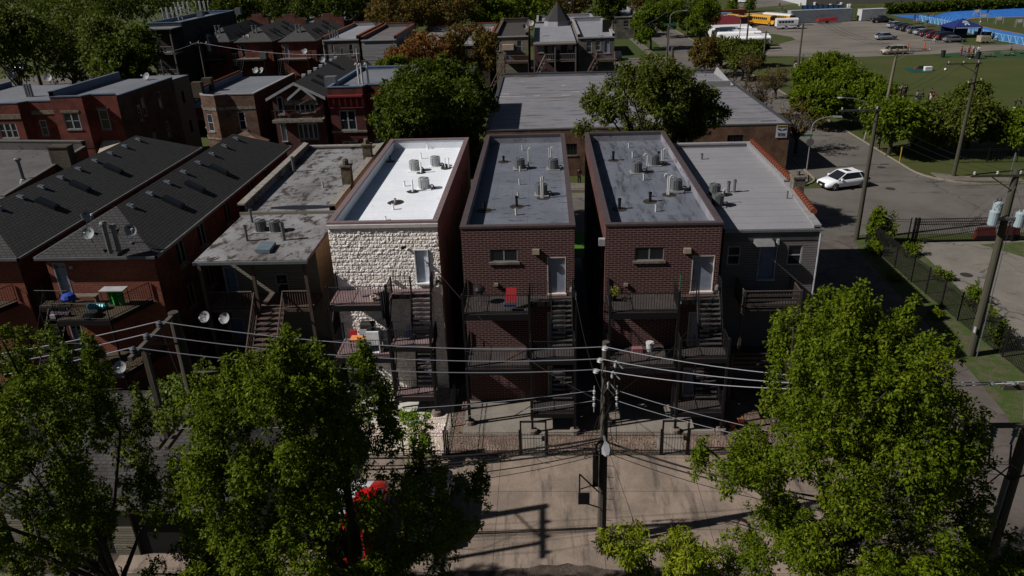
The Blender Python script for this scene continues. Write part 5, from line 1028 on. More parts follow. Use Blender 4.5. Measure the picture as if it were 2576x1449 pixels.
# warehouse at the top right
o = thing('warehouse', 'long pale metal hall with a white end wall at the top edge', 'warehouse', (120, 285, 0)); a, b, c = G(*tp(3, 0, 190, 12)), G(*tp(3, 0, 380, 60)), G(*tp(3, 0, 2700, 0))
flat_building(o, [(a[0], a[1]+20), (b[0], b[1]), (c[0]+60, c[1]+8), (c[0]+60, c[1]+70)], 9, 8.8, [M('hall_white', (.42, .43, .45), .6), M('hall_grey', (.17, .16, .14), .7, 'siding', size=(9, 2.2, .05), mortar=(.1, .1, .09), dirt=0), MATS['hall_white'], MATS['hall_white']], ROOFW, WHITE)
# ------------------------------------------------------------------ trees
BARK = M('grey_bark', (.05, .04, .033), .95, 'stone', c2=(.03, .024, .02))
BARKL = M('pale_twig_bark', (.085, .065, .055), .95, 'plain')
L1 = M('leaves_yellow_green', kind='leaf', ramp=[(.02, .04, .002), (.045, .07, .003), (.085, .11, .005), (.028, .05, .003), (.06, .062, .005)], tint=(.035, .055, .003))
L2 = M('leaves_dark_green', kind='leaf', ramp=[(.016, .028, .003), (.03, .045, .004), (.046, .062, .006), (.02, .033, .003)], tint=(.022, .037, .003))
L3 = M('leaves_olive', kind='leaf', ramp=[(.026, .038, .008), (.042, .055, .011), (.06, .072, .014), (.032, .044, .009)], tint=(.03, .044, .008))
L4 = M('leaves_rust', kind='leaf', ramp=[(.09, .035, .015), (.06, .03, .012), (.12, .05, .02), (.07, .05, .015)], tint=(.07, .035, .012))
L5 = M('leaves_mid_green', kind='leaf', ramp=[(.024, .045, .003), (.045, .068, .004), (.068, .09, .005), (.033, .055, .003)], tint=(.035, .06, .003))
L6 = M('leaves_bronze', kind='leaf', ramp=[(.05, .035, .012), (.07, .045, .016), (.045, .05, .012)], tint=(.05, .035, .012))
def leaf_mesh(name, clumps, n, size, m, parent, origin, droop=.35, aspect=.5, seed=0, shell=.55, clus=9):
    """clumps: rows (x, y, z, rx, ry, rz); leaves are small folded blades through each clump, denser to its outside"""
    g = np.random.default_rng(seed); C = np.array(clumps, float); a = C[:, 3]*C[:, 5]; k = g.choice(len(C), n, p=a/a.sum()); C = C[k]
    d = g.normal(size=(n, 3)); d /= np.linalg.norm(d, axis=1)[:, None]; r = (shell+(1.08-shell)*g.random(n)**.6)[:, None]
    c = C[:, :3]+d*r*C[:, 3:6]
    if clus > 1:                                   # leaves sit in small tufts along the twigs
        b = (np.arange(n)//clus)*clus; o_ = g.normal(size=(n, 3)); o_ /= np.linalg.norm(o_, axis=1)[:, None]; c = c[b]+o_*size*.75*(g.random(n)**.5)[:, None]; d = d[b]*.5+o_*.9
    t = d*.8+g.normal(size=(n, 3))*.75; t[:, 2] -= droop*1.4; t /= np.linalg.norm(t, axis=1)[:, None]
    s = np.cross(t, d*.7+g.normal(size=(n, 3))*.5+np.array([0, 0, .6])); s /= np.linalg.norm(s, axis=1)[:, None]+1e-9
    L = (size*(.65+.7*g.random(n)))[:, None]; W = L*aspect*.5; u = np.cross(s, t)
    V = np.stack([c, c+t*L*.45+s*W+u*W*.35, c+t*L, c+t*L*.45-s*W+u*W*.35], 1).reshape(-1, 3)-np.array(origin)
    me = bpy.data.meshes.new(name); me.vertices.add(4*n); me.vertices.foreach_set('co', V.astype(np.float32).ravel())
    me.loops.add(4*n); me.loops.foreach_set('vertex_index', np.arange(4*n, dtype=np.int32)); me.polygons.add(n)
    me.polygons.foreach_set('loop_start', np.arange(0, 4*n, 4, dtype=np.int32)); me.polygons.foreach_set('loop_total', np.full(n, 4, dtype=np.int32))
    me.update(); me.validate(); me.materials.append(m); o = bpy.data.objects.new(name, me); COL.objects.link(o)
    if parent is not None: o.parent = parent
    return o
def limb(mb, a, b, r0, r1, k=4, wob=.12):
    a, b = Vector(a), Vector(b); L = (b-a).length; pts = [a]
    for i in range(1, k): t = i/k; p = a.lerp(b, t); p += Vector((random.uniform(-1, 1), random.uniform(-1, 1), random.uniform(-.3, .8)))*L*wob*.5; pts.append(p)
    pts.append(b); mb.path(pts, r0, 6, r1); return pts
def tree(label, base, clumps, n, size, m, tr=.2, name='tree', group=None, droop=.35, aspect=.5, seed=0, bark=None, shell=.55, fork=.35, twigs=0, limbs=14):
    o = thing(name, label, 'tree', base, group); C = clumps; top = max(c[2] for c in C); cx = sum(c[0] for c in C)/len(C); cy = sum(c[1] for c in C)/len(C); zb = min(c[2]-c[5] for c in C)
    mb = MB(); f = Vector((base[0]*.6+cx*.4, base[1]*.6+cy*.4, base[2]+(top-base[2])*fork)); mb.path([base, tuple((Vector(base)+f)/2+Vector((.05, 0, 0))), tuple(f)], tr, 8, tr*.75)
    for c in random.sample(C, min(limbs, len(C))):
        s = f if random.random() < .6 else Vector(base).lerp(f, .85); p = limb(mb, s, c[:3], tr*.42, tr*.08, 4)
        for _ in range(twigs): q = p[random.randint(1, 4)]; limb(mb, q, q+Vector((random.uniform(-1, 1), random.uniform(-1, 1), random.uniform(-.1, 1)))*c[3]*1.3, tr*.12, .012, 3, .2)
    mb.build('trunk', bark or BARK, o); leaf_mesh('crown', C, n, size, m, o, base, droop, aspect, seed, shell); return o
def inpoly(x, y, P):
    c = False; j = len(P)-1
    for i in range(len(P)):
        if (P[i][1] > y) != (P[j][1] > y) and x < (P[j][0]-P[i][0])*(y-P[i][1])/(P[j][1]-P[i][1])+P[i][0]: c = not c
        j = i
    return c
def edge_dist(x, y, P):
    d = 1e9
    for i in range(len(P)):
        ax, ay = P[i-1]; bx, by = P[i]; t = max(0, min(1, ((x-ax)*(bx-ax)+(y-ay)*(by-ay))/((bx-ax)**2+(by-ay)**2+1e-9))); d = min(d, math.hypot(x-ax-t*(bx-ax), y-ay-t*(by-ay)))
    return d
def crown_from(P, Y, n, rmin, rmax, depth, seed, tall=1.35, zmin=1.2, holes=(), slope=0):
    """a crown with the outline P seen on the plane y=Y, given its own round depth"""
    g = random.Random(seed); xs = [p[0] for p in P]; ys = [p[1] for p in P]; out = []; k = 1900/(Y*1.12)
    dm = max(edge_dist(g.uniform(min(xs), max(xs)), g.uniform(min(ys), max(ys)), P) for _ in range(200))
    dm = max(edge_dist(x, y, P) for x, y in [(g.uniform(min(xs), max(xs)), g.uniform(min(ys), max(ys))) for _ in range(400)] if inpoly(x, y, P))
    tries = 0
    while len(out) < n and tries < n*60:
        tries += 1; x, y = g.uniform(min(xs), max(xs)), g.uniform(min(ys), max(ys))
        if not inpoly(x, y, P) or any(math.hypot(x-h[0], y-h[1]) < h[2] for h in holes): continue
        e = edge_dist(x, y, P); r = min(g.uniform(rmin, rmax), max(e/k*.95, rmin*.55))
        t = math.sqrt(max(0, 1-(1-min(1, e/dm))**2)); dy = depth*t*g.choice((-1, -1, -.6, 0, .6, 1))*g.uniform(.6, 1); yy = Y+dy
        q = Q(x, y, yy)
        if dy != 0: s = yy/Y; q = (Q(x, y, Y)[0], yy, Q(x, y, Y)[2]-dy*.35)
        if q[2] < zmin: continue
        out.append((q[0], q[1], q[2], r, r, r*tall))
    return out
PL3 = [(2128, 702), (2040, 752), (2226, 724), (2185, 742), (2322, 742), (1985, 800), (2345, 860), (2405, 935), (2440, 1040), (1985, 860), (2090, 790), (2270, 800), (1790, 1120), (1960, 1040)]
PL2 = [(752, 812), (705, 850), (640, 868), (592, 888), (903, 858), (865, 898), (800, 868), (940, 955), (975, 1010), (1040, 1105), (1118, 1165), (490, 938), (1205, 1185), (840, 930)]
PL1 = [(-20, 800), (22, 818), (58, 832), (95, 870), (188, 838), (150, 900), (240, 930), (285, 985), (370, 1150), (405, 1160), (-60, 830)]
def plumes(L, Y):
    out = []
    for i, (px, py) in enumerate(L):
        yy = Y+((i*7) % 5-2)*.5; q = Q(px, py+8, Y); h = .9+.35*((i*3) % 4)
        for k in range(6): t = k/5; r = .1+.2*t; out.append((q[0]+.03*k*((i % 3)-1), yy, q[2]-(yy-Y)*.4-t*h, r, r, r*1.5))
    return out
NEAR = 'foreground trees along the near alley'
# T3 big right tree
P3 = [(1735, 1180), (1790, 1130), (1900, 1120), (1960, 1040), (1935, 985), (1965, 940), (1950, 880), (1985, 800), (2020, 750), (2050, 790), (2080, 830), (2100, 740), (2125, 705), (2150, 745), (2165, 770), (2180, 745), (2200, 755), (2225, 725), (2240, 790), (2260, 830), (2290, 790), (2320, 745), (2335, 800), (2345, 860), (2330, 930), (2400, 930), (2410, 990), (2390, 1010), (2400, 1080), (2480, 1150), (2455, 1200), (2400, 1240), (2400, 1330), (2430, 1380), (2440, 1449), (2380, 1500), (1900, 1520), (1830, 1480), (1760, 1440), (1820, 1390), (1870, 1340), (1900, 1290), (1850, 1240), (1790, 1210)]
c3 = crown_from(P3, 18.6, 270, .28, .62, 3.6, 5, 1.4, holes=((2160, 1060, 22), (1910, 1360, 30), (2040, 1340, 30), (2230, 1270, 26), (2330, 1080, 20)))
tree('large bright green tree in front of the alley, right of the wooden utility pole', (9.2, 18.7, 0), c3+plumes(PL3, 18.6), 165000, .108, L1, .26, group=NEAR, seed=1, twigs=1)
# T2 centre left
P2 = [(455, 1190), (500, 1150), (470, 1080), (450, 1010), (490, 940), (550, 950), (590, 890), (640, 870), (690, 890), (705, 850), (735, 815), (755, 845), (770, 850), (800, 870), (840, 930), (865, 900), (890, 930), (903, 860), (915, 920), (950, 960), (975, 1010), (985, 1080), (965, 1130), (1010, 1160), (1040, 1110), (1090, 1140), (1110, 1200), (1130, 1165), (1120, 1240), (1160, 1200), (1200, 1190), (1205, 1250), (1235, 1280), (1190, 1330), (1130, 1360), (1150, 1420), (1140, 1500), (380, 1520), (390, 1400), (470, 1340), (520, 1310), (500, 1240)]
c2 = crown_from(P2, 17.4, 250, .25, .56, 2.9, 8, 1.45, holes=((905, 1190, 26), (903, 1270, 56), (880, 1310, 26), (960, 1270, 20)))
tree('large bright green tree hiding a red and white van, left of the utility pole', (-5.2, 17.2, 0), c2+plumes(PL2, 17.4), 165000, .102, L1, .26, group=NEAR, seed=2, twigs=1)
# T1 left
P1 = [(-60, 830), (-20, 800), (20, 820), (30, 850), (55, 830), (75, 900), (95, 870), (115, 930), (150, 900), (185, 840), (200, 900), (215, 950), (240, 930), (270, 960), (290, 990), (275, 1050), (310, 1090), (300, 1140), (330, 1190), (370, 1150), (400, 1160), (400, 1200), (450, 1200), (460, 1250), (410, 1290), (440, 1330), (300, 1360), (230, 1400), (200, 1500), (-100, 1500), (-150, 1100)]
c1 = crown_from(P1, 17.2, 170, .24, .55, 2.9, 12, 1.4, holes=((150, 1170, 26), (60, 1030, 18), (200, 1080, 14), (40, 1310, 30), (230, 1240, 18)))
tree('loose green tree with visible dark limbs at the left edge', (-12.3, 16.6, 0), c1+plumes(PL1, 17.2), 95000, .1, L1, .24, group=NEAR, seed=3, twigs=2)
P4 = [(1480, 1330), (1520, 1325), (1560, 1295), (1600, 1345), (1640, 1330), (1680, 1350), (1730, 1340), (1800, 1400), (1850, 1480), (1500, 1520), (1465, 1460), (1530, 1400), (1470, 1365)]
c4 = crown_from(P4, 17.5, 34, .28, .5, 1.4, 15, 1.0, zmin=.5)
tree('small yellow-green tree with drooping fern-like leaves at the bottom edge', (4.6, 17.2, 0), c4, 15000, .15, M('leaves_lime', kind='leaf', ramp=[(.05, .075, .005), (.09, .12, .008), (.13, .15, .012), (.07, .09, .007)], tint=(.09, .11, .01)), .1, group=NEAR, seed=4, droop=.9, aspect=.3, twigs=2)
P5 = [(2440, 1430), (2470, 1345), (2530, 1350), (2576, 1330), (2640, 1400), (2640, 1520), (2440, 1520)]
tree('small green tree cut by the bottom right corner', (14.6, 17.2, 0), crown_from(P5, 17.5, 18, .3, .55, 1.2, 16, 1.1, zmin=.5), 9000, .16, L5, .12, group=NEAR, seed=5, droop=.6)
P6 = [(985, 1070), (1010, 1030), (1045, 1022), (1080, 1030), (1095, 1060), (1080, 1100), (1090, 1140), (1020, 1150), (1000, 1110)]
tree('thin young maple growing by the iron fence in front of the brightened gravel yard', (-6.6, 29.6, 0), crown_from(P6, 29.4, 30, .13, .26, .5, 17, 1.1, zmin=.4), 2300, .15, M('leaves_fresh_green', kind='leaf', ramp=[(.04, .085, .008), (.075, .125, .012), (.1, .15, .02), (.055, .1, .008)], tint=(.06, .11, .008)), .06, group=None, seed=6)

# generic crown in world units
def blob(x, y, z0, z1, r, n, rr, seed, flat=1.0):
    g = random.Random(seed); out = []; zc, h = (z0+z1)/2, (z1-z0)/2
    while len(out) < n:
        a, b, c = g.uniform(-1, 1), g.uniform(-1, 1), g.uniform(-1, 1); d = a*a+b*b+c*c
        if .25 < d < 1: q = rr*g.uniform(.7, 1.25); out.append((x+a*(r-q*.6), y+b*(r-q*.6), zc+c*(h-q*.5), q, q, q*flat))
    return out
def ptree(label, px, ytop, ybot, wpx, Y, m, n, size, nc=16, seed=0, group=None, bark=None, tr=.25, twigs=0, rr=.3, shell=.5, limbs=12, by=None, rust=None):
    ym = (ytop+ybot)/2; q = Q(px, ym, Y); z1 = Q(px, ytop, Y)[2]; z0 = max(1.5, Q(px, ybot, Y)[2]); r = wpx/2*math.hypot(q[0], Y, CH-q[2])/1900
    if z1 < z0+2: z1 = z0+2
    return tree(label, (q[0], Y, 0), blob(q[0], Y, z0, z1, r, nc, r*rr, seed), n, size, m, tr, group=group, seed=seed, bark=bark, twigs=twigs, shell=shell, limbs=limbs)
PM1 = [(950, 260), (972, 212), (1008, 200), (1040, 165), (1090, 148), (1130, 150), (1152, 172), (1192, 176), (1222, 212), (1250, 268), (1235, 300), (1240, 345), (1205, 360), (1185, 395), (1120, 400), (1000, 372), (958, 335), (945, 300)]
tree('round dark maple behind the white-roofed building', (-8.6, 60, 0), crown_from(PM1, 60, 120, .7, 1.4, 4.2, 31, 1.0, zmin=2.5), 60000, .27, L2, .32, seed=21, twigs=1)
PM2 = [(1446, 335), (1455, 280), (1470, 238), (1505, 212), (1545, 196), (1560, 168), (1590, 146), (1640, 145), (1690, 160), (1715, 185), (1752, 192), (1790, 238), (1828, 288), (1805, 318), (1760, 335), (1740, 360), (1690, 372), (1640, 350), (1600, 356), (1540, 340), (1500, 352), (1465, 352)]
tree('spreading grey-green tree behind the two maroon brick buildings', (8.6, 62, 0), crown_from(PM2, 62, 105, .6, 1.2, 4.5, 32, .85, zmin=2.5, holes=((1590, 236, 24), (1545, 278, 14), (1560, 305, 22), (1625, 272, 12), (1690, 318, 14), (1668, 225, 12), (1510, 322, 10))), 42000, .24, L3, .34, seed=22, twigs=2, limbs=30)
RG = 'rust-leaved trees among the third row'
ptree('sparse rust-leaved tree left of the beige house', 1060, 78, 200, 190, 112, L4, 10000, .4, 26, 23, RG, twigs=3, bark=BARKL, rr=.24, limbs=20)
ptree('bronze tree in front of the white-roofed houses', 1180, 60, 190, 160, 116, L6, 9000, .4, 22, 24, RG, twigs=3, rr=.24, limbs=18)
ptree('small bright bush-like tree left of the big maple', 985, 140, 210, 90, 100, L1, 5000, .4, 12, 25, twigs=1)
ptree('tall brown-twigged tree at the top, left of centre', 1000, -40, 95, 150, 150, L6, 8000, .5, 22, 26, RG, twigs=3, limbs=18)
ptree('tall brown-twigged tree at the top, centre', 1120, -50, 80, 190, 158, L6, 10000, .5, 24, 27, RG, twigs=3, limbs=18)
ptree('green tree behind the third row near the top centre', 1240, -20, 80, 120, 160, L5, 10000, .5, 20, 28)
TG = 'tall trees behind the third row'
for i, (px, yt, yb, w, Y, m, lb) in enumerate(((20, 5, 150, 200, 112, L3, 'dark spreading tree at the left edge above the small clearing'), (150, -30, 200, 290, 118, L3, 'tall grey-green willow-like tree left of the three-flat'), (285, 30, 215, 200, 108, L3, 'grey-green tree overlapping the porches of the three-flat'), (230, -70, 90, 240, 145, L5, 'high leafy crown above the left houses at the top'), (40, -80, 60, 240, 150, L2, 'dark crown at the top left corner'), (400, -70, 30, 200, 175, L5, 'green crown behind the three-flat roof'), (330, 60, 230, 120, 102, L2, 'dark narrow tree in shade beside the three-flat'), (560, -40, 70, 130, 165, L2, 'dark crown behind the first hip roof'), (640, -60, 60, 160, 170, L5, 'green crown behind the middle hip roof'), (740, -70, 62, 170, 168, L5, 'leafy crown behind the right hip roof'), (850, -60, 62, 150, 165, L5, 'green crown above the pale blue-grey roof'), (920, -60, 60, 130, 172, L6, 'brown crown above the white-sided house'))):
    ptree(lb, px, yt, yb, w, Y, L2 if m is L5 else m, 13000 if i < 4 else 9000, .5, 24, 40+i, TG, twigs=1, tr=.35)
for i, (px, yt, yb, w, Y, m, lb) in enumerate(((1330, -60, 55, 170, 190, L5, 'green crown beyond the turret house, left'), (1440, -70, 40, 180, 215, L6, 'brownish crown beyond the turret house, right'), (1530, -50, 62, 100, 205, L2, 'dark green tree beside the tan corner building'), (1200, -80, 20, 220, 200, L2, 'dark crown at the top edge, centre'), (1620, -80, 20, 150, 260, L6, 'brown street tree far up the street'))):
    ptree(lb, px, yt, yb, w, Y, m, 8000, .6, 20, 60+i, TG, twigs=1)
ST = 'street trees beside the long street'
for i, (px, yt, yb, w, Y, m, n, lb) in enumerate(((1640, 8, 115, 105, 178, L5, 9000, 'slim green street tree over the corner lawn'), (1680, 0, 100, 70, 200, L5, 6000, 'green street tree behind the slim one on the lawn'), (1735, -30, 75, 110, 205, L5, 9000, 'bright green tree across the street at the top'), (1765, -20, 100, 80, 190, L5, 8000, 'green tree left of the white bus roofs, upper'), (1815, 96, 190, 110, 150, L3, 9000, 'olive tree in front of the row of white bus roofs'), (1775, 95, 185, 90, 140, L6, 4500, 'thin bronze tree on the left kerb of the street'), (1870, 118, 200, 90, 135, L3, 7000, 'olive tree by the street lamp in the park strip'), (1905, 100, 178, 64, 150, L2, 5000, 'small dark tree beside the utility pole near the trucks'))):
    ptree(lb, px, yt, yb, w, Y, m, n, .45, 16, 80+i, ST, twigs=2)
BT = 'nearly bare trees along the long street'
for i, (px, yt, yb, w, Y, lb) in enumerate(((1800, 175, 250, 130, 112, 'bare-limbed tree at the rear corner of the long roof'), (1905, 180, 290, 110, 104, 'bare-limbed tree half way along the long roof'), (2010, 250, 370, 120, 86, 'bare-limbed tree beside the corner street lamp'), (1880, 130, 180, 80, 128, 'bare-limbed tree in the park strip by the lamp'), (1955, 165, 240, 90, 118, 'bare-limbed tree on the park side of the street'))):
    ptree(lb, px, yt, yb, w, Y, L6, 900, .26, 22, 100+i, BT, twigs=8, tr=.24, limbs=22, shell=.3)
PT = 'leafy trees along the park edge'
for i, (px, yt, yb, w, Y, m, n, lb) in enumerate(((2035, 150, 260, 110, 108, L5, 11000, 'bright green park tree nearest the long street'), (2080, 136, 230, 120, 118, L5, 12000, 'tallest bright green park tree behind the poles'), (2130, 175, 290, 140, 104, L5, 13000, 'bright green park tree in the middle of the clump'), (2190, 200, 310, 120, 98, L5, 12000, 'bright green park tree at the right of the clump'), (2060, 210, 300, 120, 98, L5, 10000, 'low bright green park tree at the front of the clump'), (2245, 250, 400, 150, 84, L5, 15000, 'round green park tree beside the leaning pole'), (2360, 265, 400, 150, 84, L3, 14000, 'grey-green park tree left of the pole with two arms'), (2450, 200, 400, 150, 86, L3, 16000, 'tall grey-green park tree by the right edge'), (2550, 290, 420, 130, 84, L5, 12000, 'green park tree cut by the right edge'), (2300, 300, 400, 90, 88, L2, 8000, 'small dark park tree behind the round one'))):
    ptree(lb, px, yt, yb, w, Y, m, n, .38, 20, 120+i, PT, rr=.34)
for i, (px, yt, yb, lb) in enumerate(((1790, -4, 22, 'conifer on the lawn far up, left of three'), (1840, 0, 26, 'conifer on the lawn far up, middle of three'), (1885, 0, 22, 'conifer on the lawn far up, right of three'))):
    q = G(px, yb+8); C = [(q[0], q[1], 1.6+k*1.3, 1.9-k*.35, 1.9-k*.35, .9) for k in range(5)]; tree(lb, q, C, 1800, .5, L5, .12, name='conifer', group='conifers on the far lawn', seed=140+i)
# shrubs, hedge, vines
def bush(label, x, y, r, h, n, size, m, seed, name='shrub', group=None, cat='shrub', nc=8):
    o = thing(name, label, cat, (x, y, 0), group); g = random.Random(seed)
    C = [(x+g.uniform(-.6, .6)*r, y+g.uniform(-.6, .6)*r, h*g.uniform(.3, .75), r*.45, r*.45, h*.3) for _ in range(nc)]
    mb = MB(); [limb(mb, (x, y, 0), c[:3], .03, .01, 3) for c in C[:5]]; mb.build('stems', BARK, o); leaf_mesh('foliage', C, n, size, m, o, (x, y, 0), .3, .6, seed); return o
SH = 'shrubs and weeds along the black iron fence'
bush('tall leafy shrub at the fence corner beside the sliding gate', 26.6, 57.2, 1.1, 3.4, 3600, .2, L1, 200, group=SH, nc=12)
for i, (x, y, r, h, n) in enumerate(((28.0, 55.2, .8, 1.0, 900), (25.3, 55.5, .8, 1.1, 900), (28.4, 50.5, .8, .8, 700), (28.3, 46.5, .9, 1.5, 1100), (27.9, 43.8, .8, 1.2, 900), (27.2, 40.8, .9, 1.6, 1300), (27.8, 38.2, 1.0, 1.7, 1500), (26.6, 34.5, 1.0, 1.2, 1200), (25.2, 44.5, .6, .6, 500), (24.9, 50.5, .6, .5, 400))):
    bush(('weedy shrub in the gap behind the sliding gate', 'low vine-like shrub outside the fence near its corner', 'low weeds inside the fence by the lot, upper', 'leafy weed clump inside the fence half way down', 'thin shrub inside the fence above the vines', 'vine clump on the fence beside the big wooden pole', 'wide leafy vine clump right of the big wooden pole', 'low weeds below the big wooden pole', 'small weed clump on the verge outside the fence', 'tiny weed clump on the verge near the shadow edge')[i], x, y, r, h, n, .16, L5 if i % 2 else L1, 210+i, group=SH)
o = bush('pale green creeper heaped over the fence behind the transformer pole', -18.4, 32.3, 2.2, 3.9, 11000, .17, M('leaves_creeper', kind='leaf', ramp=[(.035, .055, .012), (.06, .085, .02), (.08, .11, .03)], tint=(.05, .08, .02)), 230, name='creeper', cat='creeper', nc=26)
bush('small bright shrub between the two long hip-roofed buildings', -26.9, 59.5, 1.2, 3.0, 1500, .25, L1, 231)
bush('bush in the corner behind the grey clapboard building', 12.5, 33.0, .8, .9, 700, .12, L1, 232)
hg = thing('hedge', 'long clipped dark hedge along the far side of the blue track', 'hedge', (*G(*tp(3, 0, 1700, 125))[:2], 0)); a, b = G(*tp(3, 0, 1175, 140)), G(*tp(3, 0, 3000, 60)); f = Fr(a, b); n = 60
C = [(*f.p((i+.5)*f.L/n, 0, 1.3)[:2], 1.3, f.L/n*.9, 1.2, 1.5) for i in range(n)]; mb = MB(); f.box(mb, 0, f.L, -.3, .3, 0, 1.2); mb.build('stems', BARK, hg); leaf_mesh('foliage', C, 16000, .6, L2, hg, hg.location, .1, .7, 7)
bush('low green bushes at the foot of the tan corner building', *G(*Z2(1440, 330))[:2], 4.0, 1.6, 1800, .5, L5, 233)
# ------------------------------------------------------------------ fences
def iron_fence(label, pts, h, gap=.14, group=None, name='iron_fence', post_every=2.4, spear=True, m=None, z=.01, r=.009):
    m = m or BLACK; o = thing(name, label, 'fence', (*pts[0], 0), group); pk, rl, po = MB(), MB(), MB()
    for a, b in zip(pts, pts[1:]):
        f = Fr(a, b); n = max(1, round(f.L/post_every))
        for i in range(n+1): p = f.p(i*f.L/n, 0, z); po.cut(); po.box(p[0]-.035, p[1]-.035, z, p[0]+.035, p[1]+.035, z+h+.06)
        for zz in (.12, h-.28, h-.1): rl.tube(f.p(0, 0, z+zz), f.p(f.L, 0, z+zz), .018, n=4)
        k = round(f.L/gap)
        for i in range(k): p = f.p((i+.5)*f.L/k, 0, z+.05); pk.tube(p, (p[0], p[1], z+h), r, r if not spear else .003, n=4, caps=False)
    po.build('post', m, o); rl.build('rail', m, o); pk.build('pickets', m, o); return o
NF = 'iron fences around the back yards'
iron_fence('black spiked iron fence in front of the brightened gravel yard', [(-11.2, 30.2), (-5.08, 30.2)], 1.42, group=NF)
iron_fence('black spiked iron fence in front of the brown gravel yard, between the two tall gates', [(-4.9, 30.2), (-1.4, 30.2)], 1.42, group=NF)
iron_fence('black spiked iron fence behind the wooden utility pole', [(-.05, 30.2), (5.4, 30.2)], 1.42, group=NF)
iron_fence('black spiked iron fence right of the second gate, running into the tree', [(6.75, 30.2), (14.1, 30.2)], 1.42, group=NF)
iron_fence('black iron side fence between the brightened yard and the brown yard', [(-5.0, 30.25), (-5.0, 35.0)], 1.6, group=NF)
for x0, x1, lb in ((-1.36, -.09, 'tall-framed iron gate left of the wooden utility pole'), (5.44, 6.71, 'tall-framed iron gate right of the wooden utility pole')):
    o = thing('iron_gate', lb, 'gate', (x0, 30.2, 0), 'iron gates to the back yards'); mb = MB()
    for x in (x0+.03, x1-.03): mb.box(x-.04, 30.16, .01, x+.04, 30.24, 2.0)
    mb.box(x0, 30.165, 1.93, x1, 30.235, 2.0); mb.build('gate_frame', BLACK, o); mb = MB(); f = Fr((x0+.09, 30.2), (x1-.09, 30.2))
    for zz in (.15, 1.0, 1.2): mb.tube(f.p(0, 0, zz), f.p(f.L, 0, zz), .02, n=4)
    for i in range(9): mb.tube(f.p(i*f.L/8, 0, .1), f.p(i*f.L/8, 0, 1.32), .012, .008, n=4)
    mb.build('gate_leaf', BLACK, o); mb = MB(); mb.box(x1-.24, 30.12, .9, x1-.1, 30.28, 1.08); mb.build('lock', BLACK, o)
iron_fence('long black iron fence along the alley verge beside the vacant lot', [(25.75, 57.9), (25.9, 50), (26.2, 44), (26.6, 37), (26.8, 30), (27, 22)], 1.95, group='iron fences of the vacant lot', spear=False, r=.022, gap=.13)
iron_fence('short black iron fence section left of the sliding gate', [(25.8, 58.0), (29.0, 57.8)], 2.0, group='iron fences of the vacant lot', r=.014)
o = thing('sliding_gate', 'wide black sliding iron gate across the vacant lot entrance', 'gate', (29.2, 57.6, 0)); mb = MB(); f = Fr((29.2, 57.6), (46, 57.75))
for zz in (.2, 1.55, 1.75, 2.0): mb.tube(f.p(0, 0, zz), f.p(f.L, 0, zz), .035, n=4)
for i in range(120): mb.tube(f.p(i*f.L/119, 0, .15), f.p(i*f.L/119, 0, 2.0), .022, n=4, caps=False)
mb.tube(f.p(.1, 0, .25), f.p(7.6, 0, 1.3), .03, n=4); mb.build('gate_leaf', BLACK, o); mb = MB()
for u in (0, .25, 7.8, 16.5): mb.cut(); q = f.p(u, .08, 0); mb.box(q[0]-.07, q[1]-.07, 0, q[0]+.07, q[1]+.07, 2.15)
mb.build('post', BLACK, o)
for i, px in enumerate((2212, 2462)):
    q = G(*tp(3, 1, px, 975)); o = thing('road_barrier', ('dark red barrier behind the sliding gate, left of the pole', 'dark red barrier behind the sliding gate, right of the pole')[i], 'barrier', (q[0], 58.3, 0), 'red barriers behind the gate'); mb = MB(); x = q[0]
    mb.hexa([(x-.8, 58.1, 0), (x+.8, 58.1, 0), (x+.8, 58.7, 0), (x-.8, 58.7, 0), (x-.7, 58.3, .95), (x+.7, 58.3, .95), (x+.7, 58.45, .95), (x-.7, 58.45, .95)]); mb.build('body', M('dark_red_plastic', (.08, .012, .01), .5), o)
iron_fence('low black fence along the park edge behind the corner trees', [(44, 80.5), (80, 79.5)], 1.6, gap=.3, group='park fences', post_every=3, r=.02)
# track-side barrier panels
o = thing('crowd_barrier', 'row of pale blue and white lattice barrier panels along the blue track', 'barrier', G(*tp(3, 0, 1520, 215))); pts = [G(*tp(3, 0, *p)) for p in ((1515, 215), (1680, 245), (1850, 285), (2060, 345), (2300, 410), (2576, 460), (3000, 560))]; mb, fb2 = MB(), MB()
for a, b in zip(pts, pts[1:]):
    f = Fr(a, b); n = max(2, round(f.L/2.2))
    for i in range(n):
        u0, u1 = i*f.L/n, (i+.9)*f.L/n
        for p, q in (((u0, .15), (u1, .15)), ((u0, 1.5), (u1, 1.5)), ((u0, 0), (u0, 1.5)), ((u1, 0), (u1, 1.5)), ((u0, .15), ((u0+u1)/2, 1.5)), (((u0+u1)/2, 1.5), (u1, .15))): mb.tube(f.p(p[0], 0, p[1]), f.p(q[0], 0, q[1]), .035, n=4)
        f.box(fb2, u0+.05, u1-.05, -.02, -.01, .2, 1.42)
mb.build('lattice', M('barrier_white', (.32, .42, .48), .5), o); fb2.build('mesh_sheet', M('barrier_blue', (.015, .13, .32), .6), o)
iron_fence('dark chain-link fence behind the parked trailers', [G(*tp(3, 0, 740, 188))[:2], G(*tp(3, 0, 950, 182))[:2]], 3.4, gap=.8, group='park fences', post_every=6, r=.06)
o = thing('windscreen_fence', 'blue fabric-covered fence behind the long silver trailer', 'fence', G(*tp(3, 0, 400, 190)), 'park fences'); f = Fr(G(*tp(3, 0, 330, 192)), G(*tp(3, 0, 740, 186))); mb = MB(); f.box(mb, 0, f.L, -.03, .03, .2, 3.8); mb.build('fabric', M('navy_fabric', (.01, .05, .14), .8), o); mb = MB(); [(mb.cut(), mb.tube(f.p(i*f.L/8, .08, 0), f.p(i*f.L/8, .08, 4), .06, n=5)) for i in range(9)]; mb.build('post', BLACK, o)

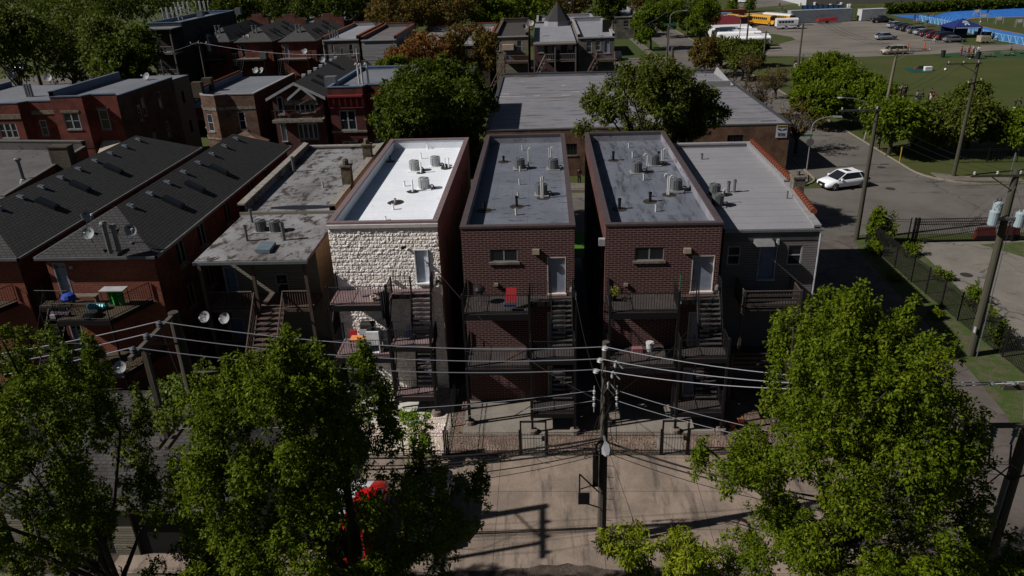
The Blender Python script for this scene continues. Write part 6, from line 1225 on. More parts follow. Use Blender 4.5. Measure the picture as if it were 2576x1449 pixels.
# ------------------------------------------------------------------ utility poles, wires, lamps
POLE = M('weathered_pole_wood', (.085, .07, .055), .95, 'wood', c2=(.05, .04, .034), st=(1, 1, .08))
POLEG = M('greenish_pole_wood', (.06, .055, .038), .95, 'wood', c2=(.035, .033, .024), st=(1, 1, .08))
INS = M('porcelain_insulator', (.32, .32, .33), .35, 'flat')
UP = 'wooden utility poles'
def pole(label, x, y, h, r=.17, m=None, arms=(), name='utility_pole', braces=True, lean=(0, 0)):
    o = thing(name, label, 'utility pole', (x, y, 0), UP); mb = MB(); top = (x+lean[0], y+lean[1], h); mb.tube((x, y, 0), top, r, r*.68, 12); mb.build('shaft', m or POLE, o)
    for z, dx, dy, a, b in arms:                   # arm from a to b along (dx,dy) at height z
        mb = MB(); L = math.hypot(dx, dy); dx, dy = dx/L, dy/L; cx, cy = x+lean[0]*z/h-dy*.14, y+lean[1]*z/h-dx*.14*(1 if dy == 0 else 1); f = Fr((cx+dx*a, cy+dy*a), (cx+dx*b, cy+dy*b)); f.box(mb, 0, f.L, -.05, .05, z-.06, z+.06)
        if braces:
            e = b if abs(b) > abs(a) else a; mb.tube((cx+dx*e*.55, cy+dy*e*.55, z-.05), (cx, cy, z-.9), .03, n=4)
        am = mb.build('crossarm', m or POLE, o); mb = MB(); n = 3
        for i in range(n):
            t = a+(b-a)*(.06+.42*i if abs(a) < .5 or abs(b) < .5 else i/2); mb.cut(); mb.lathe((cx+dx*t, cy+dy*t, z+.06), [(.03, 0), (.07, .05), (.04, .09), (.07, .13), (.03, .19)], 8)
        mb.build('insulator', INS, am)
    return o
def can(o, x, y, z, h=.85, r=.24, m=None):
    mb = MB(); mb.lathe((x, y, z), [(r*.9, 0), (r, .04), (r, h*.82), (r*1.06, h*.83), (r*1.02, h*.93), (r*.55, h)], 14); b = mb.build('transformer', m or M('transformer_grey', (.24, .3, .33), .45, 'flat'), o, smooth=False); mb = MB()
    for dx in (-.1, .1): mb.lathe((x+dx, y, z+h*.93), [(.03, 0), (.05, .05), (.03, .1), (.045, .14), (.02, .22)], 7)
    mb.build('bushing', INS, b)
    return b
def cobra(o, x, y, z, dx, dy, m=None, L=1.2, s=1.0):
    mb = MB(); n = math.hypot(dx, dy); dx, dy = dx/n, dy/n; pts = [(x, y, z), (x+dx*L*.25, y+dy*L*.25, z+L*.22), (x+dx*L*.6, y+dy*L*.6, z+L*.32), (x+dx*L, y+dy*L, z+L*.34)]; mb.path(pts, .05*s, 6); a = mb.build('lamp_arm', m or ALU, o)
    mb = MB(); e = Vector(pts[-1]); d = Vector((dx, dy, 0)); w = Vector((-dy, dx, 0))
    for t, hw, up, dn in ((0, .07, .05, .03), (.25, .17, .1, .06), (.55, .19, .08, .09), (.8, .08, .03, .03)): mb.v += [tuple(e+d*t*s+w*hw*s+Vector((0, 0, -dn*s))), tuple(e+d*t*s-w*hw*s+Vector((0, 0, -dn*s))), tuple(e+d*t*s-w*hw*.6*s+Vector((0, 0, up*s))), tuple(e+d*t*s+w*hw*.6*s+Vector((0, 0, up*s)))]
    for i in range(3): mb.f += [(i*4+j, i*4+(j+1) % 4, i*4+4+(j+1) % 4, i*4+4+j) for j in range(4)]
    mb.f += [(3, 2, 1, 0), (12, 13, 14, 15)]; mb.build('lamp_head', M('lamp_grey', (.2, .2, .21), .4, 'flat'), a)
WIREM = M('bare_wire', (.3, .3, .34), .4, 'flat', metal=.2); CAB = M('black_cable', (.008, .008, .008), .6, 'flat')
def wire(name, label, a, b, sag, r=.014, m=None, n=24, group='overhead wires', extra=None):
    o = MB(); P = []
    for i in range(n+1): t = i/n; P.append((a[0]+(b[0]-a[0])*t, a[1]+(b[1]-a[1])*t, a[2]+(b[2]-a[2])*t-sag*4*t*(1-t)))
    o.path(P, r, 5); q = o.build(name, m or WIREM); tag(q, label, 'cable' if m is CAB else 'wire', group); return q
# centre pole
px_, py_ = 2.15, 24.4; pc = pole('dark wooden utility pole with many insulators and cables in the middle of the parking pad', px_, py_, 9.45, .19)
mb = MB()
for i, (dz, dx) in enumerate(((9.25, -.05), (8.75, -.22), (8.3, -.36))):
    mb.cut(); mb.lathe((px_+dx, py_-.25, dz), [(.05, 0), (.13, .03), (.1, .07), (.13, .1), (.05, .15)], 10)
for sx in (-1, 1):
    mb.cut()
    for k in range(3): mb.lathe((px_+sx*.42, py_-.3, 6.85+k*.28), [(.03, 0), (.06, .03), (.03, .07), (.07, .12), (.03, .16)], 8)
    mb.tube((px_+sx*.42, py_-.3, 6.6), (px_+sx*.42, py_-.3, 7.75), .018, n=5)
for k, (dz, dx) in enumerate(((8.85, .35), (8.4, .25), (7.95, .1))): mb.cut(); mb.lathe((px_+dx-.02, py_-.35, dz-.3), [(.03, 0), (.06, .06), (.05, .22), (.02, .3)], 8); mb.tube((px_+dx, py_-.35, dz), (px_+dx+.25, py_-.4, dz-.3), .03, n=6)
mb.build('insulator', INS, pc)
mb = MB(); mb.tube((px_-.1, py_-.28, 7.35), (px_+.1, py_-.1, 7.55), .1, n=8); mb.box(px_-.42, py_-.35, 3.1, px_-.2, py_-.1, 4.6); mb.path([(px_-.31, py_-.22, 4.6), (px_-.3, py_-.2, 5.0), (px_-.1, py_-.15, 5.2)], .05, 6); mb.build('equipment_box', BLACK, pc)
mb = MB(); x = px_; mb.path([(x-.15, py_-.15, 1.9), (x-.95, py_-.5, 2.5), (x-.95, py_-.5, 3.85), (x-.15, py_-.2, 2.7)], .03, 4); mb.box(x-1.0, py_-.56, 2.4, x-.55, py_-.5, 2.95); mb.path([(x-.95, py_-.5, 3.1), (x-.2, py_-.2, 3.15)], .03, 4)
for k in range(7): mb.tube((x+.1, py_-.1, 1.2+k*.55), (x+.42, py_-.15, 1.2+k*.55), .014, n=4)
mb.build('bracket', BLACK, pc); cobra(pc, px_-.02, py_-.15, 5.35, .02, -1, L=.7, s=1.0)
mb = MB(); random.seed(3)
for k in range(8): a = [(px_+random.uniform(-.45, .4), py_-.25+random.uniform(-.15, .1), random.uniform(4.9, 8.9)) for _ in range(2)]; mid = ((a[0][0]+a[1][0])/2+random.uniform(-.7, .5), py_-.5, min(a[0][2], a[1][2])-random.uniform(.1, .6)); mb.path([a[0], mid, a[1]], .013, 4)
for k in range(9):
    c = (px_-1.6+random.uniform(-1.4, 1.2), py_-.1, 4.9-abs(random.uniform(0, .3))); rr = random.uniform(.15, .5); mb.path([(c[0]+rr*math.cos(t*.6), c[1], c[2]+rr*.7*math.sin(t*.6)-rr*.5) for t in range(9)], .012, 4)
mb.build('jumper_cable', CAB, pc)
# left H-frame pole
lx, ly = -13.1, 23.3; pl_ = pole('thick wooden pole with a long arm reaching towards the alley and a grey transformer below', lx, ly, 11.4, .26, M('big_pole_wood', (.06, .05, .04), .95, 'wood', c2=(.035, .03, .025), st=(1, 1, .08)))
mb = MB(); mb.box(lx-.07, 20.2, 11.2, lx+.07, 23.4, 11.36); mb.tube((lx, 21.4, 11.2), (lx, 23.2, 10.2), .04, n=5); mb.build('crossarm', POLE, pl_)
mb = MB(); mb.box(lx-.09, 21.0, 7.7, lx+.07, 21.18, 11.2)
for dx in (-.16, .16): mb.box(lx+dx-.06, 20.6, 7.5, lx+dx+.06, 24.6, 7.66)
mb.box(lx-.55, 22.3, 7.67, lx+.6, 22.42, 7.8); mb.box(lx-.3, 23.6, 8.6, lx+.9, 23.75, 8.75); mb.build('lower_frame', POLE, pl_)
mb = MB(); LW = [(lx, 20.5, 11.37), (lx, 21.4, 11.37), (lx, 22.3, 11.37)]
for p in LW: mb.cut(); mb.lathe(p, [(.05, 0), (.12, .04), (.08, .1), (.12, .14), (.05, .2)], 10)
for k in range(6): mb.cut(); mb.lathe((lx+(-.16, .16)[k % 2], 20.9+k*.6, 7.67), [(.03, 0), (.05, .06), (.02, .14)], 6)
mb.build('insulator', M('dark_porcelain', (.07, .07, .09), .25, 'flat'), pl_)
can(pl_, lx+1.0, 22.2, 5.6, 1.35, .3); mb = MB(); mb.path([(lx+.9, 22.2, 7), (lx+.5, 22.3, 7.9), (lx+.2, 22.5, 7.6)], .05, 5); mb.path([(lx+1.1, 22, 7), (lx+.9, 21.5, 8.2), (lx, 22.3, 11.2)], .014, 4); mb.build('jumper_cable', CAB, pl_)
# right edge pole with cut-outs
rx, ry = Q(2548, 1200, 19.8)[0], 19.8; pr = pole('weathered pole at the right edge with fuse cut-outs and a grey conduit', rx, ry, 10.7, .23, POLE)
mb = MB(); mb.box(rx-1.2, ry-.2, 10.3, rx+.9, ry-.08, 10.46); mb.box(rx-1.5, ry-.55, 9.2, rx+.8, ry-.43, 9.32); mb.tube((rx-.5, ry-.14, 10.3), (rx-.5, ry-.5, 9.3), .05, n=5); mb.build('crossarm', POLE, pr)
mb = MB()
for k in range(3): x = rx-1.35+k*.62; mb.tube((x, ry-.6, 9.25), (x-.18, ry-.75, 8.75), .035, n=6); mb.lathe((x-.05, ry-.62, 8.95), [(.05, 0), (.09, .05), (.05, .1), (.09, .15), (.05, .2), (.09, .25), (.04, .3)], 8); mb.lathe((x-.2, ry-.2, 10.47), [(.04, 0), (.08, .05), (.04, .12)], 8)
mb.build('fuse_cutout', M('cutout_grey', (.12, .13, .15), .5), pr)
mb = MB()
for k in range(3): x = rx-1.5+k*.62; mb.path([(x, ry-.75, 8.75), (x+.15, ry-.7, 8.0), (x+.6, ry-.5, 7.6), (rx-.2, ry-.2, 7.0)], .03, 5)
mb.path([(rx-.3, ry-.2, 7.6), (rx-1.0, ry-.4, 7.0), (rx-1.5, ry-.6, 7.3), (rx-1.1, ry-.5, 7.6)], .022, 5); mb.build('jumper_cable', CAB, pr); mb = MB(); mb.tube((rx-.3, ry-.1, 0), (rx-.24, ry-.1, 7.0), .09, n=8); mb.build('conduit', ALU, pr)
CW = [(px_-.05, py_-.25, 9.38), (px_-.22, py_-.25, 8.88), (px_-.36, py_-.25, 8.43)]; RW = [(rx-.4, ry-.2, 10.6), (rx-.8, ry-.2, 10.55), (rx-1.2, ry-.2, 10.55)]
nm = ('upper', 'middle', 'lower')
for i in range(3):
    a = (LW[2-i][0], LW[2-i][1], LW[2-i][2]+.18); wire('overhead_wire', f'{nm[i]} of three bright bare wires between the left pole and the middle pole', a, CW[i], .45, .016)
    wire('overhead_wire', f'{nm[i]} of three bright bare wires from the middle pole to the right edge pole', CW[i], RW[i], .5, .016)
    wire('overhead_wire', f'{nm[i]} of three wires running off left from the long pole arm', a, (a[0]-26, a[1]-1, a[2]-.8), 1.3, .016)
for i, z in enumerate((7.55, 7.1)):
    wire('overhead_wire', ('thin upper', 'thin lower')[i]+' secondary wire to the left of the middle pole', (lx+.2, 22.6-i, 7.7), (px_-.42, py_-.3, z), .35, .011); wire('overhead_wire', ('thin upper', 'thin lower')[i]+' secondary wire to the right of the middle pole', (px_+.42, py_-.3, z), (rx, ry, 7.4-i*.4), .5, .011)
CB = 'black cable bundles'
for i, (z, dz, s, r) in enumerate(((5.35, .4, .75, .04), (5.25, .2, .9, .025), (4.9, 0, .6, .035), (4.75, -.2, .85, .022), (4.6, -.2, 1.05, .014), (5.1, .5, .55, .014))):
    wire('telephone_cable', ('thick upper', 'slack upper', 'thick middle', 'slack middle', 'thin lowest', 'thin highest')[i]+' black cable left of the middle pole', (lx, 23.2, z+dz), (px_, py_-.2, z), s, r, CAB, group=CB)
for i, (z, s, r) in enumerate(((5.2, .7, .04), (4.9, .6, .03), (4.7, .8, .014))):
    wire('telephone_cable', ('upper', 'middle', 'lower')[i]+' black cable right of the middle pole', (px_, py_-.2, z), (rx, ry, z+.2), s, r, CAB, group=CB)
ga = G(*tp(2, 4, 1830, 1145)); gt = (px_, py_-.1, 5.3); gm = tuple(ga[i]+(gt[i]-ga[i])*.25 for i in range(3)); o = thing('guy_wire', 'slanting guy wire with a yellow guard anchored in the parking pad', 'guy wire', ga); mb = MB(); mb.tube(gm, gt, .012, n=4); mb.build('wire', CAB, o); mb = MB(); mb.tube(ga, gm, .035, n=6); mb.build('guard', M('mustard_guard', (.16, .1, .015), .6), o)
for i, (a, b) in enumerate((((px_, py_, 7.0), (1.35, 35, 7.2)), ((px_, py_, 6.9), (8.9, 35, 7.0)), ((px_, py_, 6.8), (-5.5, 36.2, 7.0)))): wire('service_drop', ('service cable from the middle pole to the middle maroon building', 'service cable from the middle pole to the right maroon building', 'service cable from the middle pole to the pale stone building')[i], a, b, .8, .015, CAB)
for i, (b_, x, y) in enumerate(((E_, -5.5, 36.2), (B1, 1.48, 34.95), (B2, 8.66, 34.95))):
    mb = MB(); mb.path([(x, y-.08, 2.6), (x+.02, y-.12, 6.6), (x-.2, y-.6, 7.1)], .05, 6); mb.lathe((x-.22, y-.62, 6.8), [(.05, 0), (.12, .1), (.1, .28), (.04, .36)], 8); mb.build('service_mast', M('mast_grey', (.12, .12, .125), .5), b_)
# poles along the long street and in the park
pa = pole('utility pole with one long white-grey arm at the alley mouth', 25.25, 58.6, 10.75, .2, POLEG, [(10.5, 1, 0, -2.9, .2)]); cobra(pa, 24.6, 58.6, 10.7, -1, .3, L=1.9, s=.55)
pb_ = pole('tall leaning pale utility pole behind the corner of the park', 38.2, 87.0, 11.1, .2, M('pale_pole_wood', (.15, .125, .1), .95, 'wood', c2=(.1, .08, .065), st=(1, 1, .08)), [(10.8, 1, 0, -.9, 3.4)], lean=(.3, 0))
p3_ = pole('utility pole with two arms standing on the corner verge', 41.2, 75.6, 11.4, .2, POLEG, [(11.1, 1, 0, -3.0, .3), (9.3, .8, .6, -1.0, 1.4)])
p4_ = pole('big wooden pole carrying three grey transformers beside the vacant lot', 24.8, 39.6, 11.2, .24, POLEG, [(10.9, 1, 0, -2.4, .4)])
for x, y, z in ((24.0, 39.3, 8.2), (24.45, 39.9, 8.5), (25.35, 39.25, 8.1)): can(p4_, x, y, z)
mb = MB(); mb.box(24.2, 39.2, 8.5, 25.3, 39.3, 8.65); mb.tube((25.05, 39.4, 0), (25.0, 39.4, 9), .03, n=5); mb.path([(24.0, 39.3, 9.2), (24.3, 39, 9.9), (24.8, 39.4, 10.3), (25.3, 39.2, 9.2)], .015, 4); mb.build('bracket', ALU, p4_); mb = MB(); mb.box(24.55, 39.3, 1.6, 24.6, 39.5, 1.95); mb.build('tag', WHITE, p4_)
for i, (bx, by, tx, ty, lb, ar) in enumerate(((2008, 165, 2037, 58, 'utility pole at the near edge of the gravel lot', [(0, 1, 0, -2.4, 1.8)]), (1918, 172, 1935, 78, 'utility pole at the left end of the gravel lot', [(0, 1, 0, -2.2, .6)]), (1676, 178, 1677, 60, 'utility pole on the far corner of the side street', []), (1874, 150, 1882, 33, 'dark utility pole in front of the white bus roofs', [(0, 1, 0, -2.2, .5)]), (1446, 190, 1456, 62, 'utility pole between the turret house and the grey corner house', []), (1331, 190, 1338, 70, 'utility pole between the beige house and the turret house', [(0, 1, 0, -.9, .9)]))):
    b = G(bx, by); Y = b[1]; t = Q(tx, ty, Y); pole(lb, b[0], Y, t[2], .2, POLE if i != 3 else M('dark_pole', (.03, .025, .022), .9), [(t[2]-.3, *a[1:]) for a in ar])
sp = G(1689, 180); o = thing('cut_pole', 'short cut-off wooden pole stump beside the side street pole', 'pole', sp); mb = MB(); mb.tube(sp, (sp[0], sp[1], 4.4), .3, .27, 9); mb.build('shaft', POLE, o)
q = Z1(700, 262); t = Q(*q, 116); pole('dark utility pole in the alley between the three-flat and the first hip-roofed house', t[0]+.2, 116, t[2]+.2, .18, POLE, [(t[2]-.2, 1, 0, -1.2, 1.2)])
SW = 'street wires on the right'
def W3(a, b, s, lb, r=.02, m=None):
    for k in range(3): wire('overhead_wire', f'{nm[k]} {lb}', (a[0]+k*.9, a[1], a[2]), (b[0]+k*.9, b[1], b[2]), s, r, m or WIREM, 18, SW)
W3((22.6, 39.4, 11.1), (22.6, 58.4, 10.7), .5, 'wire along the alley mouth', .008, CAB)
W3((39.2, 87, 11), (49, 154, 10), 1.4, 'wire from the leaning pole across the gravel lot', .016, CAB)
W3((22.8, 58.4, 10.7), (38.4, 75.6, 11.3), .6, 'wire crossing the intersection', .01, CAB)
wire('overhead_wire', 'thin wire from the turret house pole to the side street pole', (8.5, 124, 9.3), (24.4, 157, 10), 1.2, .03, WIREM, group=SW)
a = Q(*Z1(700, 262), 116); wire('overhead_wire', 'long thin wire in front of the hip-roofed brick houses', a, Q(*Z1(2330, 375), 112), .8, .02, WIREM, group=SW)
b = Q(*Z1(0, 420), 112); wire('overhead_wire', 'thin wire rising towards the alley pole from the left trees', b, a, .5, .02, WIREM, group=SW)
SLG = 'curved street lamps'
def street_lamp(label, base, h, dx, L=3.0, r=.09, curve=True, y=0):
    o = thing('street_lamp', label, 'street lamp', base, SLG); mb = MB(); x, yb, _ = base; hc = h-L*.45; s = 1 if dx > 0 else -1
    pts = [(x, yb, 0), (x, yb, hc)]+[(x+s*L*(1-math.cos(R(90*i/6))), yb, hc+L*.45*math.sin(R(90*i/6))) for i in range(1, 7)]
    mb.path(pts, r, 8, r*.6); mb.build('lamp_post', M('lamp_post_grey', (.17, .165, .165), .45), o); mb = MB(); e = pts[-1]; mb.hexa([(e[0]-.05, yb-.12, e[2]-.06), (e[0]+s*.9, yb-.14, e[2]-.1), (e[0]+s*.9, yb+.14, e[2]-.1), (e[0]-.05, yb+.12, e[2]-.06), (e[0]-.05, yb-.08, e[2]+.08), (e[0]+s*.8, yb-.06, e[2]+.04), (e[0]+s*.8, yb+.06, e[2]+.04), (e[0]-.05, yb+.08, e[2]+.08)]); mb.build('lamp_head', M('lamp_grey'), o); return o
b1_ = G(*tp(3, 1, 388, 262)); street_lamp('curved street lamp carrying the back of a stop sign at the corner', b1_, 5.6, 1, 2.0, .07)
street_lamp('curved street lamp in the park strip, arm towards the street', G(1855, 150), 8.6, -1, 2.6); street_lamp('curved street lamp on the side street corner', G(*Z2(1843, 528)), 8.6, 1, 2.6); street_lamp('curved street lamp beside the lawn trees far up', G(1742, 62), 8.5, -1, 3)
sg = thing('stop_sign', 'back of an octagonal stop sign on the corner lamp post', 'sign', (b1_[0], b1_[1], 3.0)); mb = MB(); c = (b1_[0]-.05, b1_[1]-.12, 3.0); mb.v = [(c[0]+.42*math.cos(R(22.5+45*i)), c[1]+d, c[2]+.42*math.sin(R(22.5+45*i))) for d in (0, .02) for i in range(8)]; mb.f = [tuple(range(8)), tuple(reversed(range(8, 16)))]+[(i, i+8, (i+1) % 8+8, (i+1) % 8) for i in range(8)]; mb.build('plate', M('sign_back_metal', (.16, .165, .17), .4, metal=.5), sg)
o = thing('street_name_sign', 'green street name blade above the stop sign', 'sign', (b1_[0], b1_[1], 3.7)); mb = MB(); mb.box(b1_[0]-1.0, b1_[1]-.1, 3.62, b1_[0]+.1, b1_[1]-.08, 3.85); mb.build('plate', M('sign_green', (.01, .14, .08), .4), o)
o = thing('street_name_sign', 'green street name blade on the far side-street lamp', 'sign', G(*Z2(1843, 528))); q = G(*Z2(1843, 528)); mb = MB(); mb.box(q[0]-1.2, q[1]-.3, 5.6, q[0]+1.3, q[1]-.25, 6.05); mb.build('plate', M('sign_green'), o)
q = G(*tp(3, 1, 2415, 400)); o = thing('stop_sign', 'narrow side-on octagonal sign on the verge by the right edge', 'sign', q); mb = MB(); mb.tube(q, (q[0], q[1], 3.0), .04, n=5); mb.build('post', ALU, o); mb = MB(); c = q; mb.v = [(c[0]+.16*math.cos(R(22.5+45*i))+d, c[1]+.38*math.cos(R(22.5+45*i)), 2.7+.42*math.sin(R(22.5+45*i))) for d in (0, .03) for i in range(8)]; mb.f = [tuple(range(8)), tuple(reversed(range(8, 16)))]+[(i, (i+1) % 8, (i+1) % 8+8, i+8) for i in range(8)]; mb.build('plate', M('sign_back_metal'), o)
q = G(*Z2(1835, 515)); o = thing('fire_hydrant', 'red fire hydrant beside the far corner lamp', 'hydrant', q); mb = MB(); mb.lathe(q, [(.2, 0), (.14, .1), (.14, .5), (.2, .55), (.15, .75), (.05, .85)], 8); mb.build('body', M('hydrant_red', (.2, .01, .01), .5), o)
q = G(*tp(3, 0, 965, 1410)); o = thing('marker_post', 'white marker post on the verge under the park trees', 'post', q); mb = MB(); mb.tube(q, (q[0]+.3, q[1], 2.6), .07, n=6); mb.box(q[0]-.1, q[1]-.03, 0, q[0]+.1, q[1]+.03, .1); mb.build('shaft', M('pale_post'), o)
q = G(*tp(3, 1, 1320, 195)); o = thing('marker_post', 'thin yellow marker post on the corner verge', 'post', q); mb = MB(); mb.tube(q, (q[0], q[1], 1.8), .05, n=6); mb.box(q[0]-.08, q[1]-.02, 1.5, q[0]+.08, q[1]+.02, 1.8); mb.build('shaft', M('yellow_post', (.35, .25, .03), .6), o)
# ------------------------------------------------------------------ vehicles
TYRE = M('tyre_rubber', (.012, .012, .012), .8, 'flat'); RIM = M('alloy_rim', (.28, .28, .3), .35, 'flat', metal=.6); CHR = M('headlamp_glass', (.5, .52, .55), .15, 'flat', spec=.6); TAIL = M('tail_light_red', (.25, .01, .01), .3, 'flat'); PLATE = M('number_plate', (.45, .45, .47), .5, 'flat')
def wheel(o, x, y, r, w=.24):
    mb = MB(); n = 18; s = 1 if y > 0 else -1
    for q in ((.86, -w/2), (1, -w/2+.04), (1, w/2-.04), (.86, w/2)): mb.v += [(x+r*q[0]*math.cos(2*math.pi*i/n), y+q[1], r+r*q[0]*math.sin(2*math.pi*i/n)) for i in range(n)]
    mb.f = [(j*n+i, j*n+(i+1) % n, (j+1)*n+(i+1) % n, (j+1)*n+i) for j in range(3) for i in range(n)]+[tuple(reversed(range(n))), tuple(range(3*n, 4*n))]; ty = mb.build('wheel', TYRE, o, local=True)
    mb = MB(); yy = y+s*(w/2+.004)
    mb.tube((x, yy-s*.02, r), (x, yy+s*.005, r), r*.2, n=8)
    for k in range(5): a = R(72*k+18); c, d = math.cos(a), math.sin(a); mb.tube((x+c*r*.12, yy, r+d*r*.12), (x+c*r*.62, yy, r+d*r*.62), r*.11, r*.08, 5)
    mb.path([(x+r*.64*math.cos(2*math.pi*i/16), yy, r+r*.64*math.sin(2*math.pi*i/16)) for i in range(17)], r*.045, 4); mb.build('rim', RIM, ty, local=True)
def car(name, label, cat, loc, rz, paint, kind='suv', group=None, roof_glass=False):
    """built nose towards -X"""
    o = thing(name, label, cat, loc, group, rz)
    if kind == 'suv': L, W, zb, zt, belt = 4.85, 1.9, .28, .98, 1.02; ST = [(-2.42, .4, .62, .72), (-2.3, .3, .8, .86), (-1.6, .26, .95, .93), (-1.0, .26, 1.02, .95), (0, .26, 1.03, .96), (1.2, .26, 1.06, .96), (2.1, .3, 1.08, .92), (2.38, .4, 1.0, .84)]; cab = (-1.25, 2.3, -.2, 1.35, 1.66); wr = .39; wx = (-1.45, 1.42)
    elif kind == 'sedan': L, W = 4.7, 1.82; ST = [(-2.35, .36, .55, .7), (-2.2, .28, .7, .84), (-1.4, .24, .85, .9), (-.9, .24, .92, .91), (0, .24, .94, .92), (1.3, .24, .98, .91), (2.0, .28, 1.0, .86), (2.32, .36, .9, .78)]; cab = (-1.1, 1.95, -.3, 1.1, 1.45); wr = .34; wx = (-1.4, 1.38)
    elif kind == 'van': L, W = 5.1, 1.95; ST = [(-2.55, .4, .7, .78), (-2.4, .3, .9, .88), (-1.7, .26, 1.05, .95), (-1.2, .26, 1.1, .97), (0, .26, 1.12, .98), (1.2, .26, 1.12, .98), (2.3, .28, 1.12, .95), (2.52, .4, 1.1, .9)]; cab = (-1.6, 2.48, -.75, 2.0, 1.76); wr = .36; wx = (-1.6, 1.5)
    else: L, W = 5.8, 2.0; ST = [(-2.9, .5, .9, .85), (-2.75, .38, 1.05, .95), (-1.7, .34, 1.15, .98), (-1.2, .34, 1.18, .99), (0, .34, 1.2, .99), (1.1, .34, 1.2, .99), (2.6, .38, 1.2, .97), (2.9, .5, 1.15, .93)]; cab = (-1.25, .95, -.5, .7, 1.88); wr = .42; wx = (-1.85, 1.75)
    mb = MB(); S = 10
    for x, z0, z1, hw in ST:
        mb.v += [(x, y, z) for y, z in ((-hw*.85, z0), (-hw, z0+.12), (-hw*1.01, (z0+z1)*.52), (-hw*.97, z1-.1), (-hw*.84, z1), (hw*.84, z1), (hw*.97, z1-.1), (hw*1.01, (z0+z1)*.52), (hw, z0+.12), (hw*.85, z0))]
    for i in range(len(ST)-1): mb.f += [(i*S+j, (i+1)*S+j, (i+1)*S+(j+1) % S, i*S+(j+1) % S) for j in range(S)]
    mb.f += [tuple(range(S)), tuple(reversed(range((len(ST)-1)*S, len(ST)*S)))]
    mb.f = [tuple(reversed(f)) for f in mb.f]
    body = mb.build('body', paint, o, smooth=True, local=True)
    a, b, c, d, h = cab; hw = ST[4][3]; zb_ = ST[4][2]-.03
    def fr_(z): t = (z-zb_)/(h-zb_); return (a+(c-a)*t, b+(d-b)*t, hw*(.9-.16*t))
    g = MB(); q0, q1 = fr_(zb_), fr_(h-.05)
    g.hexa([(q0[0], -q0[2], zb_), (q0[1], -q0[2], zb_), (q0[1], q0[2], zb_), (q0[0], q0[2], zb_), (q1[0], -q1[2], h-.05), (q1[1], -q1[2], h-.05), (q1[1], q1[2], h-.05), (q1[0], q1[2], h-.05)]); g.build('window', GLASS, o, local=True)
    r = MB(); t = fr_(h); t2 = fr_(h-.07); k = .03
    r.hexa([(t2[0]-k, -t2[2]-k, h-.07), (t2[1]+k, -t2[2]-k, h-.07), (t2[1]+k, t2[2]+k, h-.07), (t2[0]-k, t2[2]+k, h-.07), (t[0]+.12, -t[2]+.08, h), (t[1]-.1, -t[2]+.08, h), (t[1]-.1, t[2]-.08, h), (t[0]+.12, t[2]-.08, h)])
    for s in (-1, 1):
        for u in ((0, 0), (.78, .8), (1, 1)): xa, xb = q0[0]+(q0[1]-q0[0])*u[0], q1[0]+(q1[1]-q1[0])*u[1]; r.tube((xa, s*(q0[2]+.01), zb_), (xb, s*(q1[2]+.01), h-.05), .04, n=5)
    r.build('roof', paint, o, local=True)
    if roof_glass: v = MB(); v.box(t[0]+.2, -.38, h+.002, t[0]+.75, .38, h+.01); v.build('sunroof', GLASS, o, local=True)
    if kind == 'pickup': v = MB(); v.box(1.1, -.8, ST[5][2]-.0, 2.75, .8, ST[5][2]+.012); v.build('bed', BLACK, o, local=True)
    x0, z1, hw = ST[1][0], ST[1][2], ST[1][3]; x9, z9, h9 = ST[-2][0], ST[-2][2], ST[-2][3]
    for s in (-1, 1):
        v = MB(); v.hexa([(x0-.06, s*hw*.55, z1-.22), (x0+.2, s*hw*1.0, z1-.2), (x0+.3, s*hw*1.0, z1-.2), (x0+.1, s*hw*.55, z1-.2), (x0-.03, s*hw*.55, z1-.08), (x0+.22, s*hw*.985, z1-.06), (x0+.32, s*hw*.985, z1-.04), (x0+.12, s*hw*.55, z1-.03)]); v.build('headlight', CHR, o, local=True)
        v = MB(); v.box(x9+.02, s*h9*.62, z9-.3, x9+.24, s*h9*1.0, z9-.1); v.build('tail_light', TAIL, o, local=True)
        v = MB(); v.box(q0[0]+.25, s*(q0[2]+.05), zb_+.02, q0[0]+.42, s*(q0[2]+.28), zb_+.17); v.build('mirror', paint, o, local=True)
        for x in wx: wheel(o, x, s*(ST[4][3]-.12), wr)
    v = MB(); v.hexa([(ST[0][0]-.03, -.6, .36), (ST[0][0]+.02, -.6, .36), (ST[0][0]+.02, .6, .36), (ST[0][0]-.03, .6, .36), (ST[0][0]-.01, -.5, .74), (ST[0][0]+.1, -.5, .74), (ST[0][0]+.1, .5, .74), (ST[0][0]-.01, .5, .74)]); v.build('grille', BLACK, o, local=True)
    v = MB(); v.box(ST[0][0]-.05, -.17, .44, ST[0][0]-.034, .17, .54); v.box(ST[-1][0]+.005, -.17, .6, ST[-1][0]+.02, .17, .72); v.build('number_plate', PLATE, o, local=True)
    v = MB(); v.box(-1.9, -.85, .2, 1.95, .85, .3); v.build('underbody', BLACK, o, local=True)
    return o
def paint(n, c, r=.25): return M(n, c, r, 'flat', spec=.6)
PW = paint('white_car_paint', (.68, .69, .72)); a = G(*tp(3, 1, 688, 470)); b = G(*tp(3, 1, 915, 443)); ang = math.atan2(b[1]-a[1], b[0]-a[0]); cxx, cyy = (a[0]+b[0])/2-.85*math.sin(-ang)*-1*0, (a[1]+b[1])/2
car('parked_car', 'white crossover with dark grille and sunroof in the street intersection', 'car', (cxx-math.sin(ang)*.85, cyy+math.cos(ang)*.85, .024), ang, PW, 'suv', roof_glass=True)
PC = 'vehicles on the gravel lot'
def lotcar(px, py, rz, col, kind, lb, cat='car', nm_='parked_car'): x, y, _ = G(*tp(3, 0, px, py)); return car(nm_, lb, cat, (x, y, .015), rz, col, kind, PC)
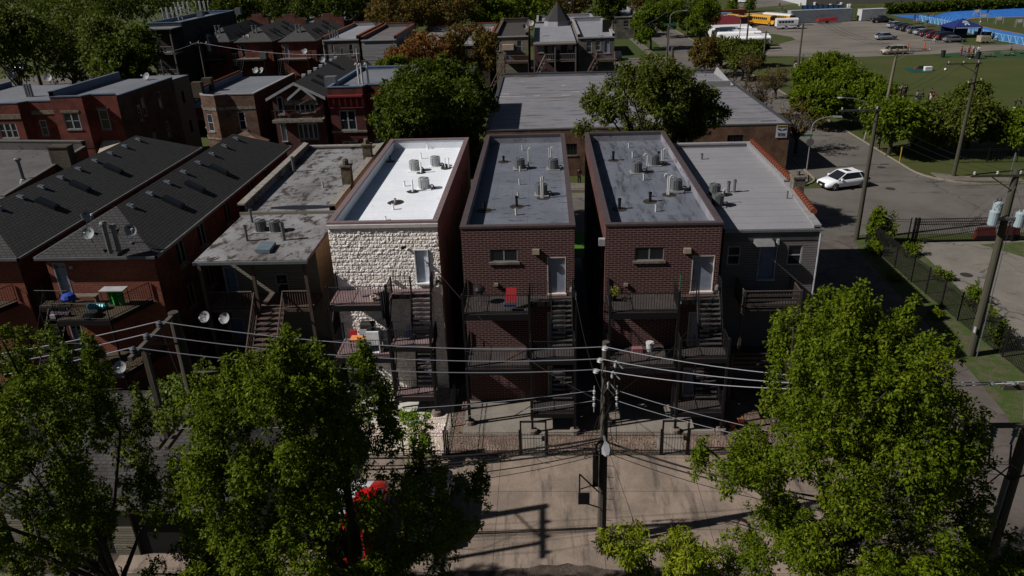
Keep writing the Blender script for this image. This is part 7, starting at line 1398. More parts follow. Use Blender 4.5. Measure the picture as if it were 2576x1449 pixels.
SIL = paint('silver_paint', (.2, .22, .26)); GRY = paint('grey_paint', (.09, .095, .11)); NAVY = paint('dark_blue_paint', (.015, .03, .08)); BLK = paint('black_paint', (.012, .012, .015)); MAR = paint('maroon_paint', (.09, .01, .015)); GOLD = paint('beige_gold_paint', (.3, .27, .2))
lotcar(1178, 400, R(188), SIL, 'suv', 'silver-grey crossover parked alone in the middle of the gravel lot')
lotcar(1258, 545, R(3), GOLD, 'van', 'beige estate car on the near edge of the lot, behind the leaning pole')
lotcar(1142, 228, R(180), BLK, 'pickup', 'black pickup truck in front of the white storage container', 'pickup truck', 'pickup_truck')
row = [(1290, 283, SIL, 'suv', 'silver crossover at the left end of the parked row'), (1365, 300, NAVY, 'suv', 'blue crossover second in the parked row'), (1420, 315, BLK, 'suv', 'black crossover third in the parked row'), (1500, 335, GRY, 'van', 'grey minivan fourth in the parked row'), (1560, 352, SIL, 'sedan', 'pale grey saloon fifth in the parked row'), (1625, 368, M('wine_black_paint', (.035, .01, .012), .25, 'flat', spec=.6), 'suv', 'dark wine crossover sixth in the parked row'), (1690, 385, MAR, 'suv', 'maroon crossover seventh in the parked row'), (1790, 402, BLK, 'van', 'large black estate eighth in the parked row'), (1870, 425, GRY, 'sedan', 'grey saloon at the near right end of the parked row')]
for i, (px, py, c, k, lb) in enumerate(row): lotcar(px, py, R(188 if i < 8 else 182), c, k, lb)
def bus(label, loc, rz, body_c, roof_c, L=9.5, group=None, hood=True, H=2.75, name='school_bus', stripe=True):
    o = thing(name, label, 'bus', loc, group, rz); W = 1.2; mb = MB(); x0 = -L/2+(1.2 if hood else 0); x1 = L/2
    mb.box(x0, -W, .5, x1, W, 2.35); mb.build('body', body_c, o, local=True); mb = MB(); n = 8
    for x in (x0-.02, x1+.02): mb.v += [(x, W*1.01*math.cos(math.pi*i/n), 2.35+(H-2.35)*math.sin(math.pi*i/n)) for i in range(n+1)]
    mb.f = [(i, i+1, n+2+i, n+1+i) for i in range(n)]+[tuple(reversed(range(n+1))), tuple(range(n+1, 2*n+2))]; mb.build('roof', roof_c, o, local=True)
    nw = max(4, int((x1-x0-1.4)/.75))
    for s in (-1, 1):
        mb = MB()
        for i in range(nw): u = x0+1.2+i*(x1-x0-1.5)/nw; mb.box(u, s*(W-.01), 1.55, u+(x1-x0-1.5)/nw-.12, s*(W+.012), 2.15)
        mb.build('window', GLASS, o, local=True)
        if stripe: mb = MB(); mb.box(x0+.1, s*W, 1.25, x1-.1, s*(W+.01), 1.31); mb.box(x0+.1, s*W, .95, x1-.1, s*(W+.01), 1.0); mb.build('rub_rail', BLACK, o, local=True)
        for x in (x0+.2 if hood else x0+1.3, x1-2.3): wheel(o, x, s*(W-.08), .48, .26)
        mb = MB(); mb.box(x0-1.24 if hood else x0-.03, s*.8, .95, x0-1.15 if hood else x0+.02, s*1.02, 1.12); mb.build('headlight', CHR, o, local=True)
    if hood: mb = MB(); mb.hexa([(x0-1.2, -1.0, .55), (x0, -1.1, .5), (x0, 1.1, .5), (x0-1.2, 1.0, .55), (x0-1.1, -.8, 1.3), (x0, -.95, 1.55), (x0, .95, 1.55), (x0-1.1, .8, 1.3)]); mb.build('bonnet', body_c, o, local=True)
    mb = MB(); mb.box(x0-.03, -1.0, 1.55, x0+.01, 1.0, 2.3); mb.build('windscreen', GLASS, o, local=True); mb = MB(); mb.box(x0-(1.3 if hood else .1), -1.15, .45, x0-(1.18 if hood else .01), 1.15, .7); mb.box(x1+.01, -1.15, .45, x1+.1, 1.15, .7); mb.build('bumper', BLACK, o, local=True)
    return o
YEL = M('school_bus_yellow', (.5, .24, .015), .45, 'flat'); YROOF = M('faded_bus_yellow', (.42, .25, .05), .6, 'plain'); VW = M('vehicle_white', (.5, .5, .52), .45, 'flat')
def bp(p, q): a, b = G(*p), G(*q); return ((a[0]+b[0])/2, (a[1]+b[1])/2, .012), math.atan2(b[1]-a[1], b[0]-a[0]), math.hypot(b[0]-a[0], b[1]-a[1])
BG = 'buses on the gravel lot'
def Zb(x, y): return ((2620+x*.2415)/1.4907, y*.2415/1.4907)
(x, y, z), _, _ = bp(Zb(850, 430), Zb(720, 400)); bus('yellow school bus facing the camera beside the red container', (x-1.5, y+4.5, .012), R(112), YEL, YROOF, 10, BG)
(x, y, z), _, _ = bp(Zb(1200, 425), Zb(1080, 400)); bus('yellow school bus behind the white minibus, middle of three', (x-1.5, y+5, .012), R(118), YEL, YROOF, 11, BG)
(x, y, z), _, _ = bp(Zb(1500, 420), Zb(1400, 400)); bus('white-roofed yellow school bus behind the white minibus', (x-1, y+8, .012), R(122), YEL, VW, 11, BG)
x, y, _ = G(*Zb(1410, 455)); bus('white minibus in front of the yellow school buses', (x, y+1.2, .012), R(178), VW, VW, 6.6, BG, name='minibus')
WB = 'white bus roofs behind the park strip trees'; names = ('farthest of six white buses in the diagonal row', 'second farthest of six white buses in the diagonal row', 'third farthest of six white buses in the diagonal row', 'third nearest of six white buses in the diagonal row', 'second nearest of six white buses in the diagonal row', 'nearest of six white buses in the diagonal row, behind the dark tractor')
for i, (px, py) in enumerate(((470, 385), (500, 420), (580, 450), (630, 490), (740, 520), (760, 560))): x, y, _ = G(*Zb(px, py), 2.8); bus(names[i], (x, y, .012), R(182), VW, BWHITE if i % 2 else VW, 9.5, WB, hood=False, H=2.85, name='white_bus')
def container(label, loc, rz, L, m, H=2.6, W=2.44, name='shipping_container'):
    o = thing(name, label, 'container', loc, 'storage containers on the lot', rz); mb = MB(); n = int(L/.3)
    for i in range(n):
        u = -L/2+i*L/n
        for s in (-1, 1): mb.box(u+.03, s*(W/2-.06), .15, u+L/n*.6, s*W/2, H-.12)
    mb.box(-L/2, -W/2+.04, .12, L/2, W/2-.04, H-.03); mb.build('side_wall', m, o, local=True); mb = MB(); mb.box(-L/2-.03, -W/2-.01, H-.1, L/2+.03, W/2+.01, H); mb.build('roof', m, o, local=True); mb = MB(); [mb.tube((L/2+.04, y, .2), (L/2+.04, y, H-.15), .03, n=5) for y in (-.7, -.3, .3, .7)]; mb.build('door_bar', ALU, o, local=True); return o
x, y, _ = G(*tp(3, 0, 1055, 210)); container('white corrugated storage container beside the black pickup', (x, y+1.5, .012), R(8), 7.2, M('container_white', (.42, .42, .44), .5), 3.1)
x, y, _ = G(*Zb(620, 420)); container('dark red shipping container beside the yellow bus', (x-2, y+4, .012), R(118), 12, M('container_red', (.12, .012, .02), .6)); x, y, _ = G(*Zb(420, 300)); container('brick-red open shipping container at the back of the lot', (x, y+1, .012), R(5), 12.2, M('container_rust', (.16, .03, .015), .7)); x, y, _ = G(*Zb(310, 350)); container('grey-topped container behind the trees at the left of the lot', (x, y+2, .012), R(155), 8, M('container_grey', (.1, .13, .16), .6))
x, y, _ = G(*Zb(1880, 350)); container('long silver-white trailer with a ribbed side behind the minibus', (x, y+1, .012), R(6), 17.5, M('trailer_silver', (.25, .28, .31), .5), 3.4, name='box_trailer')
x, y, _ = G(*Zb(1990, 360)); o = thing('tow_trailer', 'small red equipment trailer in front of the long silver trailer', 'trailer', (x, y, .012)); mb = MB(); mb.hexa([(x-3, y-.9, .5), (x+2.6, y-.9, .7), (x+2.6, y+.9, .7), (x-3, y+.9, .5), (x-2.4, y-.7, 1.2), (x+2.4, y-.7, 1.6), (x+2.4, y+.7, 1.6), (x-2.4, y+.7, 1.2)]); mb.build('body', M('trailer_red', (.2, .015, .02), .5), o); mb = MB(); mb.tube((x-.3, y-1.05, .45), (x-.3, y-.85, .45), .45, n=14); mb.build('wheel', TYRE, o)
x, y, _ = G(*Zb(905, 730)); o = car('parked_car', 'pale van cab parked at the near end of the white bus row', 'van', (x, y+1, .015), R(185), SIL, 'van', PC); x, y, _ = G(*Zb(900, 660)); car('parked_car', 'dark tractor cab between the white buses and the pale van', 'truck', (x, y+1, .015), R(178), BLK, 'pickup', PC)
x, y, _ = G(*Z2(2170, 545)); car('parked_car', 'dark car with lit headlamps parked under the bronze street tree', 'car', (x, y, .03), R(95), BLK, 'suv'); x, y, _ = G(*Z2(1325, 612)); car('parked_car', 'black car parked beside the grey corner house', 'car', (x, y+1, .012), R(80), BLK, 'suv')
x, y, _ = G(*t00(215, 715)); car('parked_car', 'dark car in the clearing under the left trees', 'car', (x, y, .01), R(170), NAVY, 'suv')
for i, (px, py) in enumerate(((150, 60), (590, 8), (710, 10))): x, y, _ = G(*Zb(px, py+35)); car('parked_car', ('silver car on the paved drive by the far conifers', 'white car at the top edge beside the conifers', 'second white car at the top edge beside the conifers')[i], 'car', (x, y, .015), R(160), (SIL, PW, PW)[i], 'sedan')
# van under the tree and the dark car beside it
VRED = NT('red_white_paint'); w = VRED; tc = w.n('TexCoord'); sp_ = w.n('SeparateXYZ'); w.l(tc.outputs['Object'], sp_.inputs[0]); c = w.mix(w.math('GREATER_THAN', w.math('ADD', sp_.outputs[1], w.math('MULTIPLY', sp_.outputs[0], .16)), -.1), (.55, .55, .57), (.42, .006, .006)); w.l(c, w.b.inputs['Base Color']); w.b.inputs['Roughness'].default_value = .3; MATS['red_white_paint'] = w.m
x, y, _ = G(893, 1262, 1.7); car('parked_van', 'red and white van half hidden under the big left tree', 'van', (x, y, .016), R(-90), w.m, 'van'); x, y, _ = G(1085, 1260, 1.0); car('parked_car', 'dark blue-grey car under the tree, right of the red and white van', 'car', (x-.2, y+.3, .016), R(-90), paint('dark_slate_paint', (.02, .025, .035)), 'sedan')
# ------------------------------------------------------------------ people
SKIN = M('skin_brown', (.14, .075, .05), .6, 'flat'); HAIR = M('hair_black', (.01, .008, .008), .7, 'flat')
CL = {k: M('cloth_'+k, c, .9, 'flat') for k, c in dict(black=(.01, .01, .012), red=(.3, .01, .015), white=(.42, .42, .43), grey=(.1, .1, .11), navy=(.012, .018, .05), maroon=(.1, .008, .015), khaki=(.22, .18, .12), blue=(.04, .12, .3)).items()}
def skinned(name, V, E_, sub=1):
    me = bpy.data.meshes.new(name); me.from_pydata([v[:3] for v in V], E_, []); o = bpy.data.objects.new(name, me); COL.objects.link(o)
    md = o.modifiers.new('s', 'SKIN'); ss = o.modifiers.new('u', 'SUBSURF'); ss.levels = sub; ss.render_levels = sub
    for i, v in enumerate(V): me.skin_vertices[0].data[i].radius = (v[3], v[4] if len(v) > 4 else v[3]); me.skin_vertices[0].data[i].use_root = i == 0
    dg = bpy.context.evaluated_depsgraph_get(); m2 = bpy.data.meshes.new_from_object(o.evaluated_get(dg)); bpy.data.objects.remove(o); m2.polygons.foreach_set('use_smooth', [True]*len(m2.polygons)); m2.name = name; return m2
def skeleton(pose):
    hip = .93; P = {}
    def leg(s, kx, kz, ax, az): return [(s*.1, 0, hip-.06), (s*.11, kx, kz), (s*.11, ax, az), (s*.12, ax-.16, az-.05)]
    if pose == 'stand': L, Rr = leg(-1, -.02, .5, 0, .08), leg(1, -.02, .5, .02, .08); lean = 0; ar = [(-.04, 1.12, -.1, .9), (-.02, 1.12, -.22, .95)]
    elif pose == 'walk': L, Rr = leg(-1, -.2, .52, -.26, .09), leg(1, .1, .5, .36, .13); lean = -.04; ar = [(.12, 1.13, .1, .9), (-.14, 1.13, -.3, .98)]
    elif pose == 'sit': hip = .5; L, Rr = [(-.1, 0, .48), (-.13, -.42, .5), (-.13, -.4, .09), (-.13, -.56, .05)], [(.1, 0, .48), (.13, -.42, .5), (.13, -.44, .09), (.13, -.6, .05)]; lean = -.12; ar = [(-.1, .78, -.34, .68), (-.1, .78, -.36, .72)]
    else: L, Rr = leg(-1, -.1, .5, .04, .08), leg(1, -.08, .5, .08, .08); lean = -.42; ar = [(-.5, .78, -.55, .45), (-.52, .8, -.6, .5)]
    dz = -.28 if pose == 'bend' else 0; top = hip+.52+dz
    sp = [(0, 0, hip, .13, .1), (0, lean*.4, hip+.26+dz*.3, .12, .085), (0, lean, top-.08, .15, .1), (0, lean*1.1-.01, top+.04, .05), (0, lean*1.22-.02, top+.12, .06)]
    head = [(0, lean*1.25-.03, top+.15, .07), (0, lean*1.3-.035, top+.22, .095), (0, lean*1.35-.02, top+.3, .075)]
    dzh = hip+.52+dz-1.45
    arms = []
    for s, a in zip((-1, 1), ar):
        zc = (lambda z: z if pose in ('sit', 'bend') else z); arms.append([(s*.17, lean, top-.07), (s*.23, lean*.6+a[0]*.6+(lean*.4), a[1]), (s*.2, a[2]+lean*.3, a[3]), (s*.19, a[2]-.05+lean*.3, a[3]-.1)])
    return sp, head, arms, [L, Rr], top, lean
PM = {}
def pose_meshes(pose):
    if pose in PM: return PM[pose]
    sp, head, arms, legs, top, lean = skeleton(pose); V, E2 = list(sp), [(0, 1), (1, 2), (2, 3), (3, 4)]
    k = len(V); V += head; E2 += [(4, k), (k, k+1), (k+1, k+2)]
    for a in arms:
        k = len(V); V += [(*p, r) for p, r in zip(a, (.055, .04, .032, .036))]; E2 += [(2, k), (k, k+1), (k+1, k+2), (k+2, k+3)]
    for l in legs:
        k = len(V); V += [(*p, r) for p, r in zip(l, (.085, .06, .042, .045))]; E2 += [(0, k), (k, k+1), (k+1, k+2), (k+2, k+3)]
    body = skinned('body', V, E2)
    V = [(p[0], p[1], p[2], p[3]*1.14, (p[4] if len(p) > 4 else p[3])*1.2) for p in sp[:3]]; V[0] = (V[0][0], V[0][1], V[0][2]+.02, .15, .12); E2 = [(0, 1), (1, 2)]
    for a in arms: k = len(V); V += [(*p, r) for p, r in zip(a[:3], (.072, .055, .045))]; E2 += [(2, k), (k, k+1), (k+1, k+2)]
    shirt = skinned('shirt', V, E2); V = [(0, 0, sp[0][2]-.02, .145, .115)]; E2 = []
    for l in legs: k = len(V); V += [(*p, r) for p, r in zip(l[:3], (.1, .076, .058))]; E2 += [(0, k), (k, k+1), (k+1, k+2)]
    tr = skinned('trousers', V, E2); mb = MB(); h = head[1]; n = 10
    mb.lathe((h[0], h[1]+.012, h[2]-.02), [(.1, 0), (.112, .05), (.1, .1), (.06, .14), (.01, .15)], n); me = bpy.data.meshes.new('hair'); me.from_pydata(mb.v, [], mb.f)
    fc = MB(); fc.box(h[0]-.035, h[1]-.101, h[2]-.0, h[0]-.02, h[1]-.092, h[2]+.012); fc.box(h[0]+.02, h[1]-.101, h[2], h[0]+.035, h[1]-.092, h[2]+.012); fc.box(h[0]-.02, h[1]-.1, h[2]-.055, h[0]+.02, h[1]-.09, h[2]-.045); mf = bpy.data.meshes.new('face'); mf.from_pydata(fc.v, [], fc.f)
    sh = MB()
    for l in legs: p = l[3]; q = l[2]; sh.box(p[0]-.05, p[1]-.06, max(.0, q[2]-.09), p[0]+.05, q[1]+.07, q[2]-.0)
    ms = bpy.data.meshes.new('shoes'); ms.from_pydata(sh.v, [], sh.f); PM[pose] = (body, shirt, tr, me, mf, ms); return PM[pose]
def person(label, x, y, rz, top, bot, pose='stand', z=.02, s=1.0, group=None):
    o = thing('person', label, 'person', (x, y, z), group, rz); o.scale = (s, s, s)
    for me, m, n in zip(pose_meshes(pose), (SKIN, CL[top], CL[bot], HAIR, HAIR, CL['white'] if bot == 'black' else CL['black']), ('body', 'shirt', 'trousers', 'hair', 'face', 'shoes')):
        q = bpy.data.objects.new(n, me); COL.objects.link(q); q.parent = o
        if not me.materials: me.materials.append(m)
        q.material_slots[0].link = 'OBJECT'; q.material_slots[0].material = m
    return o
PG = 'people in the park and by the track'
PL = [(1473, 205, 'black', 'black', 'stand', 'left of two people standing by the blue track, all in black'), (1495, 222, 'black', 'white', 'stand', 'person in black top and white trousers beside the blue track'), (1605, 190, 'maroon', 'black', 'stand', 'person in dark maroon on the blue track behind the barrier'), (1665, 188, 'khaki', 'grey', 'stand', 'person in a tan top on the blue track'), (2110, 148, 'grey', 'black', 'stand', 'person standing by a hurdle frame on the far track'), (2205, 142, 'navy', 'black', 'bend', 'runner bending down on the far blue track'), (1765, 312, 'black', 'black', 'stand', 'person in black standing left of the blue canopy'), (1718, 292, 'black', 'grey', 'sit', 'person in black seated by the barrier left of the canopy'), (1568, 410, 'black', 'khaki', 'walk', 'person in black walking behind the parked row'), (1668, 425, 'maroon', 'white', 'walk', 'person in maroon top and white trousers by the parked row'), (1692, 430, 'red', 'black', 'walk', 'person in red top and black trousers by the parked row'), (2255, 405, 'black', 'black', 'stand', 'person in black standing at the table near the barrier'), (2280, 412, 'white', 'grey', 'sit', 'person in white top seated right of the barrier table'), (2130, 265, 'white', 'grey', 'bend', 'person in white bending at the inner edge of the track'),
 (1940, 560, 'red', 'red', 'stand', 'person all in red standing left of the crowded picnic table'), (1978, 560, 'black', 'blue', 'sit', 'person in black and blue at the left of the crowded picnic table'), (2015, 555, 'red', 'black', 'stand', 'person in red hood standing behind the crowded picnic table'), (2000, 590, 'maroon', 'black', 'sit', 'person in maroon seated at the front of the crowded picnic table'), (2045, 590, 'black', 'black', 'sit', 'person in black seated at the front of the crowded picnic table'), (2062, 548, 'white', 'red', 'stand', 'person in white and red behind the crowded picnic table'), (2085, 552, 'grey', 'white', 'stand', 'person in grey behind the crowded picnic table'), (2110, 548, 'white', 'white', 'stand', 'person all in white at the right of the crowded picnic table'), (2430, 540, 'black', 'black', 'sit', 'person in black seated at the second empty picnic table'),
 (1257, 945, 'black', 'black', 'stand', 'person in black at the left of the field huddle'), (1300, 972, 'white', 'black', 'stand', 'person with a pale vest in the field huddle'), (1335, 965, 'khaki', 'black', 'stand', 'person in tan and black in the field huddle'), (1358, 972, 'black', 'black', 'stand', 'person in black second from right in the field huddle'), (1380, 968, 'black', 'grey', 'stand', 'person in black at the right of the field huddle'), (1310, 1030, 'maroon', 'maroon', 'stand', 'person in maroon in front of the field huddle'), (1490, 1003, 'grey', 'black', 'sit', 'person in grey sitting on the grass right of the huddle'), (1555, 1003, 'black', 'black', 'sit', 'person in black sitting on the grass right of the huddle'), (1632, 1015, 'black', 'white', 'stand', 'person in black top and pale trousers standing on the field'), (1655, 1018, 'maroon', 'maroon', 'sit', 'small person in maroon beside the pale-trousered one'), (2478, 1085, 'black', 'black', 'bend', 'person in black bending over on the right of the field'), (1840, 1428, 'khaki', 'black', 'stand', 'person in tan under the park trees near the corner'),
 (115, 78, 'black', 'black', 'stand', 'leftmost of three people on the lawn behind the buses'), (140, 120, 'black', 'black', 'stand', 'middle of three people on the lawn behind the buses'), (172, 124, 'grey', 'black', 'walk', 'right of three people on the lawn behind the buses'), (535, 84, 'black', 'black', 'stand', 'left of the people in front of the pale hall'), (572, 86, 'black', 'black', 'stand', 'second of the people in front of the pale hall'), (605, 96, 'black', 'black', 'stand', 'third of the people in front of the pale hall'), (694, 52, 'black', 'black', 'stand', 'person closest to the pale hall wall'), (408, 58, 'white', 'blue', 'sit', 'person in white crouching at the hall corner'), (268, 690, 'black', 'white', 'stand', 'person behind the park tree tops near the pale pole'), (345, 648, 'black', 'black', 'stand', 'dark-clad person behind the park tree tops')]
for i, (px, py, a, b, po, lb) in enumerate(PL):
    x, y, _ = G(*tp(3, 0, px, py)); person(lb, x, y, R((i*67) % 360), a, b, po, .03, 1.0+.03*((i*5) % 3-1), PG)
x, y, _ = G(*tp(2, 1, 676, 405)); person('person in dark clothes standing in the passage between the two maroon buildings', x, y, R(10), 'black', 'black', 'stand', .02, 1.02)

# ------------------------------------------------------------------ park things
def g3(px, py): return G(*tp(3, 0, px, py))
x, y, _ = g3(1925, 372); o = thing('canopy_tent', 'navy blue pop-up canopy with white lettering beside the track', 'canopy', (x, y, 0)); w = 3.1; mb = MB(); pts = [(x-w, y-w, 2.5), (x+w, y-w, 2.5), (x+w, y+w, 2.5), (x-w, y+w, 2.5)]
for i in range(4): mb.poly([pts[i], pts[(i+1) % 4], (x, y, 4.1)])
for i in range(4): a, b = pts[i], pts[(i+1) % 4]; mb.poly([(a[0], a[1], 2.15), (b[0], b[1], 2.15), b, a])
c = mb.build('canopy', M('canopy_navy', (.01, .02, .1), .6, 'flat'), o); mb = MB(); [(mb.cut(), mb.box(p[0]-.05, p[1]-.05, 0, p[0]+.05, p[1]+.05, 2.5)) for p in pts]; mb.build('leg', ALU, o)
mb = MB(); mb.box(x-w+.1, y+w-.05, .1, x+w-.1, y+w-.02, 2.1); mb.cut(); mb.box(x+w-.05, y-w+.1, .1, x+w-.02, y-w+1.6, 2.1); mb.build('side_sheet', M('canopy_navy'), o)
mb = MB(); n = Vector((0, -1.6, w)).normalized()
def onroof(u, v): return (x+u*(1-v)*w*.95, y-w+v*w-.02, 2.53+1.6*v)
for u0, u1, v0, v1 in ((-.5, -.42, .45, .7), (-.36, -.28, .45, .7), (-.2, -.12, .45, .7), (-.04, .04, .45, .7), (.12, .2, .45, .7), (.28, .36, .45, .7), (-.5, .36, .66, .7), (-.25, -.1, .2, .42), (.1, .25, .2, .42), (-.25, .25, .32, .4)): mb.poly([onroof(u0, v0), onroof(u1, v0), onroof(u1, v1), onroof(u0, v1)])
mb.poly([(x-w+.4, y-w-.02, 2.22), (x+w-.4, y-w-.02, 2.22), (x+w-.4, y-w-.02, 2.42), (x-w+.4, y-w-.02, 2.42)]); mb.build('lettering', M('lettering_white', (.4, .42, .46), .6, 'flat'), c)
WT = M('bleached_table_wood', (.15, .125, .1), .85, 'wood', c2=(.11, .09, .07))
def picnic(label, x, y, rz, group='picnic tables on the green mat'):
    o = thing('picnic_table', label, 'picnic table', (x, y, .02), group, rz); mb = MB(); mb.box(-1, -.38, .7, 1, .38, .76); mb.build('table_top', WT, o, local=True)
    for s in (-1, 1): mb = MB(); mb.box(-1, s*.62, .42, 1, s*.86, .47); mb.build('bench', WT, o, local=True)
    for xx in (-.7, .7):
        mb = MB(); mb.box(xx-.04, -.84, .33, xx+.04, .84, .41)
        for s in (-1, 1): mb.hexa([(xx-.04, s*.75, 0), (xx+.04, s*.75, 0), (xx+.04, s*.63, 0), (xx-.04, s*.63, 0), (xx-.04, s*.3, .7), (xx+.04, s*.3, .7), (xx+.04, s*.18, .7), (xx-.04, s*.18, .7)])
        mb.build('leg_frame', WT, o, local=True)
    return o
x, y, _ = g3(2030, 578); picnic('crowded picnic table with people around it', x, y, R(-8))
x, y, _ = g3(2205, 572); picnic('empty picnic table right of the crowded one', x, y, R(-14)); x, y, _ = g3(2400, 560); picnic('second empty picnic table from the crowded one', x, y, R(-14)); x, y, _ = g3(2560, 540); picnic('dark picnic table cut by the right edge', x, y, R(-14))
x, y, _ = g3(1500, 240); picnic('picnic table by the left end of the barriers', x, y, R(-10), 'picnic tables by the track'); x, y, _ = g3(1620, 268); picnic('picnic table behind the parked row, left of the canopy', x, y, R(-12), 'picnic tables by the track')
def bin_(label, px, py, m, h=1.05):
    x, y, _ = g3(px, py); o = thing('rubbish_bin', label, 'bin', (x, y, .02), 'rubbish bins in the park'); mb = MB(); mb.lathe((x, y, .02), [(.36, 0), (.42, h*.9), (.45, h*.92), (.45, h)], 12); mb.build('body', m, o); mb = MB(); mb.lathe((x, y, .02+h), [(.4, .004), (.38, .01)], 12); mb.build('liner', BLACK, o)
BM = M('bin_dark_green', (.012, .018, .016), .6); bin_('dark bin on the left of the green mat', 1755, 578, BM, 1.3); bin_('dark bin in front of the crowded picnic table', 2108, 592, BM, 1.3); bin_('dark bin on the grass beside the park tree tops', 968, 790, BM, 1.6); bin_('grey bin behind the barrier left of the canopy', 1592, 250, M('bin_grey', (.06, .065, .07), .6), 1.1)
for px, py, lb in ((1402, 505, 'orange delineator post behind the beige car'), (1570, 497, 'orange and yellow delineator post in the middle of the lot')):
    x, y, _ = g3(px, py); o = thing('traffic_delineator', lb, 'delineator', (x, y, .01), 'orange delineator posts on the lot'); mb = MB(); mb.tube((x, y, .1), (x, y, 1.5), .14, .11, 8); mb.build('post', M('delineator_orange', (.4, .07, .02), .5, 'flat'), o); mb = MB(); mb.box(x-.4, y-.4, .01, x+.4, y+.4, .12); mb.build('base', BLACK, o)
P = [g3(1360, 688), (g3(1440, 728)), g3(1645, 728), g3(1600, 700), g3(1500, 690)]; o = tag(MB().prism([p[:2] for p in P], .03, .07).build('tarpaulin', M('teal_tarpaulin', (.008, .06, .05), .5)), 'dark teal tarpaulin spread on the grass', 'tarpaulin')
x, y, _ = g3(1605, 712); o = thing('cool_box', 'white cool box on the teal tarpaulin', 'cool box', (x, y, .07)); mb = MB(); mb.box(x-.6, y-.35, .07, x+.6, y+.35, .6); mb.build('body', VW, o); mb = MB(); mb.box(x-.63, y-.38, .605, x+.63, y+.38, .72); mb.build('lid', BWHITE, o)
x, y, _ = g3(1540, 693); o = thing('bag', 'black and red sports bag on the teal tarpaulin', 'bag', (x, y, .07)); mb = MB(); mb.hexa([(x-.7, y-.25, .07), (x+.6, y-.25, .07), (x+.6, y+.25, .07), (x-.7, y+.25, .07), (x-.5, y-.12, .5), (x+.4, y-.12, .6), (x+.4, y+.12, .6), (x-.5, y+.12, .5)]); mb.build('body', CL['black'], o); mb = MB(); mb.box(x-1.1, y-.2, .07, x-.72, y+.2, .3); mb.build('pouch', CL['red'], o)
x, y, _ = g3(1782, 710); o = MB().lathe((x, y, .02), [(.03, 0), (.16, .08), (.2, .2), (.16, .32), (.03, .4)], 10).build('ball', BWHITE); tag(o, 'white ball lying on the field', 'ball')
for i, (px, py) in enumerate(((2095, 170), (2165, 218), (2318, 245), (2520, 275))):
    x, y, _ = g3(px, py); o = thing('hurdle_rack', ('grey frame on the far track edge, leftmost of four', 'grey frame at the inner bend of the track', 'grey frame in the middle of the infield', 'grey frame at the right of the infield')[i], 'frame', (x, y, .03), 'grey frames on the infield'); mb = MB()
    for dx in (-.9, .9): mb.path([(x+dx, y+.6, .05), (x+dx, y, 1.9), (x+dx, y-.4, .05)], .05, 4)
    mb.path([(x-.9, y, 1.9), (x+.9, y, 1.9)], .05, 4); mb.path([(x-.9, y-.2, 1.0), (x+.9, y-.2, 1.0)], .05, 4); mb.build('frame', M('frame_grey', (.2, .22, .22), .5), o); mb = MB(); mb.box(x-.55, y-.06, 1.2, x+.55, y-.02, 1.85); mb.build('number_card', VW, o)
for i, (px, py, lb) in enumerate(((2125, 430, 'tan equipment case standing left of its neighbour by the barrier'), (2170, 435, 'larger tan equipment trolley by the barrier'))):
    x, y, _ = g3(px, py); o = thing('equipment_case', lb, 'case', (x, y, .02), 'tan equipment cases by the barrier'); mb = MB(); mb.box(x-.5-i*.5, y-.5, .3, x+.5+i*.5, y+.5, 1.5); mb.build('body', M('tan_case', (.28, .25, .17), .6), o); mb = MB(); [(mb.cut(), mb.tube((x+dx, y-.55, .25), (x+dx, y-.4, .25), .25, n=10)) for dx in (-.4, .4)]; mb.build('wheel', BLACK, o)
x, y, _ = g3(2215, 400); o = thing('folding_table', 'folding table with dark box beside the barrier', 'table', (x, y, .02)); mb = MB(); mb.box(x-1.5, y-.5, .72, x+1.5, y+.5, .78); mb.build('table_top', ALU, o); mb = MB(); [(mb.cut(), mb.tube((x+dx, y+dy, 0), (x+dx, y+dy, .72), .04, n=5)) for dx in (-1.3, 1.3) for dy in (-.4, .4)]; mb.build('leg', ALU, o); mb = MB(); mb.box(x-.9, y-.3, .785, x+.3, y+.3, 1.7); o2 = thing('speaker_box', 'black box standing on the folding table', 'box', (x-.3, y, .785)); mb.build('body', BLACK, o2)
for i, (px, py) in enumerate(((625, 78), (712, 80), (805, 78), (822, 78), (320, 60), (470, 58), (735, 62))):
    x, y, _ = g3(px, py); o = thing('bucket', ('white bucket left of the bench press area', 'white bucket at the pad by the hall', 'left of two white buckets right of the pad', 'right of two white buckets right of the pad', 'white sack at the hall corner', 'white sack beside the hall corner', 'white bucket behind the pad')[i], 'bucket', (x, y, .02), 'white buckets by the pale hall'); mb = MB(); mb.lathe((x, y, .02), [(.4, 0), (.5, 1.1), (.45, 1.15)], 9); mb.build('body', VW, o)
x, y, _ = g3(670, 75); o = thing('platform', 'dark low platform on a pale pad in front of the hall', 'platform', (x, y, .02)); mb = MB(); mb.box(x-2.5, y-.8, .4, x+2.5, y+.8, .7); mb.build('top', BLACK, o); mb = MB(); [(mb.cut(), mb.box(x+dx-.1, y-.6, .02, x+dx+.1, y+.6, .4)) for dx in (-2, 2)]; mb.build('leg', BLACK, o)

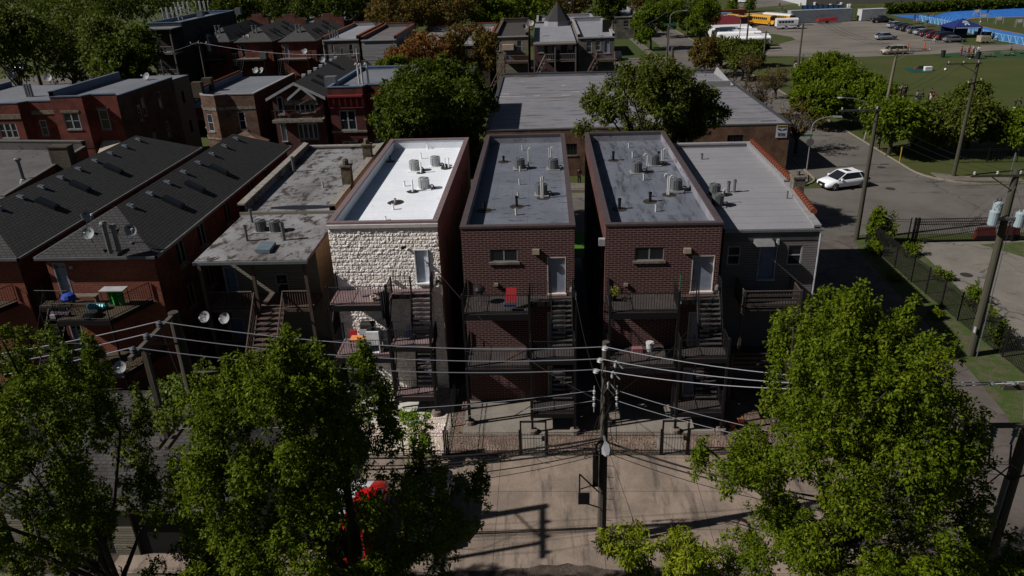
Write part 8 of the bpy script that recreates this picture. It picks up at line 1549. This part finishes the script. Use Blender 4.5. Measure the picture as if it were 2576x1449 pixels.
# ------------------------------------------------------------------ things on the balconies
def box_t(name, label, cat, c, size, m, group=None, lid=None):
    o = thing(name, label, cat, c, group); mb = MB(); w, d, h = size; mb.hexa([(c[0]-w/2, c[1]-d/2, c[2]), (c[0]+w/2, c[1]-d/2, c[2]), (c[0]+w/2, c[1]+d/2, c[2]), (c[0]-w/2, c[1]+d/2, c[2]), (c[0]-w*.46, c[1]-d*.46, c[2]+h), (c[0]+w*.46, c[1]-d*.46, c[2]+h), (c[0]+w*.46, c[1]+d*.46, c[2]+h), (c[0]-w*.46, c[1]+d*.46, c[2]+h)]); mb.build('body', m, o)
    if lid: mb = MB(); mb.box(c[0]-w*.5, c[1]-d*.5, c[2]+h+.003, c[0]+w*.5, c[1]+d*.5, c[2]+h+.04); mb.build('lid', lid, o)
    return o
def table_t(label, c, w, d, h, m, leg=None, name='table'):
    o = thing(name, label, 'table', c); mb = MB(); x, y, z = c; mb.box(x-w/2, y-d/2, z+h-.04, x+w/2, y+d/2, z+h); mb.build('table_top', m, o); mb = MB(); [(mb.cut(), mb.tube((x+i*(w/2-.06), y+j*(d/2-.06), z), (x+i*(w/2-.06), y+j*(d/2-.06), z+h-.04), .018, n=5)) for i in (-1, 1) for j in (-1, 1)]; mb.build('leg', leg or BLACK, o); return o
def Ge(zx, zy, z): return G((1180+zx/4.6)/1.4907, (1020+zy/4.6)/1.4907, z)
def pot(label, c, r, h, m, name='plant_pot'):
    o = thing(name, label, 'pot', c); mb = MB(); mb.lathe(c, [(r*.75, 0), (r, h*.9), (r*1.08, h), (r*.85, h)], 12); mb.build('body', m, o); mb = MB(); mb.lathe((c[0], c[1], c[2]+h-.02), [(r*.8, 0), (r*.7, .03)], 10); mb.build('soil', M('potting_soil', (.06, .035, .025), .9), o); return o
c = Ge(1018, 495, 6.27); pot('cream plant pot on the top lilac deck', c, .17, .26, M('cream_pot', (.6, .48, .4), .7))
c = Ge(970, 420, 6.27); o = thing('folded_clothes', 'grey and black clothes heaped on the top lilac deck', 'clothes', c); mb = MB(); [mb.tube((c[0]-.45, c[1]+k*.06, c[2]+.05), (c[0]+.2, c[1]+.12+k*.05, c[2]+.08), .045, .03, 6) for k in range(-1, 2)]; mb.build('cloth', M('blue_grey_cloth', (.12, .13, .17), .9), o); mb = MB(); random.seed(9); [mb.tube((c[0]+.3, c[1]+.15, c[2]+.04), (c[0]+.3+random.uniform(-.25, .4), c[1]+.15+random.uniform(-.2, .2), c[2]+random.uniform(.03, .25)), .05, .02, 5) for _ in range(9)]; mb.build('dark_bundle', CL['black'], o)
q = Q((1180+1200/4.6)/1.4907, (1020+560/4.6)/1.4907, 34.28); o = thing('draped_cloth', 'black cloth hanging over the lilac deck railing', 'cloth', (q[0], 34.25, 6.3)); mb = MB(); n = 14
top_ = [(q[0]-.2+.5*i/n, 34.25+.03*math.sin(i*1.9), 7.1-.25*abs(i/n-.5)) for i in range(n+1)]; bot = [(q[0]-.15+.4*i/n, 34.2+.07*math.sin(i*1.9+.5), 5.25+.35*math.sin(i*.55+.3)+(0 if i < 9 else .6)) for i in range(n+1)]
for i in range(n): mb.poly([bot[i], bot[i+1], top_[i+1], top_[i]]); mb.poly([(top_[i][0], 34.3, top_[i][2]), (top_[i+1][0], 34.3, top_[i+1][2]), (bot[i+1][0], bot[i+1][1]+.06, bot[i+1][2]), (bot[i][0], bot[i][1]+.06, bot[i][2])])
mb.build('cloth', M('black_cloth', (.02, .02, .024), .9, 'flat'), o)
z2 = 3.33; c = Ge(830, 1200, z2); table_t('orange-topped patio table on the middle lilac deck', (c[0], 35.0, z2), .75, .55, .72, M('orange_table', (.62, .22, .08), .5, 'flat'))
c = (c[0]+.9, 34.85, z2); o = thing('white_cabinet', 'open white cabinet on the middle lilac deck', 'cabinet', c); mb = MB(); x, y, z = c; mb.box(x-.33, y-.25, z+.45, x+.33, y+.3, z+1.25); mb.box(x-.33, y-.25, z, x-.28, y+.3, z+.45); mb.box(x+.28, y-.25, z, x+.33, y+.3, z+.45); mb.box(x-.33, y-.25, z, x+.33, y+.3, z+.03); mb.build('body', BWHITE, o); mb = MB(); mb.box(x-.08, y-.05, z+1.251, x+.08, y+.1, z+1.3); mb.build('handle', BLACK, o)
o = thing('patio_chair', 'pale mesh patio chair beside the orange table', 'chair', (c[0]-.75, 35.35, z2)); x = c[0]-.75; mb = MB(); mb.hexa([(x-.22, 35.2, z+.42), (x+.22, 35.2, z+.42), (x+.22, 35.6, z+.4), (x-.22, 35.6, z+.4), (x-.22, 35.2, z+.46), (x+.22, 35.2, z+.46), (x+.22, 35.6, z+.44), (x-.22, 35.6, z+.44)]); mb.build('seat', M('mesh_grey', (.3, .3, .32), .6), o); mb = MB(); mb.hexa([(x-.22, 35.6, z+.42), (x+.22, 35.6, z+.42), (x+.22, 35.64, z+.42), (x-.22, 35.64, z+.42), (x-.2, 35.75, z+.98), (x+.2, 35.75, z+.98), (x+.2, 35.79, z+.98), (x-.2, 35.79, z+.98)]); mb.build('backrest', M('mesh_grey'), o); mb = MB(); [(mb.cut(), mb.tube((x+i*.2, 35.4+j*.18, z), (x+i*.2, 35.4+j*.18, z+.43), .015, n=5)) for i in (-1, 1) for j in (-1, 1)]; mb.build('leg', ALU, o)
o = thing('barbecue', 'dark domed barbecue against the pale stone wall', 'barbecue', (c[0]-.55, 35.95, z2)); x = c[0]-.5; mb = MB(); mb.tube((x-.4, 35.95, z+.95), (x+.35, 35.95, z+.95), .26, n=12); mb.build('lid', M('dark_enamel', (.03, .025, .022), .4), o); mb = MB(); mb.box(x-.36, 35.8, z, x+.32, 36.1, z+.85); mb.build('cart', M('dark_enamel'), o)
o = thing('white_ornament', 'white rounded moulded chair stacked beside the cabinet', 'chair', (c[0]+.5, 35.2, z2)); x = c[0]+.52; mb = MB(); mb.lathe((x, 35.2, z+.4), [(.06, 0), (.2, .06), (.2, .22), (.1, .3), (.16, .42), (.1, .6), (.03, .66)], 10); mb.build('seat', BWHITE, o); mb = MB(); mb.lathe((x, 35.2, z), [(.16, 0), (.12, .38), (.05, .4)], 8); mb.build('base', BWHITE, o)
c = Ge(1160, 1370, z2); pot('small galvanised pail on the middle lilac deck', c, .14, .3, BALU, 'pail'); c = Ge(685, 1290, z2); o = thing('folding_chair', 'red folding chair on the middle lilac deck', 'chair', c); mb = MB(); x, y, z = c; mb.box(x-.2, y-.2, z+.42, x+.2, y+.2, z+.46); mb.build('seat', M('red_canvas', (.5, .03, .03), .8), o); mb = MB(); mb.box(x-.2, y+.18, z+.5, x+.2, y+.21, z+.9); mb.build('backrest', M('red_canvas'), o); mb = MB(); [(mb.cut(), mb.tube((x+i*.19, y-.18, z), (x+i*.19, y+.18, z+.5), .015, n=4)) for i in (-1, 1)]; mb.build('leg', BLACK, o)
c = (-7.35, 35.9, z2); o = thing('blue_dome', 'pale blue domed tub behind the middle landing', 'tub', c); mb = MB(); mb.lathe(c, [(.38, 0), (.38, .3), (.3, .5), (.15, .62), (.02, .65)], 14); mb.build('body', M('pale_blue_plastic', (.25, .33, .5), .5, 'flat'), o)
# middle maroon building
o = thing('barbecue', 'dark kettle barbecue on tripod legs on the left maroon deck', 'barbecue', (-3.35, 34.2, 6.37)); x, y, z = -3.35, 34.2, 6.37; mb = MB(); mb.lathe((x, y, z+.55), [(.05, 0), (.24, .08), (.3, .2), (.3, .24), (.22, .38), (.04, .44)], 14); mb.build('bowl', M('black_enamel', (.015, .015, .017), .25, 'flat', spec=.6), o); mb = MB(); [(mb.cut(), mb.tube((x+.15*math.cos(a), y+.15*math.sin(a), z+.6), (x+.34*math.cos(a), y+.34*math.sin(a), z), .015, n=5)) for a in (.5, 2.6, 4.7)]; mb.build('leg', ALU, o)
q = Q((1700+1050/4.946)/1.4907, (1000+600/4.946)/1.4907, 33.1); o = thing('folding_chair', 'red and navy canvas camping chair on the left maroon deck', 'chair', (q[0], 33.6, 6.37)); x, y, z = q[0], 33.55, 6.37; mb = MB(); mb.hexa([(x-.27, y-.1, z+.4), (x+.3, y-.1, z+.4), (x+.3, y-.06, z+.4), (x-.27, y-.06, z+.4), (x-.2, y+.25, z+1.0), (x+.3, y+.25, z+1.0), (x+.3, y+.29, z+1.0), (x-.2, y+.29, z+1.0)]); mb.build('backrest', M('red_canvas_dim', (.22, .008, .012), .8, 'flat'), o); mb = MB(); mb.hexa([(x-.3, y-.5, z+.34), (x+.27, y-.5, z+.34), (x+.27, y-.12, z+.3), (x-.3, y-.12, z+.3), (x-.3, y-.5, z+.38), (x+.27, y-.5, z+.38), (x+.27, y-.12, z+.34), (x-.3, y-.12, z+.34)]); mb.build('seat', CL['navy'], o); mb = MB(); [(mb.cut(), mb.tube((x+i*.27, y-.45, z), (x+i*.27, y+.1, z+.6), .014, n=4)) for i in (-1, 1)]; mb.build('leg', M('blue_tube', (.04, .04, .12), .5), o)
# right maroon building
c = G((2220+960/4.441)/1.4907, (1000+1395/4.441)/1.4907, 3.4); o = thing('bucket', 'white plastic bucket on the middle deck of the right maroon building', 'bucket', c); mb = MB(); mb.lathe(c, [(.17, 0), (.2, .42), (.22, .43), (.22, .48), (.19, .48)], 14); mb.build('body', M('bucket_white', (.42, .42, .43), .5, 'flat'), o); mb = MB(); mb.lathe((c[0], c[1], c[2]+.45), [(.185, 0), (.18, .012)], 12); mb.build('contents', M('grey_plaster', (.2, .2, .2), .9), o)
c = G((2220+750/4.441)/1.4907, (1000+1420/4.441)/1.4907, 3.4); box_t('crate', 'dusty pink crate beside the white bucket', 'crate', c, (.55, .35, .25), M('dusty_pink', (.22, .09, .1), .8))
c = (3.35, 34.3, 6.37); o = thing('potted_plant', 'potted plant with lime and yellow leaves at the left end of the right maroon deck', 'plant', c); mb = MB(); mb.lathe(c, [(.12, 0), (.17, .26), (.15, .27)], 10); mb.build('pot', BLACK, o); leaf_mesh('foliage', [(c[0], c[1], c[2]+.5, .2, .2, .25)], 130, .12, M('leaves_lime_house', kind='leaf', ramp=[(.1, .14, .01), (.2, .2, .02), (.05, .09, .01)], tint=(.12, .14, .02)), o, c, .2, .5, 5)
o = thing('broom', 'green-handled mop leaning by the right maroon landing', 'mop', (6.55, 34.0, 6.37)); mb = MB(); mb.tube((6.55, 33.95, 6.5), (6.58, 34.25, 7.75), .014, n=5); mb.build('handle', M('green_handle', (.02, .2, .08), .5), o); mb = MB(); mb.lathe((6.55, 33.95, 6.37), [(.14, 0), (.1, .1), (.02, .18)], 8); mb.build('head', VW, o)
# balcony of the hip-roofed house
z = 6.45
x, y = -22.1, 34.3; table_t('white-topped table over a green cloth on the tan balcony', (x, y, z), 1.25, .6, .95, M('white_board', (.32, .32, .33), .5)); o = thing('draped_cloth', 'bright green cloth hanging under the white-topped table', 'cloth', (x+.1, y, z)); mb = MB(); mb.prism([(x-.35+.7*i/8, y-.02+.08*math.sin(i*1.7)) for i in range(9)]+[(x+.35-.7*i/8, y+.1+.08*math.sin((8-i)*1.7)) for i in range(9)], z+.05, z+.88); mb.build('cloth', M('bright_green_cloth', (.02, .22, .02), .9, 'flat'), o)
x, y = -22.9, 33.9; o = thing('inflatable', 'turquoise ribbed float lying on the tan balcony', 'float', (x, y, z)); mb = MB(); [mb.lathe((x-.35+k*.14, y, z+.02), [(.1, 0), (.2, .08), (.2, .2), (.08, .3)], 9) for k in range(6)]; mb.build('body', M('turquoise_vinyl', (.01, .22, .24), .4, 'flat'), o)
x, y = -23.9, 33.35; o = thing('covered_grill', 'royal blue covered grill on crossed legs at the balcony rail', 'grill', (x, y, z)); mb = MB(); mb.lathe((x, y, z+.75), [(.1, 0), (.3, .05), (.36, .18), (.28, .34), (.08, .4)], 12); mb.build('cover', M('royal_blue_cover', (.01, .04, .26), .6, 'flat'), o); mb = MB(); [(mb.cut(), mb.tube((x+i*.3, y+j*.15, z), (x-i*.25, y+j*.15, z+.78), .015, n=4)) for i in (-1, 1) for j in (-1, 1)]; mb.build('leg', BLACK, o)
x, y = -22.7, 33.0; o = thing('black_hoop_bag', 'round black mesh bag on the tan balcony corner', 'bag', (x, y, z)); mb = MB(); mb.lathe((x, y, z), [(.42, 0), (.45, .12), (.3, .28), (.1, .32)], 14); mb.build('body', CL['black'], o)
x, y = -24.0, 34.65; o = thing('bench', 'weathered wooden bench against the brick wall on the tan balcony', 'bench', (x, y, z)); mb = MB(); [mb.box(x-.75, y-.18+k*.13, z+.42, x+.75, y-.08+k*.13, z+.46) for k in range(3)]; mb.build('seat', WT, o); mb = MB(); [(mb.cut(), mb.box(x+i*.65-.04, y-.15, z, x+i*.65+.04, y+.15, z+.41)) for i in (-1, 1)]; mb.build('leg', WT, o)
x, y = -24.6, 33.2; o = thing('rolled_mat', 'patterned rolled mat and toys in the balcony corner', 'mat', (x, y, z)); mb = MB(); mb.tube((x-.3, y, z+.12), (x+.7, y-.1, z+.12), .12, n=8); mb.build('roll', M('dull_purple_mat', (.06, .035, .06), .9), o); mb = MB(); mb.box(x-.2, y-.35, z, x+.1, y-.2, z+.18); mb.build('toy', M('pale_post'), o)
# third-row balcony things
def zk(p, Y): return Q(*Z1(*p), Y)
q = zk((830, 385), K-1.5); o = thing('closed_parasol', 'closed white parasol on the left hip-roofed house balcony', 'parasol', q); mb = MB(); mb.tube(q, (q[0], q[1], q[2]+1), .04, n=5); mb.build('pole', ALU, o); mb = MB(); mb.lathe((q[0], q[1], q[2]+.5), [(.3, 0), (.28, .9), (.08, 2.0), (.02, 2.2)], 8); mb.build('canopy', M('pale_canvas', (.3, .3, .32), .8), o)
q = zk((1370, 430), K-1.6); o = thing('air_conditioner', 'boxy dark air conditioner on the middle hip-roofed house balcony', 'air conditioner', q); mb = MB(); mb.box(q[0]-.5, q[1]-.45, q[2], q[0]+.5, q[1]+.45, q[2]+1.1); mb.build('body', M('ac_louvre'), o); mb = MB(); mb.lathe((q[0], q[1], q[2]+1.1), [(.38, 0), (.38, .04)], 12); mb.build('fan_guard', BLACK, o)
for i, (p, Y, rz, lb) in enumerate((((812, 215), K+1, .3, 'satellite dish at the front left of the first hip roof'), ((938, 225), K+1.5, -.2, 'satellite dish right of the flues on the first hip roof'), ((1200, 222), K+1, -.4, 'satellite dish on the middle hip roof'), ((1783, 365), K-1.8, -.3, 'satellite dish on a post on the right hip-roofed house balcony'), ((795, 288), K-.5, .8, 'small satellite dish on the first hip-roofed house wall'), ((1290, 555), 112, -.2, 'lower left satellite dish below the middle hip-roofed house'), ((1345, 555), 112, -.5, 'lower right satellite dish below the middle hip-roofed house'), ((1952, 448), 110, .3, 'large satellite dish in front of the blue-grey roofed house'), ((192, 618), 90, -.3, 'satellite dish on the brown-sided red building roof'))):
    q = zk(p, Y); d = dish(lb, (q[0], Y, q[2]-.95), rz, 'far satellite dishes'); d.scale = (1.5, 1.5, 1.5)
for i, (p, Y, rz, lb) in enumerate(((t00(490, 800), 92, .2, 'satellite dish above the left roofs near a chimney'), (t00(125, 770), 95, .9, 'dim satellite dish at the far left roof edge'), (Z2(465, 247), K+8, -.3, 'satellite dish on the chimney between the beige and turret houses'), (Z2(395, 285), K+6, .5, 'small satellite dish left of the turret house chimney'))):
    q = Q(*p, Y); d = dish(lb, (q[0], Y, q[2]-.95), rz, 'far satellite dishes'); d.scale = (1.6, 1.6, 1.6)
o = thing('flower_pots', 'terracotta pots by the brick corner at the right maroon building foot', 'pots', (8.9, 32.6, 0)); mb = MB(); [(mb.cut(), mb.lathe((8.9+i*.45, 32.6-.2*(i % 2), .01), [(.15, 0), (.22, .35), (.2, .36)], 10)) for i in range(3)]; mb.build('pot', M('terracotta', (.25, .07, .035), .8), o)
